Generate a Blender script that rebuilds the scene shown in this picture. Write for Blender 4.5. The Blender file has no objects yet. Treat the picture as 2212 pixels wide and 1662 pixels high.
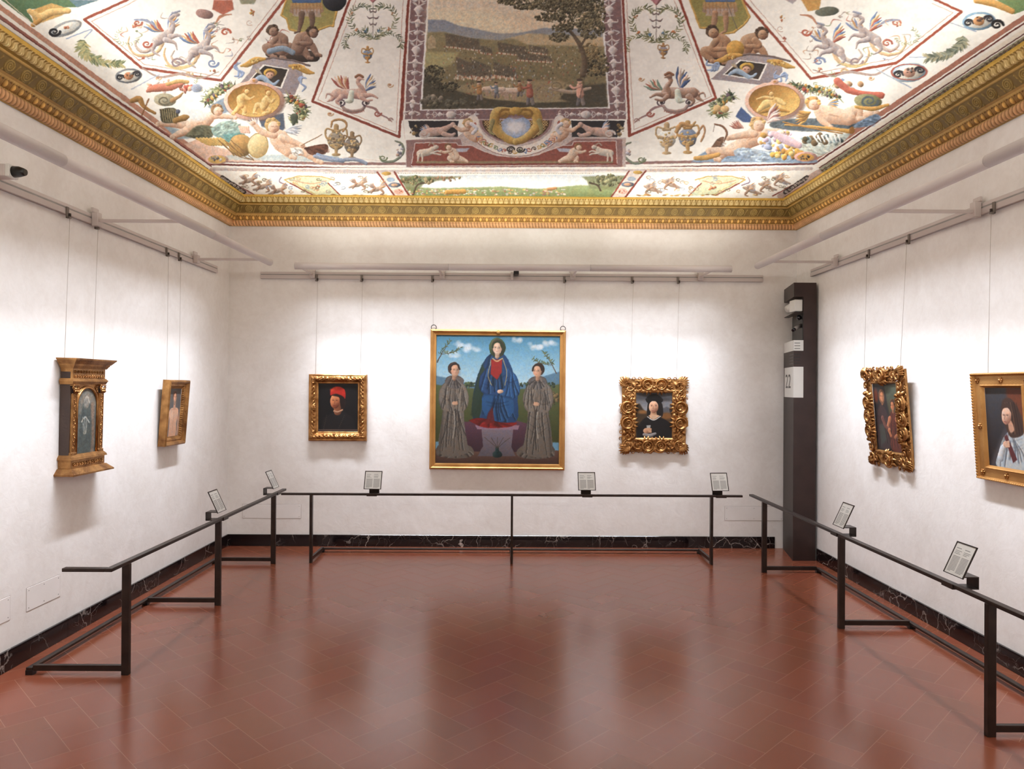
import bpy, math, random
import numpy as np
from mathutils import Vector, Matrix
PI = math.pi
random.seed(7); NR = np.random.RandomState(11)
S = bpy.context.scene; COL = S.collection
# ------------------------------------------------------------------ camera
FPX, EYE = 1560.0, 1.9
yaw, pitch, roll = 9/FPX, 5/FPX, .006
_F = np.array([math.sin(yaw), math.cos(yaw), math.tan(pitch)]); _F /= np.linalg.norm(_F)
_R0 = np.cross(_F, [0, 0, 1]); _R0 /= np.linalg.norm(_R0); _U0 = np.cross(_R0, _F)
_R = _R0*math.cos(roll)+_U0*math.sin(roll); _U = _U0*math.cos(roll)-_R0*math.sin(roll)
_C = np.array([0, 0, EYE])
cd = bpy.data.cameras.new('camera'); cam = bpy.data.objects.new('camera', cd); COL.objects.link(cam)
cd.sensor_width = 36; cd.lens = 36*FPX/2212; cd.clip_start = .05
cam.matrix_world = Matrix(((_R[0], _U[0], -_F[0], 0), (_R[1], _U[1], -_F[1], 0), (_R[2], _U[2], -_F[2], EYE), (0, 0, 0, 1)))
S.camera = cam
S.view_settings.view_transform = 'Standard'; S.view_settings.look = 'None'
S.view_settings.exposure = 0.05; S.view_settings.gamma = 1; S.view_settings.use_curve_mapping = False
w = bpy.data.worlds.new('World'); S.world = w; w.use_nodes = True
w.node_tree.nodes['Background'].inputs[0].default_value = (.9, .9, 1, 1); w.node_tree.nodes['Background'].inputs[1].default_value = .05
# ------------------------------------------------------------------ room measures (metres)
XL, XR, YB, YF, ZC, SAG = -3.31, 3.43, 8.57, -1.8, 4.095, .0115   # SAG: the old ceiling drops a little towards the near end
BX_L, BX_R, BY_B, BZ = -2.55, 2.67, 7.95, 3.215      # light beams
def at(px, py, ax, v):      # survey helper: pixel -> point on an axis plane
    d = _F*FPX+_R*(px-1106)-_U*(py-831)
    return _C+d*(v-_C[ax])/d[ax]
# ------------------------------------------------------------------ lights of the beams, and an unseen ceiling fill
def strip(name, loc, aim, length, energy, color, along, wid=.05, spread=100):
    L = bpy.data.lights.new(name, 'AREA'); L.shape = 'RECTANGLE'; L.size = length; L.size_y = wid
    L.energy = energy; L.color = color; L.spread = math.radians(spread)
    o = bpy.data.objects.new(name, L); COL.objects.link(o)
    z = -Vector(aim).normalized(); x = Vector(along).normalized(); y = z.cross(x)
    o.matrix_world = Matrix(((x.x, y.x, z.x, loc[0]), (x.y, y.y, z.y, loc[1]), (x.z, y.z, z.z, loc[2]), (0, 0, 0, 1)))
    return o
WARM, NEUT = (1, .965, .88), (.865, .91, 1)
DN, LOW, UP = 4.8, 5.3, 7.0          # watts per metre of beam: wide wash, narrow low wash, up light
for bx, s in ((BX_L, -1), (BX_R, 1)):
    for (y0, y1, k) in ((.6, 2.8, 1.0), (2.85, 5.0, 1.0), (5.05, 7.65, 1.0), (-1.3, .2, .6)):
        z = BZ-.047-.011*(7.72-y0)
        strip('beam_down_light', (bx+s*.035, (y0+y1)/2, z), (s*.36, 0, -1), y1-y0, DN*.92*k*(y1-y0), NEUT, (0, 1, 0), spread=112)
        strip('beam_low_light', (bx+s*.02, (y0+y1)/2, z-.004), (s*.40, 0, -1), y1-y0, LOW*.8*k*(y1-y0), NEUT, (0, 1, 0), spread=52)
    strip('beam_or_fill_up_light', (bx, 3.3, BZ+.05), (-s*.75, 0, 1), 8.8, UP*8.0, WARM, (0, 1, 0), spread=160)
strip('beam_down_light', (.05, BY_B+.035, BZ-.045), (0, .30, -1), 4.75, DN*4.75*1.0, NEUT, (1, 0, 0), spread=112)
strip('beam_low_light', (.05, BY_B+.02, BZ-.05), (0, .34, -1), 4.75, LOW*4.5, NEUT, (1, 0, 0), spread=52)
strip('beam_or_fill_up_light', (.05, BY_B, BZ+.05), (0, -.20, 1), 5.0, UP*4.2, WARM, (1, 0, 0), spread=160)
strip('beam_or_fill_up_light', (.05, -1.1, BZ+.05), (0, 1.1, 1), 5.0, UP*9.0, WARM, (1, 0, 0), spread=160)  # unseen strip behind the camera, added as ceiling fill; no beam built here
# ------------------------------------------------------------------ helpers
def lin(c):
    c = np.asarray(c, float)/255.
    return np.where(c <= .04045, c/12.92, ((c+.055)/1.055)**2.4)
def tag(o, label=None, cat=None, group=None, kind=None):
    if label: o['label'] = label
    if cat: o['category'] = cat
    if group: o['group'] = group
    if kind: o['kind'] = kind
    return o
def empty(name, loc, label, cat, group=None, rot=(0, 0, 0)):
    o = bpy.data.objects.new(name, None); COL.objects.link(o); o.location = loc; o.rotation_euler = rot
    o.empty_display_size = .1
    return tag(o, label, cat, group)
class MB:
    def __init__(s): s.v = []; s.f = []; s.sm = []
    def add(s, vs, fs, smooth=False):
        b = len(s.v); s.v += [tuple(map(float, p)) for p in vs]; s.f += [tuple(i+b for i in f) for f in fs]; s.sm += [smooth]*len(fs); return s
    def box(s, a, b, bev=0.0):
        x0, y0, z0 = [min(p, q) for p, q in zip(a, b)]; x1, y1, z1 = [max(p, q) for p, q in zip(a, b)]
        if bev <= 0:
            vs = [(x0,y0,z0),(x1,y0,z0),(x1,y1,z0),(x0,y1,z0),(x0,y0,z1),(x1,y0,z1),(x1,y1,z1),(x0,y1,z1)]
            return s.add(vs, [(0,3,2,1),(4,5,6,7),(0,1,5,4),(1,2,6,5),(2,3,7,6),(3,0,4,7)])
        e = bev; vs = []; idx = {}
        for ix in (0, 1):
            for iy in (0, 1):
                for iz in (0, 1):
                    c = ((x0, x1)[ix], (y0, y1)[iy], (z0, z1)[iz]); d = (e*(1-2*ix), e*(1-2*iy), e*(1-2*iz))
                    for ax in range(3):
                        p = [c[k]+(0 if k == ax else d[k]) for k in range(3)]
                        idx[(ix, iy, iz, ax)] = len(vs); vs.append(p)
        fs = []
        cen = ((x0+x1)/2, (y0+y1)/2, (z0+z1)/2)
        def q(ids):
            P = [Vector(vs[i]) for i in ids]; n = (P[1]-P[0]).cross(P[2]-P[0]); m = sum(P, Vector())/len(P)-Vector(cen)
            fs.append(tuple(ids) if n.dot(m) > 0 else tuple(reversed(ids)))
        for ax in range(3):
            o = [k for k in range(3) if k != ax]
            for v in (0, 1):
                ids = []
                for (a_, b_) in ((0, 0), (1, 0), (1, 1), (0, 1)):
                    t = [0]*3; t[ax] = v; t[o[0]] = a_; t[o[1]] = b_; ids.append(idx[(*t, ax)])
                q(ids)
            for a_ in (0, 1):
                for b_ in (0, 1):
                    t0 = [0]*3; t0[o[0]] = a_; t0[o[1]] = b_; t1 = list(t0); t1[ax] = 1
                    q([idx[(*t0, o[0])], idx[(*t0, o[1])], idx[(*t1, o[1])], idx[(*t1, o[0])]])
        for ix in (0, 1):
            for iy in (0, 1):
                for iz in (0, 1): q([idx[(ix, iy, iz, k)] for k in range(3)])
        return s.add(vs, fs)
    def obox(s, c, half, X, Y, Z):
        c, X, Y, Z = map(lambda t: np.array(t, float), (c, X, Y, Z)); a, b, d = half
        vs = [c+X*a*i+Y*b*j+Z*d*k for k in (-1, 1) for (i, j) in ((-1,-1),(1,-1),(1,1),(-1,1))]
        return s.add(vs, [(0,3,2,1),(4,5,6,7),(0,1,5,4),(1,2,6,5),(2,3,7,6),(3,0,4,7)])
    def tube(s, pts, r, n=8, caps=True, flat=None):
        P = np.array(pts, float); m = len(P); rr = np.full(m, r, float) if np.isscalar(r) else np.array(r, float)
        T = np.gradient(P, axis=0); T /= np.maximum(np.linalg.norm(T, axis=1), 1e-9)[:, None]
        up = np.array([0, 0, 1.]) if abs(T[0][2]) < .9 else np.array([1., 0, 0])
        vs = []; N = np.cross(T[0], up); N /= np.linalg.norm(N)
        for i in range(m):
            N = N-T[i]*(N@T[i]); N /= max(np.linalg.norm(N), 1e-9); B = np.cross(T[i], N)
            for k in range(n):
                a = 2*PI*k/n; vs.append(P[i]+rr[i]*(math.cos(a)*N+math.sin(a)*B))
        fs = [(i*n+k, i*n+(k+1) % n, (i+1)*n+(k+1) % n, (i+1)*n+k) for i in range(m-1) for k in range(n)]
        s.add(vs, fs, True)
        if caps:
            b = len(s.v)-len(vs); s.f += [tuple(b+k for k in reversed(range(n))), tuple(b+(m-1)*n+k for k in range(n))]; s.sm += [False]*2
        return s
    def ball(s, c, r, n=10, m=6, sc=(1, 1, 1)):
        vs = [(c[0], c[1], c[2]-r*sc[2])]
        for j in range(1, m):
            t = PI*j/m
            for k in range(n): a = 2*PI*k/n; vs.append((c[0]+r*sc[0]*math.sin(t)*math.cos(a), c[1]+r*sc[1]*math.sin(t)*math.sin(a), c[2]-r*sc[2]*math.cos(t)))
        vs.append((c[0], c[1], c[2]+r*sc[2])); fs = []
        for k in range(n):
            fs.append((0, 1+(k+1) % n, 1+k)); e = len(vs)-1; b = 1+(m-2)*n; fs.append((e, b+k, b+(k+1) % n))
            for j in range(m-2): fs.append((1+j*n+k, 1+j*n+(k+1) % n, 1+(j+1)*n+(k+1) % n, 1+(j+1)*n+k))
        return s.add(vs, fs, True)
    def grid(s, P, smooth=True, flip=False):     # P: (n,m,3)
        n, m = P.shape[:2]; fs = []
        for i in range(n-1):
            for j in range(m-1):
                q = (i*m+j, i*m+j+1, (i+1)*m+j+1, (i+1)*m+j); fs.append(q[::-1] if flip else q)
        return s.add(P.reshape(-1, 3), fs, smooth)
    def prism(s, poly, z0, z1):
        n = len(poly); ar = sum(poly[i][0]*poly[(i+1) % n][1]-poly[(i+1) % n][0]*poly[i][1] for i in range(n))
        if ar < 0: poly = poly[::-1]
        vs = [(x, y, z0) for x, y in poly]+[(x, y, z1) for x, y in poly]
        return s.add(vs, [tuple(reversed(range(n))), tuple(range(n, 2*n))]+[(i, (i+1) % n, (i+1) % n+n, i+n) for i in range(n)])
    def build(s, name, mat, parent=None, loc=None, rot=None):
        me = bpy.data.meshes.new(name); me.from_pydata(s.v, [], s.f)
        if any(s.sm): me.polygons.foreach_set('use_smooth', s.sm)
        me.materials.append(mat); me.update()
        o = bpy.data.objects.new(name, me); COL.objects.link(o)
        if parent: o.parent = parent
        if loc is not None: o.location = loc
        if rot is not None: o.rotation_euler = rot
        return o
def fastgrid(name, P, mat, parent=None, col=None, flip=False, smooth=True, mask=None):
    """numpy grid -> mesh, with an optional point colour attribute (linear rgb)"""
    n, m = P.shape[:2]; idx = np.arange(n*m).reshape(n, m)
    q = np.stack([idx[:-1, :-1], idx[:-1, 1:], idx[1:, 1:], idx[1:, :-1]], -1).reshape(-1, 4)
    if mask is not None: q = q[mask.reshape(-1)]
    if flip: q = q[:, ::-1]
    me = bpy.data.meshes.new(name); me.vertices.add(n*m); me.vertices.foreach_set('co', np.ascontiguousarray(P, np.float32).ravel())
    k = len(q); me.loops.add(k*4); me.loops.foreach_set('vertex_index', np.ascontiguousarray(q, np.int32).ravel())
    me.polygons.add(k); me.polygons.foreach_set('loop_start', np.arange(0, k*4, 4, dtype=np.int32))
    me.polygons.foreach_set('use_smooth', np.full(k, smooth))
    if col is not None:
        a = me.color_attributes.new('col', 'FLOAT_COLOR', 'POINT'); c4 = np.ones((n*m, 4), np.float32); c4[:, :3] = col.reshape(-1, 3); a.data.foreach_set('color', c4.ravel())
    me.update(calc_edges=True); me.materials.append(mat)
    o = bpy.data.objects.new(name, me); COL.objects.link(o)
    if parent: o.parent = parent
    return o
# ------------------------------------------------------------------ materials
def new_mat(name):
    m = bpy.data.materials.new(name); m.use_nodes = True
    return m, m.node_tree, m.node_tree.nodes['Principled BSDF']
def rgb(c): l = lin(c); return (float(l[0]), float(l[1]), float(l[2]), 1)
def mat(name, c, rough=.5, metal=0., c2=None, ns=8., bump=0., bs=60., spec=.5, coat=0.):
    m, t, b = new_mat(name); b.inputs['Roughness'].default_value = rough; b.inputs['Metallic'].default_value = metal
    b.inputs['Specular IOR Level'].default_value = spec; b.inputs['Coat Weight'].default_value = coat
    tc = t.nodes.new('ShaderNodeTexCoord')
    n = t.nodes.new('ShaderNodeTexNoise'); n.inputs['Scale'].default_value = ns; n.inputs['Detail'].default_value = 6; t.links.new(tc.outputs['Object'], n.inputs['Vector'])
    r = t.nodes.new('ShaderNodeValToRGB'); r.color_ramp.elements[0].position = .3; r.color_ramp.elements[1].position = .7
    r.color_ramp.elements[0].color = rgb(c2 if c2 is not None else [x*.9 for x in c]); r.color_ramp.elements[1].color = rgb(c)
    t.links.new(n.outputs['Fac'], r.inputs['Fac']); t.links.new(r.outputs['Color'], b.inputs['Base Color'])
    if bump:
        n2 = t.nodes.new('ShaderNodeTexNoise'); n2.inputs['Scale'].default_value = bs; n2.inputs['Detail'].default_value = 4; t.links.new(tc.outputs['Object'], n2.inputs['Vector'])
        bp = t.nodes.new('ShaderNodeBump'); bp.inputs['Strength'].default_value = bump; bp.inputs['Distance'].default_value = .01
        t.links.new(n2.outputs['Fac'], bp.inputs['Height']); t.links.new(bp.outputs['Normal'], b.inputs['Normal'])
    return m
def vmat(name, rough=.7, metal=0., spec=.3, mottle=.08, ns=25., bump=0., coat=0., bs=80., metal_attr=False):
    """material whose colour comes from the painted 'col' attribute, times a little plaster mottling"""
    m, t, b = new_mat(name); b.inputs['Roughness'].default_value = rough; b.inputs['Metallic'].default_value = metal
    b.inputs['Specular IOR Level'].default_value = spec; b.inputs['Coat Weight'].default_value = coat; b.inputs['Coat Roughness'].default_value = .15
    a = t.nodes.new('ShaderNodeAttribute'); a.attribute_name = 'col'
    tc = t.nodes.new('ShaderNodeTexCoord'); n = t.nodes.new('ShaderNodeTexNoise'); n.inputs['Scale'].default_value = ns; n.inputs['Detail'].default_value = 8; n.inputs['Roughness'].default_value = .65
    t.links.new(tc.outputs['Object'], n.inputs['Vector'])
    mr = t.nodes.new('ShaderNodeMapRange'); mr.inputs[1].default_value = .25; mr.inputs[2].default_value = .75; mr.inputs[3].default_value = 1-mottle; mr.inputs[4].default_value = 1+mottle
    t.links.new(n.outputs['Fac'], mr.inputs[0])
    x = t.nodes.new('ShaderNodeVectorMath'); x.operation = 'SCALE'; t.links.new(a.outputs['Color'], x.inputs[0]); t.links.new(mr.outputs[0], x.inputs['Scale'])
    t.links.new(x.outputs[0], b.inputs['Base Color'])
    if bump:
        n2 = t.nodes.new('ShaderNodeTexNoise'); n2.inputs['Scale'].default_value = bs; n2.inputs['Detail'].default_value = 5; t.links.new(tc.outputs['Object'], n2.inputs['Vector'])
        bp = t.nodes.new('ShaderNodeBump'); bp.inputs['Strength'].default_value = bump; bp.inputs['Distance'].default_value = .01
        t.links.new(n2.outputs['Fac'], bp.inputs['Height']); t.links.new(bp.outputs['Normal'], b.inputs['Normal'])
    return m
def wall_mat():
    m, t, b = new_mat('wall_plaster'); b.inputs['Roughness'].default_value = .75; b.inputs['Specular IOR Level'].default_value = .25
    tc = t.nodes.new('ShaderNodeTexCoord')
    def N(s, d, dist=0.):
        n = t.nodes.new('ShaderNodeTexNoise'); n.inputs['Scale'].default_value = s; n.inputs['Detail'].default_value = d; n.inputs['Distortion'].default_value = dist; n.inputs['Roughness'].default_value = .6
        t.links.new(tc.outputs['Object'], n.inputs['Vector']); return n
    n1 = N(1.6, 9, .6); n2 = N(14, 6, 1.0)
    r = t.nodes.new('ShaderNodeValToRGB'); e = r.color_ramp.elements; e[0].position = .32; e[0].color = rgb((230, 226, 222)); e[1].position = .66; e[1].color = rgb((242, 240, 238))
    t.links.new(n1.outputs['Fac'], r.inputs['Fac'])
    mx = t.nodes.new('ShaderNodeMix'); mx.data_type = 'RGBA'; mx.blend_type = 'MULTIPLY'; mx.inputs[0].default_value = 1
    r2 = t.nodes.new('ShaderNodeValToRGB'); e = r2.color_ramp.elements; e[0].position = .3; e[0].color = (.955, .945, .94, 1); e[1].position = .6; e[1].color = (1, 1, 1, 1)
    t.links.new(n2.outputs['Fac'], r2.inputs['Fac']); t.links.new(r.outputs['Color'], mx.inputs['A']); t.links.new(r2.outputs['Color'], mx.inputs['B']); t.links.new(mx.outputs['Result'], b.inputs['Base Color'])
    n3 = N(9, 8, .8); bp = t.nodes.new('ShaderNodeBump'); bp.inputs['Strength'].default_value = .13; bp.inputs['Distance'].default_value = .02
    t.links.new(n3.outputs['Fac'], bp.inputs['Height']); t.links.new(bp.outputs['Normal'], b.inputs['Normal'])
    return m
def marble_mat():
    m, t, b = new_mat('black_marble'); b.inputs['Roughness'].default_value = .12; b.inputs['Specular IOR Level'].default_value = .5
    tc = t.nodes.new('ShaderNodeTexCoord')
    nz = t.nodes.new('ShaderNodeTexNoise'); nz.inputs['Scale'].default_value = 2.5; nz.inputs['Detail'].default_value = 5; t.links.new(tc.outputs['Object'], nz.inputs['Vector'])
    mx = t.nodes.new('ShaderNodeVectorMath'); mx.operation = 'MULTIPLY_ADD'; mx.inputs[1].default_value = (.55, .55, .55); t.links.new(nz.outputs['Color'], mx.inputs[0]); t.links.new(tc.outputs['Object'], mx.inputs[2])
    out = None
    for sc, th, am in ((3.2, .016, 1.0), (7.0, .012, .45)):
        v = t.nodes.new('ShaderNodeTexVoronoi'); v.feature = 'DISTANCE_TO_EDGE'; v.inputs['Scale'].default_value = sc; t.links.new(mx.outputs[0], v.inputs['Vector'])
        r = t.nodes.new('ShaderNodeMapRange'); r.inputs[1].default_value = 0; r.inputs[2].default_value = th; r.inputs[3].default_value = am; r.inputs[4].default_value = 0; t.links.new(v.outputs['Distance'], r.inputs[0])
        if out is None: out = r.outputs[0]
        else:
            a = t.nodes.new('ShaderNodeMath'); a.operation = 'MAXIMUM'; t.links.new(out, a.inputs[0]); t.links.new(r.outputs[0], a.inputs[1]); out = a.outputs[0]
    n4 = t.nodes.new('ShaderNodeTexNoise'); n4.inputs['Scale'].default_value = 2.2; n4.inputs['Detail'].default_value = 3; t.links.new(tc.outputs['Object'], n4.inputs['Vector'])
    r4 = t.nodes.new('ShaderNodeMapRange'); r4.inputs[1].default_value = .42; r4.inputs[2].default_value = .68; t.links.new(n4.outputs['Fac'], r4.inputs[0])
    ml = t.nodes.new('ShaderNodeMath'); ml.operation = 'MULTIPLY'; t.links.new(out, ml.inputs[0]); t.links.new(r4.outputs[0], ml.inputs[1])
    c = t.nodes.new('ShaderNodeValToRGB'); c.color_ramp.elements[0].color = rgb((22, 16, 18)); c.color_ramp.elements[1].color = rgb((200, 190, 182)); t.links.new(ml.outputs[0], c.inputs['Fac']); t.links.new(c.outputs['Color'], b.inputs['Base Color'])
    return m
def floor_mat():
    return vmat('terracotta_tiles', rough=.22, spec=.8, mottle=.04, ns=1.5)
M = dict(
    wall=wall_mat(), marble=marble_mat(), floor=floor_mat(),
    ceiling=vmat('ceiling_fresco', .85, spec=.15, mottle=.05, ns=9., bump=.12, bs=14.),
    paint=vmat('oil_painting', .45, spec=.35, mottle=.06, ns=60.),
    cornice=vmat('gilded_cornice', .5, metal=.15, spec=.35, mottle=.22, ns=11.),
    gold=mat('gold_leaf', (200, 150, 94), .29, .85, c2=(132, 86, 44), ns=14., bump=.25, bs=90.),
    gold_dark=mat('antique_gold', (190, 142, 86), .36, .75, c2=(116, 76, 42), ns=10., bump=.3, bs=70.),
    gold_pale=mat('worn_gold', (204, 156, 94), .38, .65, c2=(174, 124, 68), ns=5., bump=.04, bs=120.),
    brown_wood=mat('frame_side_wood', (74, 56, 46), .6, 0, c2=(58, 44, 38), ns=6., bump=.2),
    metal=mat('bronze_metal', (62, 50, 44), .38, .6, c2=(46, 37, 33), ns=12.),
    dark=mat('dark_brown_panel', (66, 50, 47), .42, .3, c2=(52, 40, 38), ns=5.),
    dark_face=mat('dark_grey_panel', (70, 62, 58), .5, .2, c2=(58, 50, 48), ns=5.),
    white=mat('white_enamel', (206, 197, 194), .45, 0, c2=(200, 190, 187), ns=3.),
    paper=mat('label_paper', (222, 222, 218), .5, 0, c2=(214, 214, 210), ns=5.),
    ink=mat('label_print', (132, 132, 132), .6),
    steel=mat('grey_steel', (128, 120, 114), .5, .2, c2=(112, 104, 98), ns=12.),
    slot=mat('rail_slot_grey', (160, 158, 156), .5, .0),
    cable=mat('steel_cable', (196, 186, 178), .6, .0),
    black=mat('black_plastic', (20, 19, 20), .3),
    glass=mat('lens_glass', (18, 20, 26), .05),
    hatch=mat('painted_hatch', (238, 235, 233), .75, 0, c2=(232, 229, 226), ns=5.),
    gap=mat('hatch_gap', (186, 174, 170), .8),
    iron=mat('iron_ring', (66, 58, 54), .5, .6),
)
# ------------------------------------------------------------------ shell
def struct(o): o['kind'] = 'structure'; return o
def wall(name, a, b): return struct(MB().box(a, b).build(name, M['wall']))
T = .12
wall('wall_left', (XL-T, YF-T, 0), (XL, YB+T, ZC+.05)); wall('wall_right', (XR, YF-T, 0), (XR+T, YB+T, ZC+.05))
wall('wall_back', (XL, YB, 0), (XR, YB+T, ZC+.05)); wall('wall_front', (XL, YF-T, 0), (XR, YF, ZC+.05))
# herringbone floor: every tile its own quad inside the one floor mesh
def clip(poly, ax, v, keep_less):
    out = []
    for i in range(len(poly)):
        p, q = poly[i], poly[(i+1) % len(poly)]; ip = (p[ax] <= v) == keep_less; iq = (q[ax] <= v) == keep_less
        if ip: out.append(p)
        if ip != iq:
            t = (v-p[ax])/(q[ax]-p[ax]); out.append((p[0]+t*(q[0]-p[0]), p[1]+t*(q[1]-p[1])))
    return out
def build_floor():
    W = .182; g = .0016; e1 = np.array([.7071, .7071]); e2 = np.array([-.7071, .7071]); O = np.array([-.192, 4.013])
    vs = [(XL, YF, -.0003), (XR, YF, -.0003), (XR, YB, -.0003), (XL, YB, -.0003)]; fs = [(0, 1, 2, 3)]; cols = [lin((160, 112, 90))]
    rn = random.Random(3)
    for i in range(-60, 60):
        for j in range(-60, 60):
            k = (i-j) % 4
            if k == 0: a, b, c, d = i, j, i+2, j+1
            elif k == 3: a, b, c, d = i, j, i+1, j+2
            else: continue
            q = [O+e1*(x*W)+e2*(y*W) for x, y in ((a+g/W, b+g/W), (c-g/W, b+g/W), (c-g/W, d-g/W), (a+g/W, d-g/W))]
            q = [tuple(p) for p in q]
            for ax, v, kl in ((0, XR-.001, True), (0, XL+.001, False), (1, YB-.001, True), (1, YF+.001, False)):
                if q: q = clip(q, ax, v, kl)
            if len(q) < 3: continue
            n = len(vs); vs += [(x, y, 0) for x, y in q]; fs.append(tuple(range(n, n+len(q))))
            s = 1+rn.uniform(-.035, .035); cols.append(lin(np.clip(np.array((128+rn.uniform(-2, 2), 71+rn.uniform(-2, 2), 50))*s, 0, 255)))
    me = bpy.data.meshes.new('floor'); me.from_pydata(vs, [], fs)
    a = me.color_attributes.new('col', 'FLOAT_COLOR', 'CORNER'); c4 = []
    for f, c in zip(fs, cols): c4 += [(*c, 1)]*len(f)
    a.data.foreach_set('color', np.array(c4, np.float32).ravel()); me.materials.append(M['floor'])
    o = bpy.data.objects.new('floor', me); COL.objects.link(o); struct(o)
build_floor()
# baseboards, in slabs with fine joints
def baseboard(name, a, b, h=.137, th=.018, inward=(0, -1)):
    mb = MB(); a = np.array(a, float); b = np.array(b, float); L = np.linalg.norm(b-a); u = (b-a)/L; n = np.array(inward, float); k = max(1, int(L/.95))
    for i in range(k):
        p = a+u*(L*i/k+.0012); q = a+u*(L*(i+1)/k-.0012); r = q+n*th
        mb.box((p[0], p[1], 0), (r[0], r[1], h), .002)
    return struct(mb.build(name, M['marble']))
baseboard('baseboard_back', (XL, YB), (3.18, YB)); baseboard('baseboard_left', (XL, YF), (XL, YB-.019), inward=(1, 0)); baseboard('baseboard_right', (XR, YF), (XR, 7.95), inward=(-1, 0))
# ------------------------------------------------------------------ cornice (carved, gilded): profile swept along each wall, ornament displaced
def sstep(x, a, b): t = np.clip((x-a)/(b-a), 0, 1); return t*t*(3-2*t)
CRS = [  # name, (p,z) start, (p,z) end, rows
    ('fillet', (.004, 3.783), (.018, 3.786), 2), ('rib', (.018, 3.786), (.058, 3.838), 12), ('fillet', (.064, 3.840), (.066, 3.845), 2),
    ('egg', (.064, 3.846), (.098, 3.888), 11), ('fillet', (.108, 3.890), (.110, 3.902), 2), ('plain', (.112, 3.904), (.128, 3.912), 2),
    ('scroll', (.130, 3.914), (.176, 3.996), 16), ('fillet', (.188, 4.0), (.196, 4.008), 3), ('dark', (.186, 4.010), (.206, 4.022), 3),
    ('leaf', (.208, 4.024), (.262, 4.068), 14), ('fillet2', (.270, 4.070), (.274, 4.092), 3)]
def cornice_rows():
    p, z, kind, t = [], [], [], []
    for nm, a, b, n in CRS:
        for i in range(n):
            u = i/(n-1); bulge = 0.
            if nm == 'leaf': bulge = .010*math.sin(2*PI*u)
            if nm == 'egg': bulge = .006*math.sin(PI*u)
            if nm == 'rib': bulge = .010*math.sin(PI*u)
            p.append(a[0]+(b[0]-a[0])*u+bulge*.7); z.append(a[1]+(b[1]-a[1])*u-bulge*.7); kind.append(nm); t.append(u)
    return np.array(p), np.array(z), np.array(kind), np.array(t)
def ornament(kind, s, t, rs):
    """height (m) and colour of the carving at run s (m), height t (0..1 up the band)"""
    h = np.zeros_like(s); c = np.empty(s.shape+(3,)); 
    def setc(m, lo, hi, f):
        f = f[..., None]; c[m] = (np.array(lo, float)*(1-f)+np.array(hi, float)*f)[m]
    base = {'rib': (178, 128, 76), 'egg': (190, 140, 58), 'scroll': (150, 122, 48), 'leaf': (190, 156, 70), 'plain': (150, 118, 66), 'fillet': (164, 132, 74), 'fillet2': (172, 138, 62), 'dark': (112, 86, 32)}
    for k in base:
        m = kind == k
        if not m.any(): continue
        M2 = np.broadcast_to(m, s.shape)
        z1 = np.zeros_like(s)
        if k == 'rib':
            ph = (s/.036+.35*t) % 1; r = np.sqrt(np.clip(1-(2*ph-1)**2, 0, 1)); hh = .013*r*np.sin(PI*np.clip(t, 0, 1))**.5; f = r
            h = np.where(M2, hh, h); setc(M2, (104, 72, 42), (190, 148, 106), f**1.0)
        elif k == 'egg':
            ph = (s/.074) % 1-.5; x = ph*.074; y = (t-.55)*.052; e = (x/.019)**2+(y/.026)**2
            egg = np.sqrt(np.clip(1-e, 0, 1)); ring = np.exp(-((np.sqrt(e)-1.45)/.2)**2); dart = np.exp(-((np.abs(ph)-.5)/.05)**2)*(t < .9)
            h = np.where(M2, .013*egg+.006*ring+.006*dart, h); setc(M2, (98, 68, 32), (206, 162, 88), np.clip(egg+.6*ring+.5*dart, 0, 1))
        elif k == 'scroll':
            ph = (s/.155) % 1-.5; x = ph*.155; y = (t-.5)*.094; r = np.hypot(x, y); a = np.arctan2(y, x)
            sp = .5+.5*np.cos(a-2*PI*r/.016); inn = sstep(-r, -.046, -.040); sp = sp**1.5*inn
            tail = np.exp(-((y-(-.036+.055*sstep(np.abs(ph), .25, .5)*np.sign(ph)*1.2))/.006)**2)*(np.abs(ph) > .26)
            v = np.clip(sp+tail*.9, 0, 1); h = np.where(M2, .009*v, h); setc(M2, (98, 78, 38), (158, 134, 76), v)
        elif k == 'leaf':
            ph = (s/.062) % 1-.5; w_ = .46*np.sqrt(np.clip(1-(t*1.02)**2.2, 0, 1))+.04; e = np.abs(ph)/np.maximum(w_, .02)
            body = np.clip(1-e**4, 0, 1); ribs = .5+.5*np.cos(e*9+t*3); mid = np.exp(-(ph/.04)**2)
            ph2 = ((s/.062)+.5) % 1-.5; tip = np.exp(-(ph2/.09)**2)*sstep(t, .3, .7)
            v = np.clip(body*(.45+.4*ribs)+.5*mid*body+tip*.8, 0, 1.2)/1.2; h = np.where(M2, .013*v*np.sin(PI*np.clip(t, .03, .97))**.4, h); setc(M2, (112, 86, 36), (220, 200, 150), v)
        else:
            setc(M2, base[k], base[k], z1)
    return h, c
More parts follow.
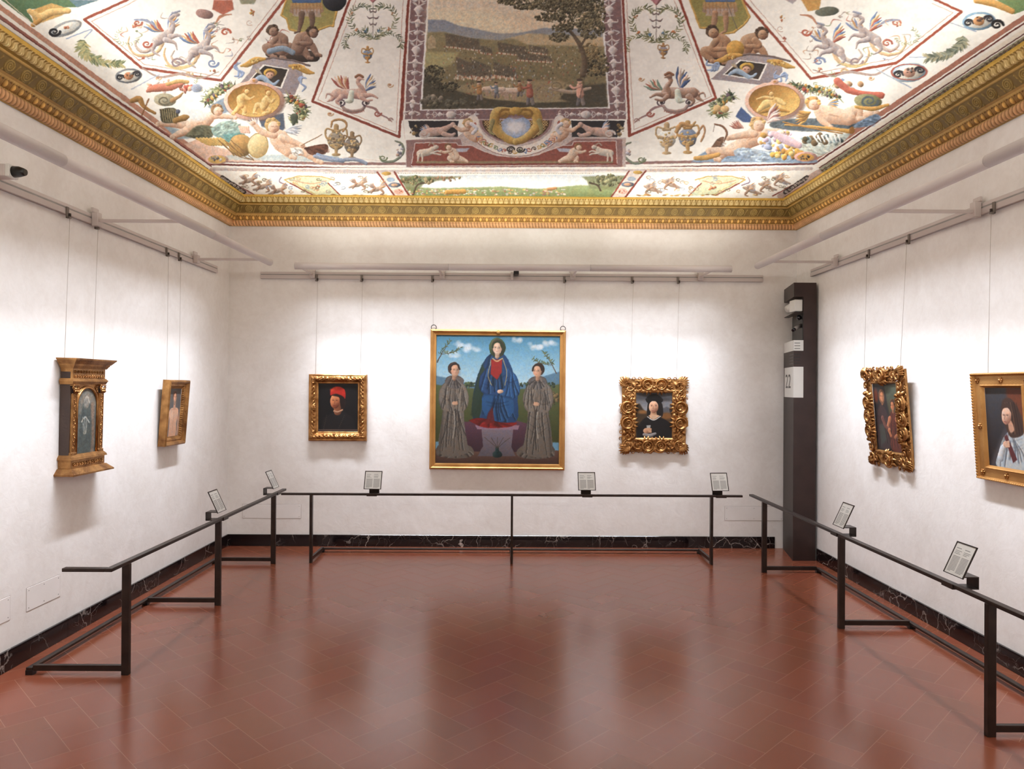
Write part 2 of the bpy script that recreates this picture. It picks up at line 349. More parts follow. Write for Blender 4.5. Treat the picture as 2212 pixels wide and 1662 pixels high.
def cornice(name, run, frm, s0, s1, step):
    """frm(s,p,z)->xyz; ends mitred: s limited by p at both ends given as functions"""
    p, z, kind, t = cornice_rows(); n = int((s1(0)-s0(0))/step)+1
    a = np.linspace(0, 1, n)[None, :]; P = p[:, None]
    s = s0(P)+(s1(P)-s0(P))*a
    rs = np.random.RandomState(5)
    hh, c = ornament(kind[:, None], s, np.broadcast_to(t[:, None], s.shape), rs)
    # normal of the profile
    dp = np.gradient(p); dz = np.gradient(z); L = np.hypot(dp, dz)+1e-9; npx, nz = (dz/L)[:, None], (-dp/L)[:, None]
    wob = .0015*np.sin(s*3.1)+.001*np.sin(s*7.7+1)
    X, Y, Z = frm(s, P+npx*hh+wob, z[:, None]+nz*hh)
    # gold wear: patches of brighter and duller gilding
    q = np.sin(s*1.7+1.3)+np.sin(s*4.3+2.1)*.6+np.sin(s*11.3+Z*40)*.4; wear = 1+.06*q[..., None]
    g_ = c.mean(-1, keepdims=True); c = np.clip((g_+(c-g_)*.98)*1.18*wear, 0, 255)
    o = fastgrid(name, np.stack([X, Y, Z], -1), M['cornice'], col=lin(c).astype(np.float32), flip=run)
    return struct(o)
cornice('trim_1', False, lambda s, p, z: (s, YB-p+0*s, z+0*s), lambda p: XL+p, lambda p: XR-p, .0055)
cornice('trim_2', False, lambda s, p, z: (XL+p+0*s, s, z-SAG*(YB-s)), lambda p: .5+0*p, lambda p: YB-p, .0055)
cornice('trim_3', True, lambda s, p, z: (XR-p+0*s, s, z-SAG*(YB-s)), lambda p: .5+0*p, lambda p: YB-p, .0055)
for o in list(COL.objects):
    if o.name.startswith('trim_'): pass
# ------------------------------------------------------------------ light beams
def beam(axis, c0, s0, s1, armpos, inward, wallpos, label, seam):
    """axis 0: runs along X (back wall); axis 1: runs along Y. c0 = the fixed coordinate"""
    def P(s, o, z): return (s, o, z) if axis == 0 else (o, s, z)
    sag = .011 if axis == 1 else 0.
    t = empty('light_beam', P((s0+s1)/2, c0, BZ), label, 'light beam', 'long white light beams')
    L = Vector(t.location)
    def Q(s, o, z): return tuple(Vector(P(s, o, z))-L)
    R_ = .038; mb = MB(); cuts = [s0]+seam+[s1]
    for a, b in zip(cuts[:-1], cuts[1:]):
        mb.tube([Q(s_, c0, BZ-sag*(s1-s_)) for s_ in (a+.001, (a+b)/2, b-.001)], R_, 20)
    mb.build('beam_tube', M['white'], t)
    MB().tube([Q(s0+.03, c0, BZ-sag*(s1-s0-.03)), Q(s1-.03, c0, BZ-sag*.03)], R_-.001, 16).build('seam_ring', M['slot'], t)
    for a in armpos:
        e = c0-inward*.0; wl = wallpos
        lo, hi = sorted((c0+(0.0), wl-inward*0.0))
        mb = MB(); g = sag*(s1-a); mb.box(Q(a-.012, lo, BZ-g-.012), Q(a+.012, hi, BZ-g+.012), .003)
        arm = mb.build('arm', M['white'], t)
        mb = MB(); mb.box(Q(a-.03, wl, BZ-.045-g), Q(a+.03, wl+inward*.05, BZ+.04), .004)
        mb.box(Q(a-.04, wl, BZ+.04), Q(a+.04, wl+inward*.02, BZ+.075), .003)
        mb.build('bracket', M['white'], t)
    return t
RZ = 3.205   # picture rail height
beam(0, BY_B, -2.35, 2.46, (-2.31, -.78, .76, 2.27), -1, YB-.03, 'long white light beam held out in front of the back wall', [-.66, .9])
beam(1, BX_L, .3, 7.72, (1.6, 3.55, 5.72, 7.55), 1, XL+.03, 'long white light beam held out from the left wall', [2.0, 4.12, 6.2])
beam(1, BX_R, .3, 7.72, (1.6, 3.5, 5.2, 7.45), -1, XR-.03, 'long white light beam held out from the right wall', [1.9, 4.0, 6.1])
# ------------------------------------------------------------------ picture rails
def rail(axis, s0, s1, wallc, inward, label):
    def P(s, o, z): return (s, o, z) if axis == 0 else (o, s, z)
    t = empty('picture_rail', P((s0+s1)/2, wallc, RZ), label, 'picture rail', 'white picture rails along the walls'); L = Vector(t.location)
    def Q(s, d, z): return tuple(Vector(P(s, wallc+inward*d, z))-L)
    mb = MB(); mb.box(Q(s0, 0, RZ-.042), Q(s1, .030, RZ-.000), .002); mb.box(Q(s0, 0, RZ+.012), Q(s1, .026, RZ+.038), .002); mb.box(Q(s0, 0, RZ-.042), Q(s1, .008, RZ+.038))
    mb.build('track', M['white'], t)
    MB().box(Q(s0+.003, .008, RZ-.000), Q(s1-.003, .024, RZ+.012)).build('slot', M['slot'], t)
rail(0, -2.93, 3.02, YB, -1, 'long white picture rail across the back wall')
rail(1, .3, 8.17, XL, 1, 'white picture rail along the left wall')
rail(1, .3, 8.12, XR, -1, 'white picture rail along the right wall')
# ------------------------------------------------------------------ picture hangers (clamp + cable)
def hanger(wallaxis, s, wallc, inward, s_bot, d_bot, z_bot, label, group):
    """wallaxis 0 -> along X"""
    def P(s_, d, z): return (s_, wallc+inward*d, z) if wallaxis == 0 else (wallc+inward*d, s_, z)
    t = empty('picture_hanger', P(s, .03, RZ), label, 'hanger', group); L = Vector(t.location)
    def Q(*a): return tuple(Vector(P(*a))-L)
    mb = MB(); mb.box(Q(s-.013, .031, RZ-.075), Q(s+.013, .043, RZ+.010), .002); mb.box(Q(s-.013, .031, RZ-.075), Q(s+.013, .062, RZ-.062), .002)
    mb.build('clamp', M['steel'], t)
    mb = MB(); mb.tube([Q(s+.012, .048, RZ-.066), Q(s+.012, .048, RZ-.036)], .009, 10); mb.build('screw', M['iron'], t)
    MB().tube([Q(s+.012, .048, RZ-.06), Q(s_bot, d_bot, z_bot)], .0016, 6).build('cable', M['cable'], t)
# ------------------------------------------------------------------ barriers
RT, BW, BH = .748, .044, .022
def barrier(frame, posts, s0, s1, label, ret=None, foot=.6):
    """frame(s, d): s along, d towards the wall (0 at posts). returns xy"""
    o0 = frame((s0+s1)/2, 0); t = empty('barrier', (o0[0], o0[1], 0), label, 'barrier', 'low metal barriers in front of the walls'); L = Vector(t.location)
    def bx(mb, a, b, z0, z1, bev=.002):
        p = frame(*a); q = frame(*b); mb.box((p[0]-L.x, p[1]-L.y, z0), (q[0]-L.x, q[1]-L.y, z1), bev)
    mb = MB(); bx(mb, (s0, -BW/2), (s1, BW/2), RT-BH, RT)
    if ret: bx(mb, (s0, BW/2), (s0+BW, ret), RT-BH, RT)
    mb.build('handrail', M['metal'], t)
    mb = MB(); bx(mb, (posts[0][0]-.02, foot-.02), (posts[-1][0]+.02, foot+.02), .032, .050); mb.build('floor_rail', M['metal'], t)
    for s, w_ in posts:
        mb = MB(); bx(mb, (s-w_/2, -.024), (s+w_/2, .024), 0.0, RT-BH); mb.build('post', M['metal'], t)
        mb = MB(); bx(mb, (s-.014, .024), (s+.014, foot-.02), .026, .064); mb.build('foot_arm', M['metal'], t)
        mb = MB(); bx(mb, (s-.02, foot-.025), (s+.02, foot+.025), 0, .032); mb.build('foot', M['black'], t)
    return t
FL = lambda s, d: (-2.49-d, s)
FR = lambda s, d: (2.655+d, s)
FB = lambda s, d: (s, 7.765+d)
barrier(FL, [(4.75, .032), (6.25, .032), (7.72, .032)], 4.53, 8.09, 'low dark metal barrier along the left wall with bent handrail end', ret=.29, foot=.62)
barrier(FB, [(-2.10, .028), (.052, .024), (2.20, .028)], -2.42, 2.53, 'low dark metal barrier across the back wall', foot=.50)
barrier(FR, [(2.2, .034), (3.95, .034), (5.72, .034), (7.44, .034)], 1.9, 7.85, 'low dark metal barrier along the right wall in front of the dark column', foot=.56)
# ------------------------------------------------------------------ label stands clipped to the handrails
def stand(x, y, ang, label, tilt=25, turn=0., w_=.19, h_=.205, flip=1, text=1):
    """local +Y points to the wall; visitors stand on -Y"""
    t = empty('label_stand', (x, y, RT), label, 'label stand', 'tilted caption stands on the barriers', rot=(0, 0, ang))
    t.location.z = RT
    mb = MB(); mb.box((-.055, -.024, -.029), (.055, .13, -.0232), .001); mb.box((-.055, .125, -.029), (.055, .131, .045), .001); mb.box((-.055, .02, .040), (.055, .131, .046), .001)
    mb.box((-.055, -.028, -.029), (.055, -.0235, .002), .001)
    mb.build('bracket', M['metal'], t)
    a = math.radians(tilt); c, s = math.cos(a), math.sin(a)
    # plate leans back: bottom near visitor, top toward wall
    Y = np.array([0, s, c]); N = np.array([0, -c, s]); X = np.array([math.cos(turn), math.sin(turn), 0]); B = np.array([0, .012, .040])
    def rect(mb, x0, x1, y0, y1, d0, d1):
        mb.obox(B+X*(x0+x1)/2+Y*(y0+y1)/2+N*(d0+d1)/2, ((x1-x0)/2, (y1-y0)/2, (d1-d0)/2), X, Y, N)
    mb = MB(); f = .008; W2 = w_/2
    rect(mb, -W2, W2, 0, h_, 0, .003); rect(mb, -W2, -W2+f, 0, h_, .003, .006); rect(mb, W2-f, W2, 0, h_, .003, .006); rect(mb, -W2, W2, h_-f, h_, .003, .006); rect(mb, -W2, W2, 0, f*.6, .003, .006)
    pl = mb.build('plate', M['metal'], t)
    mb = MB(); rect(mb, -W2+f, W2-f, f*.6, h_-f, .003, .004); mb.build('caption_sheet', M['paper'], t)
    mb = MB(); r = random.Random(int(abs(x*100+y*7)))
    for col in (-1, 1):
        x0, x1 = (-W2+.022, -.006) if col < 0 else (.006, W2-.022)
        rect(mb, x0, x1-.02, h_-.040, h_-.036, .004, .0043)
        for k in range(3): rect(mb, x0, x0+(x1-x0)*r.uniform(.5, .95), h_-.056-k*.009, h_-.053-k*.009, .004, .0043)
        for k in range(13):
            e = x0+(x1-x0)*(1 if k < 12 else r.uniform(.3, .8)); rect(mb, x0, e, h_-.092-k*.0078, h_-.0885-k*.0078, .004, .0043)
    mb.build('print_lines', M['ink'], t)
stand(-1.45, 7.765, 0, 'grey caption stand clipped on the back barrier below the portrait in a red cap', turn=-.08)
stand(.86, 7.765, 0, 'grey caption stand clipped on the back barrier beside the large painting', turn=.0)
stand(2.30, 7.765, 0, 'grey caption stand at the right end of the back barrier', turn=.10)
stand(-2.49, 6.35, PI/2, 'caption stand above the middle post of the left barrier')
stand(-2.49, 7.83, PI/2, 'caption stand at the far end of the left barrier')
stand(2.655, 5.80, -PI/2, 'caption stand above a post of the right barrier nearer the dark column')
stand(2.655, 4.30, -PI/2, 'largest looking caption stand on the near part of the right barrier')
# ------------------------------------------------------------------ dark service column in the right corner
def column():
    t = empty('service_column', (3.25, 8.2, 0), 'tall dark brown service column standing in the right corner with the number 22', 'column'); L = Vector(t.location)
    A, B_, C_, D_ = (3.272, 8.54), (3.155, 7.95), (3.40, 7.95), (3.41, 8.54)
    def pr(poly, z0, z1, mb=None):
        mb = mb or MB(); mb.prism([(x-L.x, y-L.y) for x, y in poly], z0, z1); return mb
    lerp = lambda p, q, u: (p[0]+(q[0]-p[0])*u, p[1]+(q[1]-p[1])*u)
    # full-height rear body, front-left part is notched between z 2.60..2.93
    mid = lerp(B_, C_, .42); midb = (3.372, 8.54)
    mb = pr([mid, C_, D_, midb], 0, 3.07); pr([A, B_, mid, midb], 0, 2.317, mb); pr([A, B_, mid, midb], 2.915, 3.07, mb)
    pr([A, B_, lerp(B_, C_, .40), lerp(A, D_, .40)], 2.735, 2.742, mb)
    mb.build('column_body', M['dark'], t)
    mb = MB()
    # grey left face plates
    def face(u0, u1, z0, z1, off, mb):
        a = lerp(A, B_, u0); b = lerp(A, B_, u1); n = (-(B_[1]-A[1]), (B_[0]-A[0])); l = math.hypot(*n); n = (n[0]/l, n[1]/l)
        if n[0] > 0: n = (-n[0], -n[1])
        mb.prism([(a[0]-L.x, a[1]-L.y), (b[0]-L.x, b[1]-L.y), (b[0]+n[0]*off-L.x, b[1]+n[1]*off-L.y), (a[0]+n[0]*off-L.x, a[1]+n[1]*off-L.y)], z0, z1)
    def front(u0, u1, z0, z1, off, mb):
        a = lerp(B_, C_, u0); b = lerp(B_, C_, u1); mb.prism([(a[0]-L.x, a[1]-L.y), (b[0]-L.x, b[1]-L.y), (b[0]-L.x, b[1]-off-L.y), (a[0]-L.x, a[1]-off-L.y)], z0, z1)
    face(0, 1, 0, 1.80, .003, mb); face(0, 1, 2.14, 2.317, .003, mb); face(0, 1, 2.915, 3.07, .003, mb); mb.build('side_panel', M['dark_face'], t)
    mb = MB(); face(.12, 1, 1.80, 2.14, .006, mb); front(-.02, .42, 1.80, 2.14, .006, mb); sg = mb.build('number_sign', M['paper'], t)
    # digits on the left face of the sign
    tc = bpy.data.curves.new('digits', 'FONT'); tc.body = '22'; tc.size = 1; tc.extrude = .0; tc.align_x = 'CENTER'
    to = bpy.data.objects.new('digits_tmp', tc); COL.objects.link(to); dg = bpy.context.evaluated_depsgraph_get(); me = bpy.data.meshes.new_from_object(to.evaluated_get(dg)); bpy.data.objects.remove(to)
    vs = [v.co.copy() for v in me.vertices]; fs = [tuple(p.vertices) for p in me.polygons]; bpy.data.meshes.remove(me)
    zs = [v.y for v in vs]; xs = [v.x for v in vs]; zl, zh, xl, xh = min(zs), max(zs), min(xs), max(xs)
    n = Vector((-(A[1]-B_[1]), (A[0]-B_[0]), 0)); n = n.normalized(); n = n if n.x < 0 else -n; out = []
    for v in vs:
        u = .24+.52*(v.x-xl)/(xh-xl); z = 1.905+.155*(v.y-zl)/(zh-zl); q = lerp(A, B_, u); out.append((q[0]+n.x*.0068-L.x, q[1]+n.y*.0068-L.y, z))
    mb = MB(); mb.add(out, fs); mb.add([(p[0]+n.x*.0004, p[1]+n.y*.0004, p[2]) for p in out], [f[::-1] for f in fs]); mb.build('digits', M['black'], sg)
    # white vented box, and dark vent slots
    mb = MB(); pr([(A[0], A[1]), (B_[0]-.004, B_[1]), lerp(B_, C_, .42), midb], 2.318, 2.434, mb); front(-.01, .42, 2.318, 2.434, .004, mb); vb = mb.build('white_speaker_box', M['paper'], t)
    mb = MB()
    for k in range(3): front(.02, .27, 2.340+k*.030, 2.345+k*.030, .006, mb)
    mb.build('vent_slots', M['black'], vb)
    mb = MB()
    for k in range(4): front(.0, .28, 2.172+k*.034, 2.181+k*.034, .0015, mb); face(.6, 1, 2.172+k*.034, 2.181+k*.034, .0045, mb)
    mb.build('vent_slots', M['black'], t)
    mb = MB(); mb.box((3.168-L.x, 7.965-L.y, 2.755), (3.256-L.x, 8.12-L.y, 2.885), .006); mb.tube([(3.215-L.x, 8.10-L.y, 2.82), (3.235-L.x, 8.30-L.y, 2.82)], .050, 18); mb.build('white_sensor', M['paper'], t)
    # small cctv camera in the recess
    mb = MB(); mb.tube([(3.27-L.x, 8.05-L.y, 2.605), (3.20-L.x, 7.99-L.y, 2.575), (3.165-L.x, 7.965-L.y, 2.555)], .022, 12); cc = mb.build('camera_barrel', M['steel'], t)
    MB().tube([(3.165-L.x, 7.965-L.y, 2.555), (3.140-L.x, 7.945-L.y, 2.540)], [.020, .017], 12).build('lens', M['glass'], cc)
    mb = MB(); mb.ball((3.235-L.x, 8.02-L.y, 2.690), .030, 12, 8); mb.build('dome', M['glass'], t)
    mb = MB(); pr([(mid[0]-.008, 7.952), (mid[0]-.0005, 7.952), (midb[0]-.0005, 8.53), (midb[0]-.008, 8.53)], 2.436, 2.734, mb); mb.build('recess_back', M['black'], t)
column()
# ------------------------------------------------------------------ small things on the walls
def hatch(axis, wallc, inward, s0, s1, z0, z1, label):
    def P(s, d, z): return (s, wallc+inward*d, z) if axis == 0 else (wallc+inward*d, s, z)
    t = empty('wall_hatch', P((s0+s1)/2, 0, z0), label, 'hatch', 'painted wall hatches'); L = Vector(t.location)
    Q = lambda s, d, z: tuple(Vector(P(s, d, z))-L)
    MB().box(Q(s0-.004, 0, z0-.004), Q(s1+.004, .0008, z1+.004)).build('joint', M['gap'], t)
    MB().box(Q(s0, 0, z0), Q(s1, .003, z1), .0008).build('cover', M['hatch'], t)
    for i in (0, .5, 1):
        for k in (0, 1):
            s = s0+.02+(s1-s0-.04)*i; z = z0+.02+(z1-z0-.04)*k
            MB().tube([Q(s, .002, z), Q(s, .0045, z)], .004, 8).build('screw', M['slot'], t)
a = at(57, 1295, 0, XL); b = at(129, 1270, 0, XL)
hatch(1, XL, 1, float(at(57, 1300, 0, XL)[1]), float(at(129, 1270, 0, XL)[1]), float(at(57, 1322, 0, XL)[2]), float(at(57, 1272, 0, XL)[2]), 'square painted hatch cover low on the left wall')
hatch(1, XL, 1, float(at(21, 1300, 0, XL)[1])-.45, float(at(21, 1300, 0, XL)[1]), float(at(21, 1339, 0, XL)[2]), float(at(21, 1288, 0, XL)[2]), 'painted hatch cover cut by the left edge of the photo')
hatch(0, YB, -1, float(at(524, 1100, 1, YB)[0]), float(at(650, 1100, 1, YB)[0]), float(at(600, 1120, 1, YB)[2]), float(at(600, 1090, 1, YB)[2]), 'wide painted hatch cover low on the back wall near the left corner')
hatch(0, YB, -1, float(at(1566, 1100, 1, YB)[0]), float(at(1691, 1100, 1, YB)[0]), float(at(1640, 1125, 1, YB)[2]), float(at(1640, 1095, 1, YB)[2]), 'wide painted hatch cover low on the back wall beside the dark column')
def sensor_back():
    t = empty('wall_camera', (.06, YB-.03, RZ), 'small black camera on a white clip on the back picture rail', 'camera'); 
    MB().box((-.035, -.05, -.035), (-.003, .0, .05), .003).build('clip', M['white'], t)
    mb = MB(); mb.box((.0, -.11, .01), (.062, -.005, .055), .008); mb.build('housing', M['black'], t)
    MB().tube([(.031, -.118, .032), (.031, -.105, .032)], .014, 14).build('lens', M['glass'], t)
sensor_back()
def sensor_left():
    y = 4.9; p = at(22, 372, 1, y); x, z = float(p[0]), float(p[2])
    y = 4.62; x = -2.98; q = at(30, 372, 1, y); z = float(q[2]); x = float(q[0])
    t = empty('wall_camera', (x, y, z), 'white box camera with black hood at the left edge above the rail', 'camera')
    MB().box((-.25, -.05, -.036), (-.026, .05, .040), .004).build('housing', M['white'], t)
    MB().box((-.026, -.048, -.038), (-.0, .048, .042), .004).build('front_plate', M['paper'], t)
    MB().tube([(0, 0, .002), (.035, 0, .002), (.06, 0, 0), (.075, 0, -.002)], [.036, .034, .026, .020], 18).build('lens_hood', M['black'], t)
    MB().box((XL-x, -.02, -.02), (-.24, .02, .02), .002).build('arm', M['white'], t)
sensor_left()
# ------------------------------------------------------------------ picture frames
def ring(mb, w_in, h_in, bw, prof, orn=None, step=.006, back=0.0, nt=None):
    """mitred frame band round an opening, local X right, Z up, -Y to the viewer. prof: [(u 0..1 outwards, depth)]"""
    us = np.array([p[0] for p in prof]); ds = np.array([p[1] for p in prof])
    nt = nt or max(len(prof), int(bw/step)+2)
    u = np.unique(np.concatenate([np.linspace(0, 1, nt), us])); d = np.interp(u, us, ds)
    for k in range(4):
        L = (w_in if k % 2 == 0 else h_in); n = max(2, int((L+2*bw)/step)) if orn else 2
        a = np.linspace(-1, 1, n)[None, :]; U = u[:, None]; s = a*(L/2+bw*U); dist = (h_in if k % 2 == 0 else w_in)/2+bw*U
        dep = d[:, None]+0*s
        if orn: dep = dep+orn(s, U+0*s, k, L/2+bw*U)
        x, z = {0: (s, dist+0*s), 2: (-s, -dist+0*s), 1: (dist+0*s, -s), 3: (-dist+0*s, s)}[k]
        mb.grid(np.stack([x, -dep, z], -1), smooth=bool(orn), flip=True)
    W, Hh = w_in/2+bw, h_in/2+bw; e = ds[-1]
    for (x0, z0, x1, z1) in ((-W, Hh, W, Hh), (W, Hh, W, -Hh), (W, -Hh, -W, -Hh), (-W, -Hh, -W, Hh)):
        mb.add([(x0, -e, z0), (x1, -e, z1), (x1, back, z1), (x0, back, z0)], [(0, 1, 2, 3)])
    return mb
def scroll(mb, cx, cz, r, turns, a0, dr, dep, tr, n=26, rise=.4, sq=1.0):
    pts, rad = [], []
    for i in range(n):
        u = i/(n-1); a = a0+dr*2*PI*turns*u; q = r*(1-.86*u); pts.append((cx+q*math.cos(a), -(dep+rise*tr*2*u), cz+q*sq*math.sin(a))); rad.append(tr*(1-.55*u)*(.35+.65*min(1, u*6)))
    mb.tube(pts, rad, 7)
def leaf(mb, p0, p1, w_, dep, lift, bend=0.):
    p0 = np.array(p0); p1 = np.array(p1); v = p1-p0; nrm = np.array([-v[1], v[0]]); n = 8; vs = []
    for i in range(n+1):
        u = i/n; c = p0+v*u+nrm*bend*math.sin(PI*u); hw = w_*math.sin(PI*min(1, u*.85+.12))**.8
        nn = nrm/ (np.linalg.norm(nrm)+1e-9)
        for k, h in ((-1, 0), (-.5, .7), (0, .45), (.5, .7), (1, 0)): vs.append((c[0]+nn[0]*hw*k, -(dep+lift*math.sin(PI*u*.9)*(.5+h)), c[1]+nn[1]*hw*k))
    P = np.array(vs).reshape(n+1, 5, 3); b = np.cross(P[1, 2]-P[0, 2], P[0, 3]-P[0, 1])
    mb.grid(P, True, flip=(b[1] > 0))
def bowl(mb, cx, cz, rx, rz, dep, hgt):
    P = []
    for rr, dd in ((1.0, 0), (1.0, hgt), (.9, hgt*1.25), (.78, hgt*.9), (.55, hgt*.35), (.25, hgt*.25), (.02, hgt*.5)):
        P.append([(cx+rx*rr*math.cos(a), -(dep+dd), cz+rz*rr*math.sin(a)) for a in np.linspace(0, 2*PI, 21)])
    mb.grid(np.array(P), True, flip=False)
def frame_at(wallaxis, s, z, wallc, inward, label, cat='painting', lean=0., spin=0.):
    """returns empty whose local -Y faces the room, X right, Z up, origin in the middle of the picture on the wall"""
    if wallaxis == 0: loc, rz = (s, wallc, z), 0
    elif inward > 0: loc, rz = (wallc, s, z), PI/2
    else: loc, rz = (wallc, s, z), -PI/2
    t = empty('framed_painting', loc, label, cat, 'framed paintings')
    t.rotation_euler = (Matrix.Rotation(rz, 3, 'Z') @ Matrix.Rotation(lean, 3, 'X') @ Matrix.Rotation(spin, 3, 'Y')).to_euler()
    return t
def canvas_obj(t, art, w_, h_, dep, arch=False):
    H, W = art.shape[:2]; x = np.linspace(-w_/2, w_/2, W); z = np.linspace(h_/2, -h_/2, H)
    X, Z = np.meshgrid(x, z); mask = None
    if arch:
        cz = h_/2-w_/2; m = (Z <= cz) | (np.hypot(X, Z-cz) <= w_/2+.004); mask = m[:-1, :-1]
    return fastgrid('canvas', np.stack([X, 0*X-dep, Z], -1), M['paint'], t, col=lin(art).astype(np.float32), flip=True, mask=mask)
MS = 1/183.5
# 3: portrait in the carved frame (back wall, left)
def orn_baroque(seed, amp):
    r = np.random.RandomState(seed); ks = [(r.uniform(40, 150), r.uniform(.5, 3), r.uniform(0, 6.3)) for _ in range(6)]
    def f(s, U, k, L):
        h = np.zeros_like(s)
        e = np.sin(PI*np.clip((U-.22)/.6, 0, 1))
        for i, (q, m, ph) in enumerate(ks): h += np.sin(np.abs(s)*q+ph+U*m*9)*np.cos(U*PI*(2+i % 3)+ph)*.45
        cen = np.exp(-(s/.05)**2)*1.3+np.exp(-((np.abs(s)-L+.03)/.045)**2)*1.5
        return amp*e*(.45+.5*h+cen*(.7+.3*np.sin(s*260+U*30)*np.cos(U*40)))
    return f
def painting_redcap(art):
    s, z = (-2.012), 0; c = at(729.5, 881, 1, YB-.05); s, z = float(c[0]), float(c[2]); W, H = 125*MS, 144*MS
    t = frame_at(0, s, z, YB-.004, -1, 'small dark portrait of a sitter in a red cap in a carved gold frame'); w_, h_ = 85*MS, 101*MS; bw = (W-w_)/2; hh = (H-h_)
    mb = MB(); ring(mb, w_, H-2*bw, bw, [(0, .028), (.06, .034), (.14, .034), (.22, .044), (.5, .062), (.8, .054), (.9, .058), (1, .05)], orn_baroque(4, .014), .0045)
    mb.build('frame', M['gold'], t)
    r = random.Random(5); a, b = w_/2+bw/2, H/2-bw/2
    def part(fn, nm='carved_leafwork'): m_ = MB(); fn(m_); m_.build(nm, M['gold'], t)
    for sx in (-1, 1):
        for sz in (-1, 1):
            mb = MB()
            for k in range(3): scroll(mb, sx*(a+r.uniform(-.012, .012)), sz*(b+r.uniform(-.012, .012)), .030-.005*k, 1.2, r.uniform(0, 6), sx*sz, .058, .008, 18)
            for k in range(5): an = r.uniform(0, 6.3); leaf(mb, (sx*a, sz*b), (sx*a+.04*math.cos(an), sz*b+.04*math.sin(an)), .010, .056, .012)
            mb.build('corner_carving', M['gold'], t)
        mb = MB()
        for zz in np.linspace(-b*.66, b*.66, 7): mb = MB(); scroll(mb, sx*(a+r.uniform(-.01, .01)), zz, .018, 1.1, r.uniform(0, 6), r.choice((-1, 1)), .058, .006, 12); mb.build('carved_scroll', M['gold'], t)
        mb = MB()
        for k in range(5): an = PI/2*(1+.5*(k-2)); leaf(mb, (sx*a, 0), (sx*(a+.0)+.035*math.cos(an)*sx, .035*math.sin(an)*(1 if k % 2 else -1)), .009, .06, .014)
        mb.build('leaf_boss', M['gold'], t)
    for sz in (-1, 1):
        for xx in np.linspace(-a*.7, a*.7, 7): mb = MB(); scroll(mb, xx, sz*(b+r.uniform(-.008, .008)), .017, 1.1, r.uniform(0, 6), r.choice((-1, 1)), .058, .006, 12); mb.build('carved_scroll', M['gold'], t)
        mb = MB()
        for k in range(7): an = PI*k/6; leaf(mb, (0, sz*b), (.045*math.cos(an), sz*b+.03*math.sin(an)*sz), .010, .06, .016)
        mb.build('leaf_boss', M['gold'], t)
    h2 = H-2*bw; MB().box((-w_/2, -.030, -h2/2), (w_/2, -.024, -h2/2+5*MS)).build('slip', M['brown_wood'], t)
    canvas_obj(t, art, w_+.004, h2+.004, .022)
    for q in (-.26, .27): hanger(0, s+q, YB, -1, s+q-.012, .02, z+H/2-.02, 'thin picture cable left above the red cap portrait' if q < 0 else 'thin picture cable right above the red cap portrait', 'cables of the back wall pictures')
def painting_large(art):
    c = at(1075, 864, 1, YB-.05); s, z = float(c[0]), float(c[2]); W, H = 293*MS, 303*MS; bw = 13*MS; w_, h_ = W-2*bw, H-2*bw
    t = frame_at(0, s, z, YB-.004, -1, 'largest painting with three robed figures under a blue sky', spin=.004)
    mb = MB(); ring(mb, w_, h_, bw, [(0, .030), (.08, .044), (.25, .046), (.30, .036), (.52, .040), (.56, .054), (.72, .062), (.9, .056), (.93, .046), (1, .044)])
    mb.build('frame', M['gold_pale'], t)
    mb = MB(); mb.ball((0, -.062, h_/2+bw*.55), .022, 14, 10, (1, .6, 1)); mb.tube([(0, -.05, h_/2+bw*.55), (0, -.068, h_/2+bw*.55)], [.027, .020], 16); mb.build('boss', M['gold_pale'], t)
    for sx in (-1, 1):
        mb = MB(); mb.tube([(sx*(W/2-.035)+.030*math.cos(a), -.03, H/2+.022+.030*math.sin(a)) for a in np.linspace(-PI/2-.3, 1.5*PI-.2, 22)], .004, 8, caps=True); mb.build('hanging_ring', M['iron'], t)
        hanger(0, s+sx*.78+.0, YB, -1, s+sx*(W/2-.035)+.004*sx, .03, z+H/2+.045, 'thin picture cable %s above the largest painting' % ('left' if sx < 0 else 'right'), 'cables of the back wall pictures')
    canvas_obj(t, art, w_+.006, h_+.006, .028)
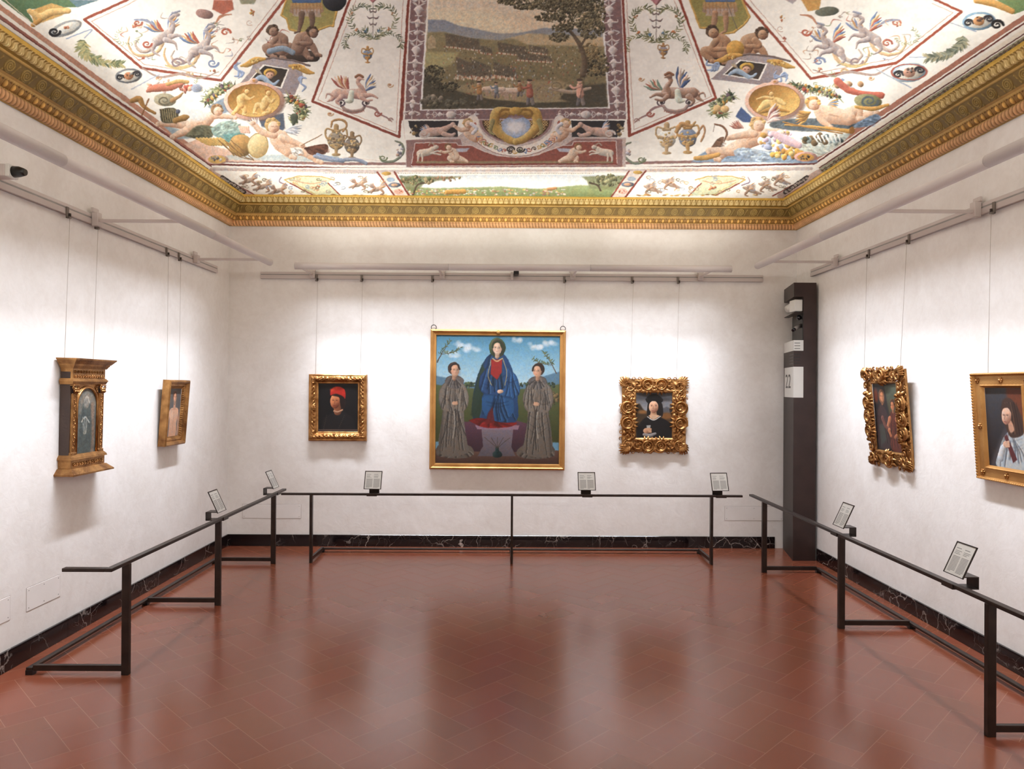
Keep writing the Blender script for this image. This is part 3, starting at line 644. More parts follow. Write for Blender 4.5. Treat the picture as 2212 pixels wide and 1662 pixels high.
def painting_florid(art, t, W, H, w_, h_, seed, cups, deep=.05, tr=.011, cx=0, cz=0):
    bwx, bwz = (W-w_)/2, (H-h_)/2; bw = min(bwx, bwz)
    mb = MB(); ring(mb, w_, h_, bw*.9, [(0, .026), (.08, .040), (.16, .040), (.22, .026), (.6, .030), (1, .020)], lambda s, U, k, L: .012*np.sin(s*70+4*U)*np.sin(PI*U)*np.cos(U*9+s*30), .008)
    mb.build('frame', M['gold_dark'], t)
    r = random.Random(seed); a, b = w_/2+bwx*.52, h_/2+bwz*.52
    def place(x, z, nx, nz, sz):     # one big volute shell, opening outward, mirrored
        m = 1 if r.random() < .5 else -1; mb = MB()
        bowl(mb, x, z, sz*.62, sz*.62, .018, deep*.55); 
        an = math.atan2(nz, nx); scroll(mb, x, z, sz*.92, 1.35, an+PI*.75*m, -m, deep*.55, tr, 34, rise=.9)
        scroll(mb, x, z, sz*.42, 1.2, an+m, m, deep*.75, tr*.62, 20)
        for k in range(5):
            q = an+PI+(k-2)*.42; leaf(mb, (x+math.cos(q)*sz*.4, z+math.sin(q)*sz*.4), (x+math.cos(q+.3*m)*sz*1.15, z+math.sin(q+.3*m)*sz*1.15), sz*.13, deep*.35, deep*.45, .12*m)
        tx, tz = -nz, nx
        for q in (-1, 1):
            for e_, w2, l2 in ((.25, .16, 1.25), (-.35, .13, 1.1), (-.05, .12, 1.35)):
                leaf(mb, (x+tx*q*sz*.55+nx*sz*e_, z+tz*q*sz*.55+nz*sz*e_), (x+tx*q*sz*l2+nx*sz*(e_*2.2), z+tz*q*sz*l2+nz*sz*(e_*2.2)), sz*w2, deep*.30, deep*.5, .12*q)
        mb.build('volute', M['gold'], t)
    nx_, nz_ = cups
    for sz_ in (-1, 1):
        for i in range(nx_): place(-a*.50+a*1.0*(i+.5)/nx_*1.0 if nx_ > 1 else 0, sz_*b, 0, sz_, bwz*.58)
    for sx in (-1, 1):
        for i in range(nz_): place(sx*a, -b*.52+b*1.04*(i+.5)/nz_ if nz_ > 1 else 0, sx, 0, bwx*.60)
    for sx in (-1, 1):
        for sz_ in (-1, 1):      # corners: leaf fans and volutes, ragged outline
            x, z = sx*(W/2-bwx*.45), sz_*(H/2-bwz*.45); mb = MB()
            scroll(mb, x-sx*bwx*.1, z-sz_*bwz*.1, bwx*.36, 1.4, r.uniform(0, 6), sx*sz_, deep*.6, tr*.9, 26)
            scroll(mb, x-sx*bwx*.05, z-sz_*bwz*.62, bwx*.25, 1.3, 1, -sx*sz_, deep*.6, tr*.8, 22); scroll(mb, x-sx*bwx*.62, z-sz_*bwz*.05, bwx*.25, 1.3, 2, sx*sz_, deep*.6, tr*.8, 22)
            for k in range(7):
                q = math.atan2(sz_, sx)+(k-3)*.30; l = bwx*(.62-.05*abs(k-3)); leaf(mb, (x-sx*bwx*.1, z-sz_*bwz*.1), (x+math.cos(q)*l, z+math.sin(q)*l), bwx*.09, deep*.3, deep*.5, .1)
            scroll(mb, sx*(W/2-bwx*.12), sz_*(H/2-bwz*.12), bwx*.13, 1.1, r.uniform(0, 6), sx, deep*.4, tr*.6, 14); mb.build('corner_carving', M['gold'], t)
    # small knobs on the rim
    for k in range(10):
        u = (k+.5)/10*2-1
        for sz_ in (-1, 1):
            if r.random() < .75: mb = MB(); scroll(mb, u*W/2*.86, sz_*(H/2-bwz*.10), bwz*.14, 1.2, r.uniform(0, 6), 1, deep*.35, tr*.6, 14); mb.build('rim_scroll', M['gold'], t)
        for sx in (-1, 1):
            if r.random() < .75: mb = MB(); scroll(mb, sx*(W/2-bwx*.10), u*H/2*.86, bwx*.14, 1.2, r.uniform(0, 6), -1, deep*.35, tr*.6, 14); mb.build('rim_scroll', M['gold'], t)
    # ribbon of leaves hugging the opening
    mb = MB()
    for k in range(4):
        L_ = (w_ if k % 2 == 0 else h_); n = int(L_/.035)
        for i in range(n):
            s_ = -L_/2+L_*(i+.5)/n; d_ = (h_ if k % 2 == 0 else w_)/2+.02; e = .028
            p0, p1 = {0: ((s_, d_), (s_+e*np.sign(s_), d_+.022)), 2: ((s_, -d_), (s_+e*np.sign(s_), -d_-.022)), 1: ((d_, s_), (d_+.022, s_+e*np.sign(s_))), 3: ((-d_, s_), (-d_-.022, s_+e*np.sign(s_)))}[k]
            leaf(mb, p0, p1, .010, .026, .012)
    mb.build('leaf_border', M['gold'], t)
    canvas_obj(t, art, w_+.006, h_+.006, .022)
def painting_small_left(art):
    y0, y1 = 6.84, 7.27; z0, z1 = 1.315, 1.95; W, H = .43, .635; t = frame_at(1, (y0+y1)/2, (z0+z1)/2, XL+.03, 1, 'small upright painting of a bare torso in a plain gold frame on the left wall', lean=.075)
    bw = .085; w_, h_ = W-2*bw, H-2*bw
    def orn(s, U, k, L): return .005*(np.sin(s*2*PI/.022) > 0)*np.exp(-((U-.2)/.07)**2)
    mb = MB(); ring(mb, w_, h_, bw, [(0, .026), (.08, .032), (.12, .030), (.3, .044), (.36, .050), (.55, .046), (.62, .066), (.85, .076), (1, .066)], orn, .0055)
    mb.build('frame', M['gold_dark'], t); canvas_obj(t, art, w_+.004, h_+.004, .024)
    c = at(357, 820, 0, XL+.06)
    for i, (px, s) in enumerate(((357, 6.93), (400, 7.19))): hanger(1, s, XL, 1, s-.01, .05, 1.88, ('near' if i == 0 else 'far')+' cable of the small bare torso painting', 'cables of the left wall pictures')
def painting_tabernacle(art):
    y0, y1 = 5.33, 5.79; z0, z1 = 1.225, 2.095; t = frame_at(1, 5.56, (z0+z1)/2, XL+.004, 1, 'arched painting in a temple shaped gold frame on the left wall', lean=.02)
    H = z1-z0; h0 = -H/2; g = M['gold_dark']
    # box body
    MB().box((-.215, -.075, h0+.13), (.215, 0, H/2-.10), .002).build('case', M['brown_wood'], t)
    def slab(lst, nm, m):      # stacked mouldings: (z0,z1,halfwidth0,halfwidth1,depth0,depth1)
        mb = MB()
        for (a, b, w0, w1, d0, d1) in lst:
            mb.add([(-w0, -d0, a), (w0, -d0, a), (w0, 0, a), (-w0, 0, a), (-w1, -d1, b), (w1, -d1, b), (w1, 0, b), (-w1, 0, b)], [(0, 3, 2, 1), (4, 5, 6, 7), (0, 1, 5, 4), (1, 2, 6, 5), (2, 3, 7, 6), (3, 0, 4, 7)])
        mb.build(nm, m, t)
    T_ = H/2
    slab([(T_-.012, T_, .272, .275, .148, .15), (T_-.042, T_-.012, .245, .268, .120, .146), (T_-.055, T_-.042, .236, .240, .112, .116), (T_-.075, T_-.055, .222, .232, .098, .110), (T_-.150, T_-.075, .214, .214, .090, .090),
          (T_-.160, T_-.150, .226, .222, .100, .096), (T_-.172, T_-.160, .234, .230, .108, .104), (T_-.195, T_-.172, .220, .230, .094, .104)], 'entablature', g)
    slab([(h0, h0+.012, .272, .272, .150, .150), (h0+.012, h0+.050, .270, .232, .148, .108), (h0+.050, h0+.115, .222, .222, .098, .098), (h0+.115, h0+.130, .236, .232, .112, .108), (h0+.130, h0+.152, .232, .212, .108, .090)], 'base', g)
    # friezes: rosette rows
    for zc, n, r_, d in ((T_-.098, 11, .013, .092), (T_-.132, 13, .014, .094), (h0+.083, 12, .018, .100)):
        for i in range(n):
            mb = MB(); x = -.2+.4*(i+.5)/n; scroll(mb, x, zc, r_, 1.3, i % 2*PI, 1 if i % 2 else -1, d, .0035, 14); mb.ball((x, -d-.002, zc), .004, 8, 5); mb.build('carved_rosette', M['gold'], t)
    # pilasters + capitals
    for sx in (-1, 1):
        mb = MB(); mb.box((sx*.150, -.088, h0+.150), (sx*.205, -.070, T_-.262), .003); mb.box((sx*.143, -.094, h0+.150), (sx*.212, -.07, h0+.170), .003); mb.box((sx*.155, -.092, h0+.175), (sx*.158, -.085, T_-.265)); mb.box((sx*.197, -.092, h0+.175), (sx*.200, -.085, T_-.265))
        p = mb.build('pilaster', g, t)
        mb = MB(); z = h0+.185; k = 0
        while z < T_-.27: scroll(mb, sx*.1775, z, .012, 1.1, (k % 2)*PI, 1 if k % 2 else -1, .087, .0035, 12); mb.ball((sx*.1775+(.008 if k % 2 else -.008), -.090, z+.012), .005, 8, 5); z += .026; k += 1
        mb.build('carved_vine', M['gold'], p)
        mb = MB(); zc = T_-.232
        for xx in (-.024, 0, .024):
            leaf(mb, (sx*.1775+xx*.6, zc-.030), (sx*.1775+xx, zc+.018), .010, .086, .016); leaf(mb, (sx*.1775+xx*.5, zc-.034), (sx*.1775+xx*.8, zc-.002), .008, .090, .018)
        for q in (-1, 1): scroll(mb, sx*.1775+q*.026, zc+.014, .016, 1.4, -PI/2, q, .095, .005, 18)
        mb.box((sx*.1775-.038, -.104, zc+.026), (sx*.1775+.038, -.07, zc+.036), .003); mb.build('capital', M['gold'], t)
    # arch moulding and spandrels
    w_ = .25; cz = T_-.215-w_/2-.012; zb = h0+.150
    mb = MB(); arc = [(w_/2+.008)*np.array([math.cos(a), math.sin(a)]) for a in np.linspace(0, PI, 25)]
    path = [(w_/2+.008, -.080, zb)]+[(p[0], -.080, cz+p[1]) for p in arc]+[(-w_/2-.008, -.080, zb)]; mb.tube(path, .009, 8)
    path2 = [((p[0]/(w_/2+.008))*(w_/2+.020), -.078, (p[2]-cz)/(w_/2+.008)*(w_/2+.020)+cz if p[2] > cz else p[2]) for p in path]; mb.tube(path2, .006, 8)
    # spandrel plate with arched hole
    q = []; o = []
    A_ = np.linspace(0, PI, 25)
    for a in A_: q.append((w_/2*math.cos(a), cz+w_/2*math.sin(a)))
    for a in A_:
        x, z = math.cos(a), math.sin(a); k = min(.15/max(abs(x), 1e-6), (T_-.195-cz)/max(z, 1e-6)); o.append((x*k, cz+z*k))
    mb.grid(np.array([[(x, -.076, z) for x, z in q], [(x, -.076, z) for x, z in o]]), False, flip=False)
    for sx in (-1, 1):
        mb.box((sx*w_/2, -.076, zb-.01), (sx*.150, -.070, cz))
        for k in range(3): scroll(mb, sx*(.112+.012*k), T_-.222-.016*k, .011, 1.2, 0, sx, .078, .004, 12)
    mb.build('arch', M['gold'], t)
    hcan = (cz+w_/2)-zb; cv = canvas_obj(t, art, w_, hcan, 0, arch=True); cv.location = (0, -.0755, (cz+w_/2+zb)/2)
    for i, s in enumerate((5.37, 5.74)): hanger(1, s, XL, 1, s-.01, .03, z1-.01, ('near' if i == 0 else 'far')+' cable of the arched altarpiece painting', 'cables of the left wall pictures')
def orn_beads(s, U, k, L):
    a = np.abs(np.sin(s*PI/.0095))*np.exp(-((U-.16)/.035)**2)*.005; b = np.abs(np.sin(s*PI/.021))*np.exp(-((U-.92)/.05)**2)*.009
    return a+b+.0012*np.sin(s*180)*np.sin(U*60)*(np.abs(U-.5) < .28)
def painting_rosettes(art):
    y0, y1 = 4.585, 5.175; W = .59; z0, z1 = 1.265, 2.02; H = z1-z0; t = frame_at(1, (y0+y1)/2, (z0+z1)/2, XR-.03, -1, 'white robed figure in a gold frame with rosettes cut by the right edge', lean=.07)
    bw = .105; w_, h_ = W-2*bw, H-2*bw
    mb = MB(); ring(mb, w_, h_, bw, [(0, .022), (.10, .040), (.16, .044), (.22, .036), (.80, .036), (.86, .050), (.95, .052), (1, .045)], orn_beads, .0042); mb.build('frame', M['gold_pale'], t)
    a, b = w_/2+bw*.5, h_/2+bw*.5
    for (x, z) in ((-a, b), (a, b), (-a, -b), (a, -b), (0, b), (0, -b), (-a, 0), (a, 0)):
        mb = MB(); mb.ball((x, -.044, z), .010, 10, 7)
        for k in range(6): an = k*PI/3; mb.ball((x+.015*math.cos(an), -.039, z+.015*math.sin(an)), .008, 8, 5, (1, .7, 1))
        mb.build('rosette', M['gold'], t)
    canvas_obj(t, art, w_+.004, h_+.004, .020)
    hanger(1, 5.03, XR, -1, 5.05, .06, z1-.02, 'cable above the white robe painting at the right edge', 'cables of the right wall pictures')
def place_paintings(A):
    painting_redcap(A['redcap']); painting_large(A['large'])
    c = at(1414, 898, 1, YB-.06); s, z = float(c[0]), float(c[2]); W, H = 149*MS, 166*MS
    t = frame_at(0, s, z, YB-.004, -1, 'dark hat portrait in a gold frame of big carved scrolls on the back wall')
    painting_florid(A['hat'], t, W, H, 78*MS, 98*MS, 3, (2, 2), .055, .011)
    for q in (-.27, .275): hanger(0, s+q, YB, -1, s+q-.01, .03, z+H/2-.03, 'thin picture cable %s above the dark hat portrait' % ('left' if q < 0 else 'right'), 'cables of the back wall pictures')
    y0, y1 = 6.05, 6.75; z0, z1 = 1.20, 2.10
    t = frame_at(1, (y0+y1)/2, (z0+z1)/2, XR-.035, -1, 'dark seated group in a wide gold scrollwork frame on the right wall', lean=.09)
    painting_florid(A['group'], t, y1-y0, z1-z0, .42, .60, 8, (1, 3), .075, .014)
    for i, s in enumerate((6.78, 6.10)): hanger(1, s, XR, -1, s-.03 if i == 0 else s+.03, .09, z1-.03, ('far' if i == 0 else 'near')+' cable of the scrollwork frame on the right wall', 'cables of the right wall pictures')
# ------------------------------------------------------------------ a small painter: strokes, shaded forms and washes laid into a colour array
def catmull(P, n=7):
    P = np.array(P, float)
    if len(P) < 3: return P
    Q = np.vstack([2*P[0]-P[1], P, 2*P[-1]-P[-2]]); out = []
    for i in range(1, len(Q)-2):
        t = np.linspace(0, 1, n, endpoint=False)[:, None]; a, b, c, d = Q[i-1], Q[i], Q[i+1], Q[i+2]
        out.append(.5*((2*b)+(-a+c)*t+(2*a-5*b+4*c-d)*t*t+(-a+3*b-3*c+d)*t**3))
    out.append(P[-1:]); return np.vstack(out)
class Cv:
    def __init__(s, u0, v0, u1, v1, k, bg):
        s.u0, s.v0, s.k = u0, v0, k; s.W = int((u1-u0)*k); s.H = int((v1-v0)*k); s.a = np.empty((s.H, s.W, 3), np.float32); s.a[:] = bg
        s.r = np.random.RandomState(1)
    def win(s, u0, v0, u1, v1):
        i0 = max(0, int((v0-s.v0)*s.k)-1); i1 = min(s.H, int((v1-s.v0)*s.k)+2); j0 = max(0, int((u0-s.u0)*s.k)-1); j1 = min(s.W, int((u1-s.u0)*s.k)+2)
        if i1 <= i0 or j1 <= j0: return None
        U = (s.u0+(np.arange(j0, j1)+.5)/s.k)[None, :].astype(np.float32); V = (s.v0+(np.arange(i0, i1)+.5)/s.k)[:, None].astype(np.float32)
        return (slice(i0, i1), slice(j0, j1)), U, V
    def mix(s, sl, al, col):
        a = s.a[sl]; al = al[..., None]; a += (np.asarray(col, np.float32)-a)*al
    def poly(s, pts, c, soft=.8, al=1., c2=None, smooth=False, axis=1, noise=0.):
        P = np.array(pts, float)
        if smooth: P = catmull(np.vstack([P, P[:1]]), 6)[:-1]
        w = s.win(P[:, 0].min()-soft, P[:, 1].min()-soft, P[:, 0].max()+soft, P[:, 1].max()+soft)
        if w is None: return
        sl, U, V = w; ins = np.zeros((V.shape[0], U.shape[1]), bool); d2 = np.full(ins.shape, 1e9, np.float32)
        for (x0, y0), (x1, y1) in zip(P, np.roll(P, -1, 0)):
            dx, dy = x1-x0, y1-y0; L = dx*dx+dy*dy+1e-9
            t = np.clip(((U-x0)*dx+(V-y0)*dy)/L, 0, 1); d2 = np.minimum(d2, (U-x0-t*dx)**2+(V-y0-t*dy)**2)
            if y0 != y1: ins ^= ((V >= min(y0, y1)) & (V < max(y0, y1)) & (U < x0+(V-y0)*dx/dy))
        sd = np.where(ins, -1, 1)*np.sqrt(d2); A = np.clip(.5-sd/soft, 0, 1)*al
        if c2 is not None:
            q = (V-P[:, 1].min())/max(1e-6, np.ptp(P[:, 1])) if axis else (U-P[:, 0].min())/max(1e-6, np.ptp(P[:, 0])); q = np.clip(q, 0, 1)+0*A
            c = np.asarray(c, float)*(1-q[..., None])+np.asarray(c2, float)*q[..., None]
        s.mix(sl, A, c)
    def stroke(s, pts, r, c, hi=None, lo=None, soft=.8, al=1., smooth=True, shade=False, L=(-.6, -.8)):
        P = np.array(pts, float); n0 = len(P); R = np.full(n0, r, float) if np.isscalar(r) else np.interp(np.linspace(0, 1, n0), np.linspace(0, 1, len(r)), r)
        if smooth and n0 > 2: Q = catmull(P, 6); R = np.interp(np.linspace(0, 1, len(Q)), np.linspace(0, 1, n0), R); P = Q
        m = R.max()+soft; w = s.win(P[:, 0].min()-m, P[:, 1].min()-m, P[:, 0].max()+m, P[:, 1].max()+m)
        if w is None: return
        sl, U, V = w; best = np.full((V.shape[0], U.shape[1]), 1e9, np.float32); sh = np.zeros_like(best)
        for i in range(len(P)-1):
            (x0, y0), (x1, y1) = P[i], P[i+1]; dx, dy = x1-x0, y1-y0; LL = dx*dx+dy*dy+1e-9
            t = np.clip(((U-x0)*dx+(V-y0)*dy)/LL, 0, 1); ex = U-x0-t*dx; ey = V-y0-t*dy; rr = R[i]+(R[i+1]-R[i])*t; d = np.sqrt(ex*ex+ey*ey)-rr
            if shade: q = (ex*L[0]+ey*L[1])/np.maximum(rr, .3); sh = np.where(d < best, q, sh)
            best = np.minimum(best, d)
        A = np.clip(.5-best/soft, 0, 1)*al; c = np.asarray(c, float)
        if shade:
            hi = np.minimum(c*1.12+18, 255) if hi is None else np.asarray(hi, float); lo = c*.6 if lo is None else np.asarray(lo, float); q = np.clip(sh, -1, 1)[..., None]
            c = c+(hi-c)*np.maximum(q, 0)+(lo-c)*np.maximum(-q, 0)
        s.mix(sl, A, c)
    def ell(s, cx, cy, rx, ry, c, rot=0., hi=None, lo=None, soft=.8, al=1., shade=False, ring=None, L=(-.6, -.8)):
        m = max(rx, ry)+soft; w = s.win(cx-m, cy-m, cx+m, cy+m)
        if w is None: return
        sl, U, V = w; co, si = math.cos(rot), math.sin(rot); x = ((U-cx)*co+(V-cy)*si)/rx; y = (-(U-cx)*si+(V-cy)*co)/ry; e = np.sqrt(x*x+y*y); mm = min(rx, ry)
        A = np.clip(.5-(e-1)*mm/soft, 0, 1)*al
        if ring: A = A*np.clip(.5+(e-1+ring/mm)*mm/soft, 0, 1)
        c = np.asarray(c, float)
        if shade:
            hi = np.minimum(c*1.12+18, 255) if hi is None else np.asarray(hi, float); lo = c*.6 if lo is None else np.asarray(lo, float)
            q = np.clip((U-cx)/m*L[0]+(V-cy)/m*L[1], -1, 1)[..., None]; q = q*1.2; q = np.clip(q, -1, 1); c = c+(hi-c)*np.maximum(q, 0)+(lo-c)*np.maximum(-q, 0)
        s.mix(sl, A, c)
    def spiral(s, cx, cy, r, turns, a0, dr, w, c, sq=.75, **k):
        P = [(cx+r*(1-.85*u)*math.cos(a0+dr*2*PI*turns*u), cy+sq*r*(1-.85*u)*math.sin(a0+dr*2*PI*turns*u)) for u in np.linspace(0, 1, max(8, int(turns*14)))]
        s.stroke(P, [w, w*.4], c, smooth=False, **k)
    def leaves(s, path, n, ln, cols, wd=.24, spread=.8, soft=.7, jit=.25, both=True):
        Q = catmull(path, 12); T = np.gradient(Q, axis=0)
        for i in range(n):
            u = (i+.5)/n*(len(Q)-1); j = int(u); p = Q[j]; a = math.atan2(T[j][1], T[j][0])
            for sd in ((-1, 1) if both else (s.r.choice((-1, 1)),)):
                b = a+sd*spread+s.r.uniform(-jit, jit); l = ln*s.r.uniform(.7, 1.15); c = cols[s.r.randint(len(cols))]; e = (p[0]+l*math.cos(b), p[1]+l*.8*math.sin(b)); m = ((p[0]+e[0])/2, (p[1]+e[1])/2)
                s.stroke([p, m, e], [l*.05, l*wd*.5, l*.03], c, soft=soft, smooth=False)
    def cluster(s, cx, cy, rx, ry, n, size, pal, rot=0., el=.6):
        co, si = math.cos(rot), math.sin(rot)
        for _ in range(n):
            r = math.sqrt(s.r.rand()); a = s.r.rand()*2*PI; x, y = rx*r*math.cos(a), ry*r*math.sin(a); c = np.array(pal[s.r.randint(len(pal))], float)*s.r.uniform(.85, 1.12); z = size*s.r.uniform(.5, 1.2)
            s.ell(cx+x*co-y*si, cy+x*si+y*co, z, z*s.r.uniform(el*.7, 1), np.clip(c, 0, 255), rot=s.r.rand()*3, shade=True, hi=np.minimum(c*1.25+8, 255), lo=c*.5)
    def grain(s, amp, sc):
        h, w = s.H//sc+2, s.W//sc+2; g = s.r.uniform(-1, 1, (h, w)); y = np.arange(s.H)/sc; x = np.arange(s.W)/sc; yi, xi = y.astype(int), x.astype(int); fy, fx = (y-yi)[:, None], (x-xi)[None, :]
        fy = fy*fy*(3-2*fy); fx = fx*fx*(3-2*fx)
        v = g[yi][:, xi]*(1-fy)*(1-fx)+g[yi+1][:, xi]*fy*(1-fx)+g[yi][:, xi+1]*(1-fy)*fx+g[yi+1][:, xi+1]*fy*fx; s.a *= (1+amp*v[..., None]).astype(np.float32)
    def finish(s, warp=1.1, sat=.84, brush=.10, bg=None, soften=True):
        """hand of the painter: wavering edges, broken brushwork, slightly faded colour"""
        def fld(sc, amp):
            h, w = int(s.H/sc)+3, int(s.W/sc)+3; g = s.r.uniform(-1, 1, (h, w)).astype(np.float32); y = np.arange(s.H)/sc; x = np.arange(s.W)/sc; yi, xi = y.astype(int), x.astype(int); fy, fx = (y-yi)[:, None].astype(np.float32), (x-xi)[None, :].astype(np.float32)
            fy = fy*fy*(3-2*fy); fx = fx*fx*(3-2*fx); return amp*(g[yi][:, xi]*(1-fy)*(1-fx)+g[yi+1][:, xi]*fy*(1-fx)+g[yi][:, xi+1]*(1-fy)*fx+g[yi+1][:, xi+1]*fy*fx)
        k = s.k; du = fld(3.2*k, warp*k)+fld(9*k, warp*1.1*k); dv = fld(3.2*k, warp*.8*k)+fld(9*k, warp*.9*k)
        if soften:
            d = s.a-np.median(s.a.reshape(-1, 3)[::97], axis=0) if bg is None else s.a-np.asarray(bg, np.float32); m = np.clip(np.abs(d).sum(-1)/60, 0, 1)
        I = np.clip(np.arange(s.H)[:, None]+dv, 0, s.H-1.01); J = np.clip(np.arange(s.W)[None, :]+du, 0, s.W-1.01); i, j = I.astype(int), J.astype(int); a, b = (I-i)[..., None], (J-j)[..., None]; A = s.a
        A = (A[i, j]*(1-a)*(1-b)+A[i, j+1]*(1-a)*b+A[i+1, j]*a*(1-b)+A[i+1, j+1]*a*b).astype(np.float32)
        m = m[i, j]; g = (fld(1.1*k, brush)+fld(2.6*k, brush*1.1)+fld(6*k, brush*.7))*m; A *= (1-.05*m+g)[..., None]
        t = fld(4*k, .05)*m; A[..., 0] *= 1+t; A[..., 2] *= 1-t
        lum = A @ np.array([.3, .59, .11], np.float32); A = lum[..., None]*(1-sat)+A*sat; s.a = np.clip(A, 0, 255)
    def region_grain(s, pts, amp, n, size, pal, ang=0., al=.35):
        P = np.array(pts, float); (x0, y0), (x1, y1) = P.min(0), P.max(0)
        for _ in range(n):
            x, y = s.r.uniform(x0, x1), s.r.uniform(y0, y1); ins = False
            for (a, b), (c, d) in zip(P, np.roll(P, -1, 0)):
                if (b > y) != (d > y) and x < a+(y-b)*(c-a)/(d-b): ins = not ins
            if ins: l = size*s.r.uniform(.5, 1.5); a = ang+s.r.uniform(-.4, .4); s.stroke([(x, y), (x+l*math.cos(a), y+l*math.sin(a))], size*.22, pal[s.r.randint(len(pal))], soft=size*.3, al=al)
SKIN = (222, 182, 150); SKLO = (158, 106, 78); SKHI = (246, 220, 196); BR = (148, 106, 82); BRHI = (196, 152, 120); BRLO = (92, 60, 46)
def human(C, s, head, neck, chest, hip, arms=(), legs=(), skin=SKIN, hi=SKHI, lo=SKLO, hair=(128, 84, 48), face=(1, 0)):
    k = dict(hi=hi, lo=lo, shade=True)
    for l in legs: C.stroke(l, [s*.46, s*.34, s*.20], skin, **k)
    C.stroke([neck, chest, hip], [s*.34, s*.62, s*.52], skin, **k)
    m = ((chest[0]+hip[0])/2, (chest[1]+hip[1])/2); C.stroke([chest, m], s*.05, lo, al=.4, soft=1.2)
    for a in arms:
        C.stroke(a, [s*.27, s*.22, s*.15], skin, **k); C.ell(a[-1][0], a[-1][1], s*.19, s*.15, skin, **k)
    for l in legs: q = l[-1]; p = l[-2]; d = np.array(q, float)-p; d /= np.hypot(*d)+1e-6; C.stroke([q, (q[0]+d[1]*s*.35, q[1]+abs(d[0])*s*.12)], s*.15, skin, **k)
    hx, hy = head; C.ell(hx, hy-s*.08, s*.50, s*.46, hair, shade=True); C.ell(hx+face[0]*s*.10, hy+s*.06, s*.38, s*.38, skin, **k)
    ex, ey = hx+face[0]*s*.16, hy+s*.02
    for q in (-1, 1): C.stroke([(ex+q*s*.14-s*.06, ey), (ex+q*s*.14+s*.06, ey)], s*.025, lo, soft=.7, al=.7)
    C.stroke([(ex-s*.05, ey+s*.22), (ex+s*.05, ey+s*.22)], s*.02, (160, 84, 66), al=.5, soft=.6); C.stroke([(ex, ey), (ex-s*.02, ey+s*.12)], s*.02, lo, al=.4, soft=.6)
    for _ in range(9): a = C.r.uniform(PI*.95, 2.05*PI); C.ell(hx+s*.44*math.cos(a), hy-s*.06+s*.42*math.sin(a), s*.12, s*.10, np.array(hair)*C.r.uniform(.8, 1.3), shade=True)
def wing(C, x, y, s, a, cols, n=6):
    for i in range(n):
        b = a+(i-n/2)*.16; l = s*(1-.07*i); C.stroke([(x, y), (x+l*.55*math.cos(b-.15), y+l*.55*math.sin(b-.15)), (x+l*math.cos(b), y+l*math.sin(b))], [s*.05, s*.09, s*.02], cols[i % len(cols)], shade=True)
def sphinx(C, T, s, m=1, tint=((206, 160, 142), (120, 84, 92)), w1=((178, 92, 78), (206, 150, 96)), w2=((96, 120, 172), (214, 178, 130))):
    """winged beast over a scroll swag, local frame 0..1; m mirrors"""
    P = lambda x, y: T(x*m*s, y*s); c, lo = tint; hi = (238, 208, 192); k = dict(shade=True, hi=hi, lo=lo)
    sw = lambda pts, r, cc, **q: C.stroke([P(*p) for p in pts], [x*s for x in r] if not np.isscalar(r) else r*s, cc, **q)
    # swag and scrolls under
    sw([(-.30, .62), (-.2, .80), (.0, .86), (.2, .80), (.30, .62)], .018, (150, 120, 116)); sw([(-.26, .66), (-.18, .76), (0, .80), (.18, .76), (.26, .66)], .03, (168, 140, 132), shade=True)
    for i in range(13): x = -.24+.04*i; y = .80-.9*x*x; sw([(x, y+.03), (x, y+.07)], .006, (178, 90, 70))
    for q in (-1, 1):
        X, Y = P(q*.30, .56); C.spiral(X, Y, s*.11, 1.5, PI/2, q, s*.018, (90, 74, 84)); C.ell(X, Y, s*.035, s*.03, (60, 50, 50))
    sw([(.30, .66), (.50, .74), (.62, .90), (.78, 1.0), (.90, 1.12)], [.02, .03, .02, .015, .01], (160, 120, 118)); X, Y = P(.56, .88); C.spiral(X, Y, s*.09, 1.3, 0, 1, s*.022, (176, 92, 78)); X, Y = P(.86, 1.06); C.spiral(X, Y, s*.06, 1.3, 0, -1, s*.014, (170, 130, 120))
    wing(C, *P(-.12, .18), s*.48, -2.0 if m > 0 else -1.14, [w1[0], (236, 200, 180), w1[1]], 7); wing(C, *P(.30, .20), s*.40, -.75 if m > 0 else -2.4, [w2[0], w2[1], (236, 214, 190)], 7)
    sw([(-.10, .32), (-.42, .30), (-.50, .44), (-.62, .52)], [.09, .10, .05, .015], c, **k); sw([(-.50, .34), (-.62, .30), (-.66, .42)], [.03, .02, .01], c, **k)
    sw([(.15, .30), (-.1, .30), (-.38, .30)], [.13, .11, .12], c, **k); sw([(.20, .32), (.18, .12), (.10, -.02), (.12, -.12)], [.12, .06, .045, .05], c, **k)
    sw([(.22, .36), (.42, .34), (.56, .42)], [.07, .035, .02], c, **k); sw([(.18, .40), (.30, .50), (.44, .48)], [.06, .035, .02], c, **k); sw([(-.3, .40), (-.40, .52), (-.34, .62)], [.07, .04, .02], c, **k)
    sw([(-.05, .26), (-.08, .48), (-.2, .52)], [.06, .08, .02], (206, 214, 196), shade=True)
    X, Y = P(.14, -.16); C.ell(X, Y, s*.075, s*.06, c, **k); sw([(.05, -.2), (.13, -.25), (.22, -.2)], .03, (150, 96, 66), shade=True); C.stroke([P(.17, -.15), P(.235, -.12)], [s*.03, s*.01], c, shade=True)
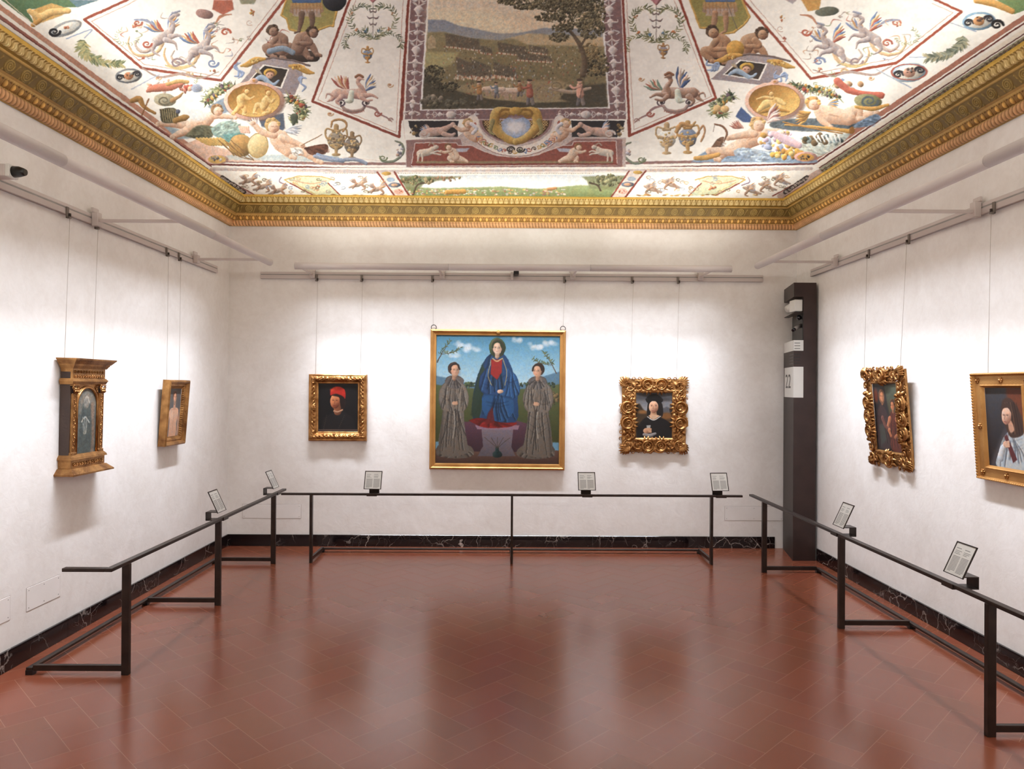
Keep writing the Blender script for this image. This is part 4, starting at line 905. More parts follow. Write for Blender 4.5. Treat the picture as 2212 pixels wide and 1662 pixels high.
def garland(C, path, w, n=46):
    pal = [(86, 104, 66), (120, 132, 84), (62, 76, 52), (150, 156, 104), (196, 190, 140), (174, 76, 56), (206, 150, 60), (178, 176, 120), (104, 84, 96)]
    Q = catmull(path, 12)
    for i in range(n*2): p = Q[C.r.randint(len(Q))]; a = C.r.rand()*6.3; l = w*C.r.uniform(.7, 1.35); C.stroke([p, (p[0]+l*math.cos(a), p[1]+l*.7*math.sin(a))], [w*.12, w*.02], pal[C.r.randint(4)], shade=True)
    for i in range(n): p = Q[C.r.randint(len(Q))]; C.cluster(p[0], p[1], w*.6, w*.5, 2, w*.26, pal)
def vase(C, x, y, s, c=(172, 140, 98), c2=(120, 128, 140)):
    k = dict(shade=True)
    C.stroke([(x, y-s*.9), (x, y-s*.72)], s*.10, c, **k); C.ell(x, y-s*.35, s*.34, s*.36, c2, **k); C.stroke([(x-s*.30, y-s*.42), (x, y-s*.36), (x+s*.30, y-s*.42)], s*.06, c, **k); C.ell(x, y-s*.14, s*.22, s*.10, c, **k)
    C.stroke([(x-s*.13, y-s*.70), (x+s*.13, y-s*.70)], s*.05, c, **k); C.stroke([(x, y-s*.05), (x, y+s*.16)], [s*.08, s*.05], c, **k); C.ell(x, y+s*.2, s*.17, s*.06, c, **k)
    for q in (-1, 1): C.stroke([(x+q*s*.12, y-s*.74), (x+q*s*.36, y-s*.8), (x+q*s*.42, y-s*.55), (x+q*s*.32, y-s*.38)], s*.035, c, **k)
    for i in range(8): C.ell(x+C.r.uniform(-.25, .25)*s, y-s*.35+C.r.uniform(-.25, .2)*s, s*.05, s*.04, (206, 168, 96), **k)
def medallion(C, cx, cy, rx, ry, bd=(226, 172, 150)):
    C.ell(cx+2, cy+3, rx*1.18, ry*1.22, (120, 84, 70), soft=3, al=.6); C.ell(cx, cy, rx*1.16, ry*1.22, bd, shade=True); C.ell(cx, cy-ry*1.22, rx*.16, ry*.16, bd, shade=True); C.ell(cx, cy-ry*1.22, rx*.06, ry*.07, (190, 130, 60))
    C.ell(cx, cy, rx*1.02, ry*1.03, (150, 92, 50)); C.ell(cx, cy, rx, ry, (204, 150, 66), hi=(150, 98, 34), lo=(230, 186, 96), shade=True)
    g = dict(skin=(228, 184, 104), hi=(250, 222, 150), lo=(150, 96, 38), hair=(176, 118, 50))
    return g
def mask_cartouche(C, x, y, s, c1=(120, 124, 130), c2=(202, 130, 86)):
    C.ell(x, y, s, s*.55, c1, rot=-.1, shade=True); C.ell(x, y, s*.8, s*.42, (216, 212, 200), rot=-.1, shade=True)
    for q in (-1, 1): C.spiral(x+q*s*.62, y-q*s*.12, s*.3, 1.5, 0 if q < 0 else PI, q, s*.08, (54, 54, 60), sq=.7)
    C.ell(x, y, s*.34, s*.28, c2, shade=True); C.cluster(x, y-s*.12, s*.3, s*.14, 8, s*.1, [(96, 70, 60), c2, (150, 150, 150)]); C.ell(x-s*.1, y, s*.04, s*.03, (60, 40, 30)); C.ell(x+s*.12, y, s*.04, s*.03, (60, 40, 30))
def griffin_pair(C, T, s, m=1):
    """two prancing winged beasts with coiling tails"""
    P = lambda x, y: T(x*m*s, y*s); c, lo, hi = (176, 160, 158), (106, 92, 96), (226, 214, 208); k = dict(shade=True, hi=hi, lo=lo)
    sw = lambda pts, r, cc, **q: C.stroke([P(*p) for p in pts], [x*s for x in r] if not np.isscalar(r) else r*s, cc, **q)
    for (ox, oy, fl) in ((-.32, -.12, 1), (.30, .10, 1)):
        O = lambda *pts: [(ox+p[0], oy+p[1]) for p in pts]
        sw(O((-.1, .12), (-.22, .30), (-.38, .36), (-.5, .24), (-.44, .12)), [.05, .04, .03, .02, .01], (196, 176, 160), **k); sw(O((-.02, .16), (-.10, .34), (-.30, .44), (-.52, .40), (-.62, .22), (-.60, .08)), [.035, .03, .03, .02, .02, .01], (214, 176, 130), shade=True)
        wing(C, *P(ox-.02, oy-.02), s*.34, (-2.4 if m > 0 else -.74), [(110, 140, 190), (226, 180, 120), (186, 96, 76)], 6); wing(C, *P(ox+.08, oy-.02), s*.34, (-.9 if m > 0 else -2.24), [(120, 140, 186), (214, 206, 196), (206, 150, 90)], 6)
        sw(O((-.12, .16), (.02, .06), (.10, -.02)), [.09, .08, .07], c, **k); sw(O((.10, .02), (.16, -.14), (.10, -.24), (.18, -.32)), [.06, .035, .03, .03], c, **k); X, Y = P(ox+.22, oy-.33); C.ell(X, Y, s*.05, s*.035, c, **k); sw(O((.14, -.36), (.26, -.40)), .018, (150, 156, 176), shade=True)
        sw(O((.10, .08), (.26, .06), (.34, .16)), [.05, .025, .012], c, **k); sw(O((.02, .14), (.18, .20), (.22, .32)), [.05, .025, .012], c, **k); sw(O((-.14, .18), (-.2, .34), (-.08, .44)), [.06, .03, .012], c, **k)
    for (a, b, r, t, d, cc) in ((-.62, .10, .09, 1.3, 1, (178, 90, 74)), (-.1, .46, .12, 1.4, -1, (150, 130, 136)), (.52, .46, .10, 1.3, 1, (120, 140, 180)), (.74, -.12, .09, 1.2, -1, (196, 96, 70)), (-.78, -.30, .08, 1.2, 1, (196, 110, 84)), (.10, .66, .07, 1.2, 1, (204, 170, 120))):
        X, Y = P(a, b); C.spiral(X, Y, s*r, t, 0, d*m, s*.02, cc)
    for pts, cc in ((((-.70, .55), (-.4, .72), (0, .66), (.3, .74), (.62, .62)), (176, 150, 140)), (((-.84, -.36), (-.62, -.34), (-.46, -.22)), (150, 160, 186)), (((.56, -.28), (.66, -.42), (.84, -.46)), (196, 130, 96)), (((-.3, .5), (-.05, .56), (.2, .48)), (206, 184, 120))): sw(pts, [.012, .025, .008], cc)
    for (a, b) in ((-.95, -.05), (.42, .82)):
        pts = [P(a+.20*math.cos(t), b+.16*math.sin(t)) for t in np.linspace(.2, 4.2, 9)]; C.leaves(pts, 15, s*.06, [(150, 160, 112), (176, 180, 130), (120, 132, 90)], jit=.3)
        X, Y = P(a+.1, b-.2); C.cluster(X, Y, s*.06, s*.03, 5, s*.025, [(196, 110, 84), (206, 160, 110)])
def wreath(C, T, s, cols):
    P = lambda x, y: T(x*s, y*s)
    for m in (-1, 1):
        C.leaves([P(m*.02, .50), P(m*.30, .30), P(m*.42, .0), P(m*.36, -.30), P(m*.18, -.42), P(m*.04, -.30)], 22, s*.10, cols)
        C.leaves([P(0, .55), P(m*.22, .38), P(m*.42, .42), P(m*.52, .62), P(m*.50, .78)], 15, s*.09, cols); C.leaves([P(0, .55), P(m*.1, .36), P(m*.16, .22)], 7, s*.09, cols)
        for (x, y, c) in ((.30, .26, (206, 120, 70)), (.36, -.18, (196, 130, 80)), (.12, .30, (90, 130, 170))): X, Y = P(m*x, y); C.cluster(X, Y, s*.04, s*.03, 4, s*.02, [c])
    C.stroke([P(0, -.75), P(0, -.3), P(0, .5)], s*.006, (130, 120, 110)); X, Y = P(0, -.72)
    for q in (-1, 0, 1): C.stroke([P(0, -.52), P(q*.06, -.66), P(q*.13, -.78)], [s*.02, s*.04, s*.008], (178, 110, 116), shade=True)
    for (y, r) in ((-.26, .07), (-.08, .11), (.1, .07)):
        for q in (-1, 1): C.stroke([P(0, y), P(q*r*.6, y+.03), P(q*r, y-.03)], [s*.008, s*.016, s*.005], (130, 110, 110), shade=True)
def arabesque(C, P0, P1, w, c, n=7, shadow=(96, 66, 66)):
    """candelabrum of pale grotesque forms between two points"""
    P0, P1 = np.array(P0, float), np.array(P1, float); D = P1-P0; N = np.array([-D[1], D[0]])/np.hypot(*D); L = np.hypot(*D); U_ = D/L
    pt = lambda t, o: tuple(P0+D*t+N*o*w)
    C.stroke([P0, P1], w*.05, c)
    for i in range(n):
        t = (i+.5)/n; h = L/n; kind = i % 4
        if kind == 0:
            p = pt(t, 0); C.ell(p[0], p[1], w*.34, h*.24, c, shade=True, lo=shadow)
            for q in (-1, 1): a, b, d = pt(t-.25/n, q*.2), pt(t, q*.72), pt(t+.2/n, q*.45); C.stroke([a, b, d], [w*.05, w*.09, w*.03], c, shade=True)
        elif kind == 1:
            for q in (-1, 1):
                C.stroke([pt(t-.4/n, 0), pt(t-.1/n, q*.4), pt(t-.3/n, q*.75)], [w*.05, w*.11, w*.03], c, shade=True); C.stroke([pt(t+.4/n, 0), pt(t+.15/n, q*.35), pt(t, q*.6)], [w*.05, w*.1, w*.03], c, shade=True)
        elif kind == 2:
            C.stroke([pt(t-.3/n, -.4), pt(t-.3/n, .4)], w*.07, c, shade=True); C.stroke([pt(t-.25/n, 0), pt(t+.2/n, 0)], [w*.42, w*.12], c, shade=True, lo=shadow); C.stroke([pt(t+.3/n, -.3), pt(t+.3/n, .3)], w*.06, c, shade=True)
        else:
            p = pt(t-.2/n, 0); C.ell(p[0], p[1], w*.2, w*.2, c, shade=True, lo=shadow); C.stroke([pt(t-.05/n, 0), pt(t+.35/n, 0)], [w*.30, w*.20], c, shade=True, lo=shadow)
            for q in (-1, 1): C.stroke([pt(t-.05/n, q*.2), pt(t, q*.65), pt(t-.25/n, q*.7)], [w*.1, w*.06, w*.04], c, shade=True)
def tree(C, x, y, h, rx, ry, cols, trunk=(104, 84, 62), lean=0., n=150, sz=5.):
    C.stroke([(x, y), (x+lean*.3, y-h*.45), (x+lean, y-h*.8)], [h*.06, h*.04, h*.02], trunk, shade=True)
    for q in (-1, 1): C.stroke([(x+lean*.4, y-h*.5), (x+lean+q*rx*.4, y-h*.85), (x+lean+q*rx*.6, y-h)], [h*.025, h*.015, h*.008], trunk)
    for _ in range(n):
        a = C.r.rand()*6.3; r = math.sqrt(C.r.rand()); px, py = x+lean+rx*r*math.cos(a), y-h+ry*r*math.sin(a); c = np.array(cols[C.r.randint(len(cols))])*C.r.uniform(.8, 1.2)
        for _k in range(3): C.ell(px+C.r.uniform(-sz, sz), py+C.r.uniform(-sz, sz)*.5, sz*C.r.uniform(.3, .7), sz*C.r.uniform(.2, .45), np.clip(c*C.r.uniform(.85, 1.15), 0, 255), soft=.7)
def paint_ceiling():
    C = Cv(-150, -90, 2362, 440, 1.5, (231, 229, 221)); C.grain(.025, 90); C.grain(.02, 22)
    A = lambda x, y: (x/2.989, y/2.989); B = lambda x, y: (640+x/2.989, y/2.989); D = lambda x, y: (1300+x/2.4254, y/2.4254)
    SA, SD = 1/2.989, 1/2.4254
    MAU, RED, REDD, SAL = (150, 110, 106), (152, 66, 50), (112, 50, 46), (196, 138, 112)
    def line(pts, w, c, **k): C.stroke(pts, w, c, smooth=False, **k)
    # ---- outer borders: left, bottom, right
    L = [A(-460, -280), A(-60, -30), A(1350, 1035)]; Rr = [D(1112, 838), D(2212, 82), D(2600, -190)]
    line([A(-460, -262), A(-60, 2), A(700, 560), A(1352, 1040)], 5.2, SAL); line([A(-440, -170), A(-60, 60), A(700, 615), A(1362, 1062)], 3.0, (168, 104, 92)); line([A(-440, -150), A(-60, 78), A(1365, 1076)], .9, REDD)
    line([A(-400, -40), A(-60, 125), A(1340, 1092)], 1.4, REDD); line([A(-400, 20), A(-60, 165), A(1330, 1100)], 5., (150, 146, 116), al=.8)
    line([D(1100, 842), D(2212, 92), D(2600, -165)], 5.2, (176, 112, 92)); line([D(1118, 856), D(2212, 122), D(2600, -130)], 1.6, REDD); line([D(1130, 872), D(2212, 160), D(2600, -90)], 4.0, (232, 224, 208)); line([D(1140, 880), D(2212, 178), D(2600, -70)], 1.2, (110, 62, 54)); line([D(1150, 893), D(2212, 205), D(2600, -30)], 5.5, (150, 146, 112), al=.85)
    for i in range(46):   # little dark scrollwork in the side strips
        t = i/45; p = np.array(A(-60, 158))*(1-t)+np.array(A(1330, 1108))*t; C.spiral(p[0], p[1], 4, 1.1, i, 1 if i % 2 else -1, 1.0, (70, 62, 54)); C.stroke([p, p+(7, 4)], .8, (120, 72, 58))
        p = np.array(D(1150, 897))*(1-t)+np.array(D(2260, 175))*t; C.spiral(p[0], p[1], 4, 1.1, i, 1 if i % 2 else -1, 1.0, (74, 70, 56)); C.stroke([p, p+(7, -5)], .8, (110, 66, 56))
    line([A(1352, 1040), A(2212, 1058), D(110, 855), D(1104, 836)], 2.8, MAU); line([A(1362, 1062), A(2212, 1086), B(1100, 1090), D(100, 882), D(1112, 858)], 1.9, REDD)
    # ---- side panels with beasts
    pl = [A(1150, -420), A(560, -90), A(545, 125), A(912, 438), A(1428, 520), A(2060, -330)]
    pl = [A(1240, -240), A(820, 0), A(545, 125), A(912, 438), A(1428, 520), A(1835, 0), A(2060, -300)]; line(pl, 2.8, (160, 74, 56)); line([A(1240, -200), A(830, 28), A(590, 138), A(930, 415), A(1412, 493), A(1795, 0), A(2010, -300)], .6, (196, 140, 120))
    pr = [D(560, -250), D(740, 0), D(1095, 412), D(1545, 330), D(1885, 62), D(1750, 0), D(1500, -150)]; line(pr, 2.8, (164, 72, 50)); line([D(600, -250), D(775, 0), D(1108, 385), D(1530, 308), D(1840, 66), D(1730, 18)], .6, (196, 140, 120))
    griffin_pair(C, lambda x, y: (A(1180, 250)[0]+x, A(1180, 250)[1]+y*.92), 125, 1); griffin_pair(C, lambda x, y: (D(1300, 200)[0]+x, D(1300, 200)[1]+y*.86), 128, -1)
    for (cx, cy, rx, ry, n) in ((*A(1180, 250), 150, 70, 26), (*D(1300, 200), 150, 70, 26), (*A(1750, 200), 20, 30, 3)):
        for _ in range(n):
            a = C.r.uniform(0, 6.3); q = C.r.uniform(.55, 1.); x, y = cx+rx*q*math.cos(a), cy+ry*q*math.sin(a)*.8; c = [(206, 150, 110), (150, 160, 190), (190, 96, 76), (170, 150, 140), (140, 150, 110)][C.r.randint(5)]
            b = C.r.uniform(0, 6.3); l = C.r.uniform(8, 20); C.stroke([(x, y), (x+l*math.cos(b), y+l*.6*math.sin(b)), (x+l*1.4*math.cos(b+.8), y+l*.9*math.sin(b+.8))], [.3, 1.3, .3], c, al=.8)
            if _ % 4 == 0: C.cluster(x, y, 4, 2, 4, 2., [c])
    # ---- inner tapering panels
    tl = [B(470, -400), B(345, 0), B(105, 655), B(665, 885), B(725, 0), B(735, -400)]; line(tl, 2.7, (150, 62, 46)); line([B(500, -400), B(385, 0), B(140, 645), B(645, 855), B(690, 0)], .55, (196, 140, 120))
    tr = [D(105, -400), D(108, 0), D(148, 710), D(598, 515), D(408, 0), D(300, -300)]; line(tr, 2.7, (156, 64, 46)); line([D(130, 0), D(168, 680), D(575, 505), D(378, 0)], .55, (196, 140, 120))
    GR = [(96, 108, 76), (128, 134, 96), (78, 88, 66), (150, 150, 110)]
    wreath(C, lambda x, y: (B(495, 130)[0]+x*1.05, B(495, 130)[1]+y*.68), 112, GR); wreath(C, lambda x, y: (D(285, 120)[0]+x*1.05, D(285, 120)[1]+y*.66), 120, [(110, 116, 70), (142, 140, 88), (92, 96, 60)])
    vase(C, B(460, 385)[0], B(460, 385)[1], 30, (196, 138, 70), (110, 136, 176)); vase(C, D(322, 300)[0], D(322, 290)[1], 28, (176, 124, 70), (150, 140, 150))
    sphinx(C, lambda x, y: (B(370, 540)[0]+x, B(370, 540)[1]+y*.80), 92, 1); sphinx(C, lambda x, y: (D(385, 430)[0]+x, D(385, 430)[1]+y*.80), 98, -1, ((170, 128, 104), (100, 70, 60)), ((70, 96, 150), (150, 130, 110)), ((120, 150, 130), (196, 110, 84)))
    for (x, y) in (B(605, 550), B(220, 735), D(205, 415), A(1020, 505), D(1410, 410), A(2130, 735)): C.spiral(x, y, 7, 1.2, 0, 1, 1.2, (206, 160, 110)); C.ell(x, y, 3, 2, (196, 130, 90))
    # ---- green niches with standing figures
    gl = [A(1840, -60), A(1850, 0), A(1815, 100), A(1850, 120), A(1870, 190), A(1990, 220), A(2130, 165), A(2150, 170), A(2212, -80)]
    C.poly(gl, (150, 142, 74), smooth=False, c2=(168, 156, 84)); line(gl[1:], 2.2, (206, 160, 70), shade=True)
    gr_ = [D(455, -60), D(460, 0), D(515, 145), D(560, 150), D(615, 180), D(690, 170), D(745, 130), D(775, 88), D(735, 0), D(700, -60)]
    C.poly(gr_, (142, 134, 66), c2=(160, 146, 74)); line(gr_[1:-1], 2.2, (206, 160, 70), shade=True)
    for (T, bl, lg) in ((lambda x, y: A(1980+x, y), (92, 130, 180), (120, 92, 74)), (lambda x, y: D(620+x*.85, y*.85-6), (206, 206, 210), (176, 130, 96))):
        C.poly([T(-120, -60), T(110, -60), T(90, 20), T(-90, 20)], bl, c2=(70, 100, 150)); C.poly([T(-105, 20), T(100, 20), T(110, 75), T(60, 95), T(0, 85), T(-70, 95), T(-110, 80)], (196, 150, 84), c2=(150, 120, 110)); C.poly([T(-85, 60), T(85, 60), T(95, 110), T(-90, 105)], (182, 160, 150), al=.8)
        for i in range(9): x = -90+22*i; line([T(x, 20), T(x+4, 92)], .8, (160, 108, 56), al=.7)
        for q in (-1, 1): C.stroke([T(q*32, 90), T(q*36, 140), T(q*40-8, 200)], [7, 6, 3.2], lg, shade=True); C.stroke([T(q*40-8, 200), T(q*40-34, 212)], 2.6, lg, shade=True)
    C.ell(*A(2160, 0), 26, 24, (52, 54, 62), shade=True); line([D(650, 0), D(710, 155)], .8, (110, 100, 90))
    # ---- crouching captives
    def pair(T, s, col, hi, lo, ball=None):
        k = dict(skin=col, hi=hi, lo=lo, hair=(84, 62, 46))
        C.stroke([T(-1.2, 1.0), T(0, 1.3), T(1.6, 1.25)], s*.28, (70, 54, 46), shade=True)
        human(C, s*.62, T(-1.1, -.55), T(-.85, -.25), T(-.55, .15), T(-.5, .75), arms=[[T(-.9, 0), T(-1.1, .5), T(-.2, .5)]], legs=[[T(-.5, .8), T(-1.5, .65), T(-1.1, 1.25)], [T(-.4, .85), T(.0, .6), T(-.5, 1.35)]], **k)
        human(C, s*.62, T(1.45, -.45), T(1.1, -.25), T(.75, .1), T(.5, .7), arms=[[T(1.1, -.05), T(1.3, .3), T(.5, .35)]], legs=[[T(.55, .75), T(1.3, .45), T(1.75, 1.15)], [T(.5, .8), T(.9, .9), T(1.2, 1.35)]], **k)
        if ball: C.ell(*T(.1, .5), s*.42, s*.40, ball, shade=True)
        else: C.stroke([T(-1.3, .9), T(-.4, .7), T(.2, 1.0)], s*.14, (130, 150, 172), shade=True)
    pair(lambda x, y: (A(1870, 250)[0]+x*34, A(1870, 250)[1]+y*30), 42, (150, 112, 92), (196, 158, 132), (84, 58, 48)); pair(lambda x, y: (D(690, 215)[0]+x*42, D(690, 215)[1]+y*34), 46, (176, 128, 92), (222, 180, 140), (100, 64, 46), (206, 150, 56))
    # ---- plaques with shell and head
    for (T, sc) in ((lambda x, y: A(x, y), 1.), (lambda x, y: D(598+(x-1560)*.88, 285+(y-375)*.70), 1.05)):
        C.poly([T(1530, 560), T(1610, 470), T(1640, 400), T(1740, 375), T(1880, 385), T(1950, 425), T(1955, 500), T(1900, 615), T(1800, 600)], (170, 156, 158), c2=(150, 136, 142)); line([T(1625, 402), T(1760, 372), T(1900, 392), T(2000, 425)], 2.2, (120, 100, 96), shade=True)
        C.poly([T(1700, 415), T(1868, 445), T(1820, 572), T(1598, 528)], (232, 228, 220)); C.poly([T(1708, 424), T(1856, 450), T(1812, 562), T(1612, 522)], (52, 48, 46), c2=(74, 58, 48))
        x, y = T(1745, 470); C.ell(x, y, 15*sc, 9*sc, (206, 158, 50), shade=True); C.ell(x, y+2, 10*sc, 7*sc, (120, 84, 50)); C.ell(x-1, y+6, 8.5*sc, 7*sc, (214, 160, 130), shade=True); C.ell(x-4, y+5, 1.3, 1, (60, 40, 30)); C.ell(x+3, y+5, 1.3, 1, (60, 40, 30))
        C.stroke([T(1640, 525), T(1690, 500), T(1760, 545), T(1800, 520)], [3, 6, 4, 2], (150, 176, 204), shade=True); wing(C, *T(1690, 480), 18, -2.2, [(206, 176, 120), (160, 150, 140)], 4)
        for (a, b, m) in ((1650, 395, -1), (1930, 440, 1)):
            x, y = T(a, b); C.stroke([T(a-m*60, b-14), T(a, b-6), T(a+m*55, b+22), T(a+m*95, b+32)], [3, 7, 6, 2], (206, 152, 62), shade=True); C.cluster(x, y, 14, 5, 12, 3.2, [(214, 160, 70), (176, 116, 44), (232, 190, 110)])
        for (a, b) in ((1540, 455), (1945, 540)):
            for k in range(6): q = C.r.uniform(0, 6.3); C.stroke([T(a, b), T(a+34*math.cos(q), b+34*math.sin(q)), T(a+44*math.cos(q+.7), b+50*math.sin(q+.7))], [1.5, 2.6, 1], (146, 168, 208), shade=True)
    # ---- garlands
    garland(C, [A(1540, 560), A(1440, 570), A(1380, 610), A(1340, 660)], 17); garland(C, [A(1870, 630), A(1940, 680), A(1950, 730), A(1900, 770)], 17); C.stroke([A(1900, 760), A(1895, 810)], [9, 2], (74, 84, 66), shade=True)
    C.poly([A(1500, 600), A(1340, 690), A(1420, 740), A(1480, 720)], (110, 134, 160), soft=3, al=.8); C.poly([A(1600, 780), A(1830, 730), A(1840, 830), A(1800, 860)], (84, 96, 116), soft=3)
    garland(C, [D(680, 500), D(620, 540), D(590, 580), D(640, 600)], 17); garland(C, [D(1000, 440), D(1080, 470), D(1160, 480), D(1240, 510)], 16)
    for (x, y) in ((605, 568), (645, 572)): C.ell(*D(x, y), 9, 8, (222, 176, 110), shade=True)
    C.poly([D(730, 560), D(790, 620), D(860, 640), D(740, 640), D(700, 610)], (70, 96, 150), soft=2)
    # ---- corner compositions
    g = medallion(C, *A(1640, 650), 56, 35); human(C, 15, A(1590, 590), A(1575, 615), A(1555, 640), A(1555, 680), arms=[[A(1575, 620), A(1610, 640), A(1640, 625)]], legs=[[A(1555, 680), A(1530, 710), A(1500, 735)], [A(1560, 680), A(1580, 715), A(1570, 740)]], **g)
    human(C, 15, A(1730, 600), A(1725, 625), A(1715, 655), A(1700, 690), arms=[[A(1720, 630), A(1750, 660), A(1770, 640)]], legs=[[A(1700, 690), A(1660, 680), A(1640, 730)], [A(1700, 695), A(1740, 715), A(1700, 735)]], **g)
    g = medallion(C, *D(905, 530), 55, 34); C.stroke([D(820, 580), D(860, 545), D(920, 530), D(960, 545)], [4, 9, 8, 3], (232, 190, 110), shade=True); human(C, 14, D(885, 492), D(890, 510), D(895, 530), D(900, 552), arms=[[D(890, 515), D(850, 510), D(815, 520)]], legs=[[D(900, 550), D(930, 560), D(950, 580)]], **g); C.stroke([D(830, 590), D(900, 575), D(980, 585)], [2, 6, 2], (176, 124, 50), shade=True)
    C.poly([A(1190, 930), A(1330, 1040), A(1700, 1048), A(1650, 1010), A(1400, 950), A(1270, 900)], (226, 184, 160), soft=2); C.poly([A(1030, 795), A(1150, 900), A(1260, 890), A(1300, 870), A(1200, 850)], (150, 172, 184), soft=3)
    C.poly([A(1350, 1030), A(2212, 1048), A(2180, 1010), A(1900, 1000), A(1500, 1000)], (176, 190, 190), soft=3, al=.8)
    def cloth(pts, c, soft=2, c2=None, al=1., smooth=True):
        C.poly(pts, c, soft=soft, c2=c2, al=al, smooth=True); c = np.array(c, float); P = np.array(pts); n = int(np.prod(np.ptp(P, axis=0))*.05)+6
        C.region_grain(pts, 0, min(n, 120), 7, [c*.55, c*.7, np.minimum(c*1.25+12, 255), c*.62, np.minimum(c*1.15+8, 255)], C.r.uniform(-.6, .6), .45*al)
    # fallen youth, left
    human(C, 26, A(1400, 715), A(1370, 745), A(1310, 790), A(1240, 810), arms=[[A(1370, 750), A(1440, 750), A(1520, 760)]], legs=[[A(1240, 815), A(1140, 800), A(1020, 800)], [A(1240, 830), A(1190, 850), A(1110, 885)]], hair=(150, 110, 70)); C.ell(*A(1262, 740), 28, 14, (206, 214, 218), soft=6, al=.7)
    # armour and drapery heap
    cloth([A(1190, 880), A(1280, 810), A(1390, 830), A(1340, 900)], (104, 104, 78), soft=3); cloth([A(1360, 830), A(1450, 780), A(1540, 800), A(1570, 850), A(1470, 900), A(1390, 880)], (168, 196, 184), soft=2, c2=(120, 156, 150)); cloth([A(1440, 870), A(1560, 860), A(1590, 900), A(1480, 930)], (96, 150, 146), soft=3)
    for i in range(8): C.stroke([A(1270+22*i, 895), A(1330+20*i, 925), A(1360+18*i, 935)], 2.6, (210, 166, 84), shade=True)
    for i in range(5): C.stroke([A(1545+14*i, 820), A(1560+12*i, 855)], 2.4, (232, 176, 150), shade=True)
    C.ell(*A(1555, 940), 26, 24, (176, 130, 66), shade=True); C.ell(*A(1665, 940), 23, 27, (206, 178, 116), rot=.2, shade=True, hi=(232, 212, 160), lo=(160, 130, 80)); C.ell(*A(1665, 940), 23, 27, (160, 130, 70), rot=.2, ring=1.6)
    for i in range(4): C.stroke([A(1440+22*i, 925), A(1500+20*i, 990), A(1510+20*i, 1005)], 1.2, (160, 116, 56))
    for i in range(3): C.stroke([A(1410+i*40, 905), A(1520+i*40, 1000), A(1640, 1035)], .8, (120, 88, 56))
    # seated putto
    wing(C, *A(1690, 830), 36, -2.2, [(214, 210, 206), (176, 170, 176), (232, 226, 220)], 6); wing(C, *A(1840, 850), 38, .05, [(196, 200, 208), (160, 166, 180)], 5)
    human(C, 33, A(1758, 815), A(1765, 855), A(1805, 900), A(1870, 960), arms=[[A(1770, 870), A(1690, 850), A(1630, 795)], [A(1820, 890), A(1880, 910), A(1950, 940)]], legs=[[A(1860, 960), A(1800, 940), A(1880, 1010)], [A(1880, 965), A(1960, 975), A(2055, 1040)]], hair=(190, 150, 84)); cloth([A(1870, 955), A(1930, 950), A(1955, 975), A(1900, 1010)], (228, 222, 214), soft=2)
    line([A(1945, 940), A(2080, 870)], .9, (150, 110, 70)); cloth([A(1960, 955), A(2100, 930), A(2110, 985), A(2010, 1000)], (112, 66, 48), soft=1); C.stroke([A(2050, 1000), A(2120, 1020), A(2212, 1040)], 4, (130, 150, 180), shade=True)
    for (x, y, c1) in ((2130, 920, (160, 142, 106)),): pass
    for (x, y, s_, c1, c2) in ((B(258, 960)[0], B(258, 960)[1], 56, (176, 140, 88), (140, 128, 110)), (B(360, 985)[0], B(360, 985)[1], 48, (150, 118, 80), (110, 104, 96))): vase(C, x, y+2, s_, c1, c2); C.cluster(x, y-s_*.35, s_*.34, s_*.25, 26, 2.6, [(190, 160, 110), (120, 100, 80), (210, 186, 140), (150, 130, 100)])
    C.stroke([B(225, 820), B(240, 780), B(300, 775), B(325, 810), B(300, 850)], [2, 2.6, 2], (176, 128, 74), shade=True); C.stroke([B(120, 1010), B(240, 1035), B(380, 1030), B(450, 1055)], 4, (140, 156, 184), shade=True)
    # trophies of arms, left
    C.cluster(*A(1100, 560), 48, 14, 30, 7, [(214, 130, 106), (232, 206, 196), (206, 90, 70), (226, 170, 140)]); C.stroke([A(950, 590), A(1000, 570), A(1100, 560), A(1190, 535)], [3, 8, 9, 3], (210, 120, 92), shade=True); C.stroke([A(1080, 545), A(1150, 525), A(1210, 530)], 4, (206, 160, 90), shade=True); C.ell(*A(1270, 570), 12, 9, (150, 160, 180), shade=True, soft=3)
    C.ell(*A(1065, 645), 24, 14, (168, 160, 130), rot=.1, shade=True); C.spiral(*A(1060, 650), 15, 1.5, 0, 1, 2, (110, 104, 84)); C.stroke([A(1110, 650), A(1160, 620), A(1180, 600)], [5, 3, 1.5], (176, 130, 80), shade=True)
    cloth([A(1030, 705), A(1130, 700), A(1150, 780), A(1050, 790)], (84, 78, 58), soft=1.5)
    for i in range(7): line([A(1045+14*i, 706), A(1056+14*i, 784)], .9, (150, 138, 96))
    C.stroke([A(850, 650), A(900, 640), A(930, 690), A(1000, 730)], [5, 7, 4, 3], (176, 126, 64), shade=True); line([A(960, 640), A(915, 745)], 1.4, (150, 100, 60)); C.ell(*A(1150, 720), 5, 5, (90, 96, 120), shade=True); C.stroke([A(1130, 780), A(1190, 760), A(1215, 755)], [6, 7, 3], (160, 116, 56), shade=True)
    C.ell(*A(1400, 1030), 25, 11, (214, 170, 156), shade=True); C.ell(*A(1400, 1030), 19, 9, (214, 168, 84)); C.cluster(*A(1395, 1028), 13, 5, 14, 3, [(140, 134, 128), (176, 170, 160), (110, 100, 96)])
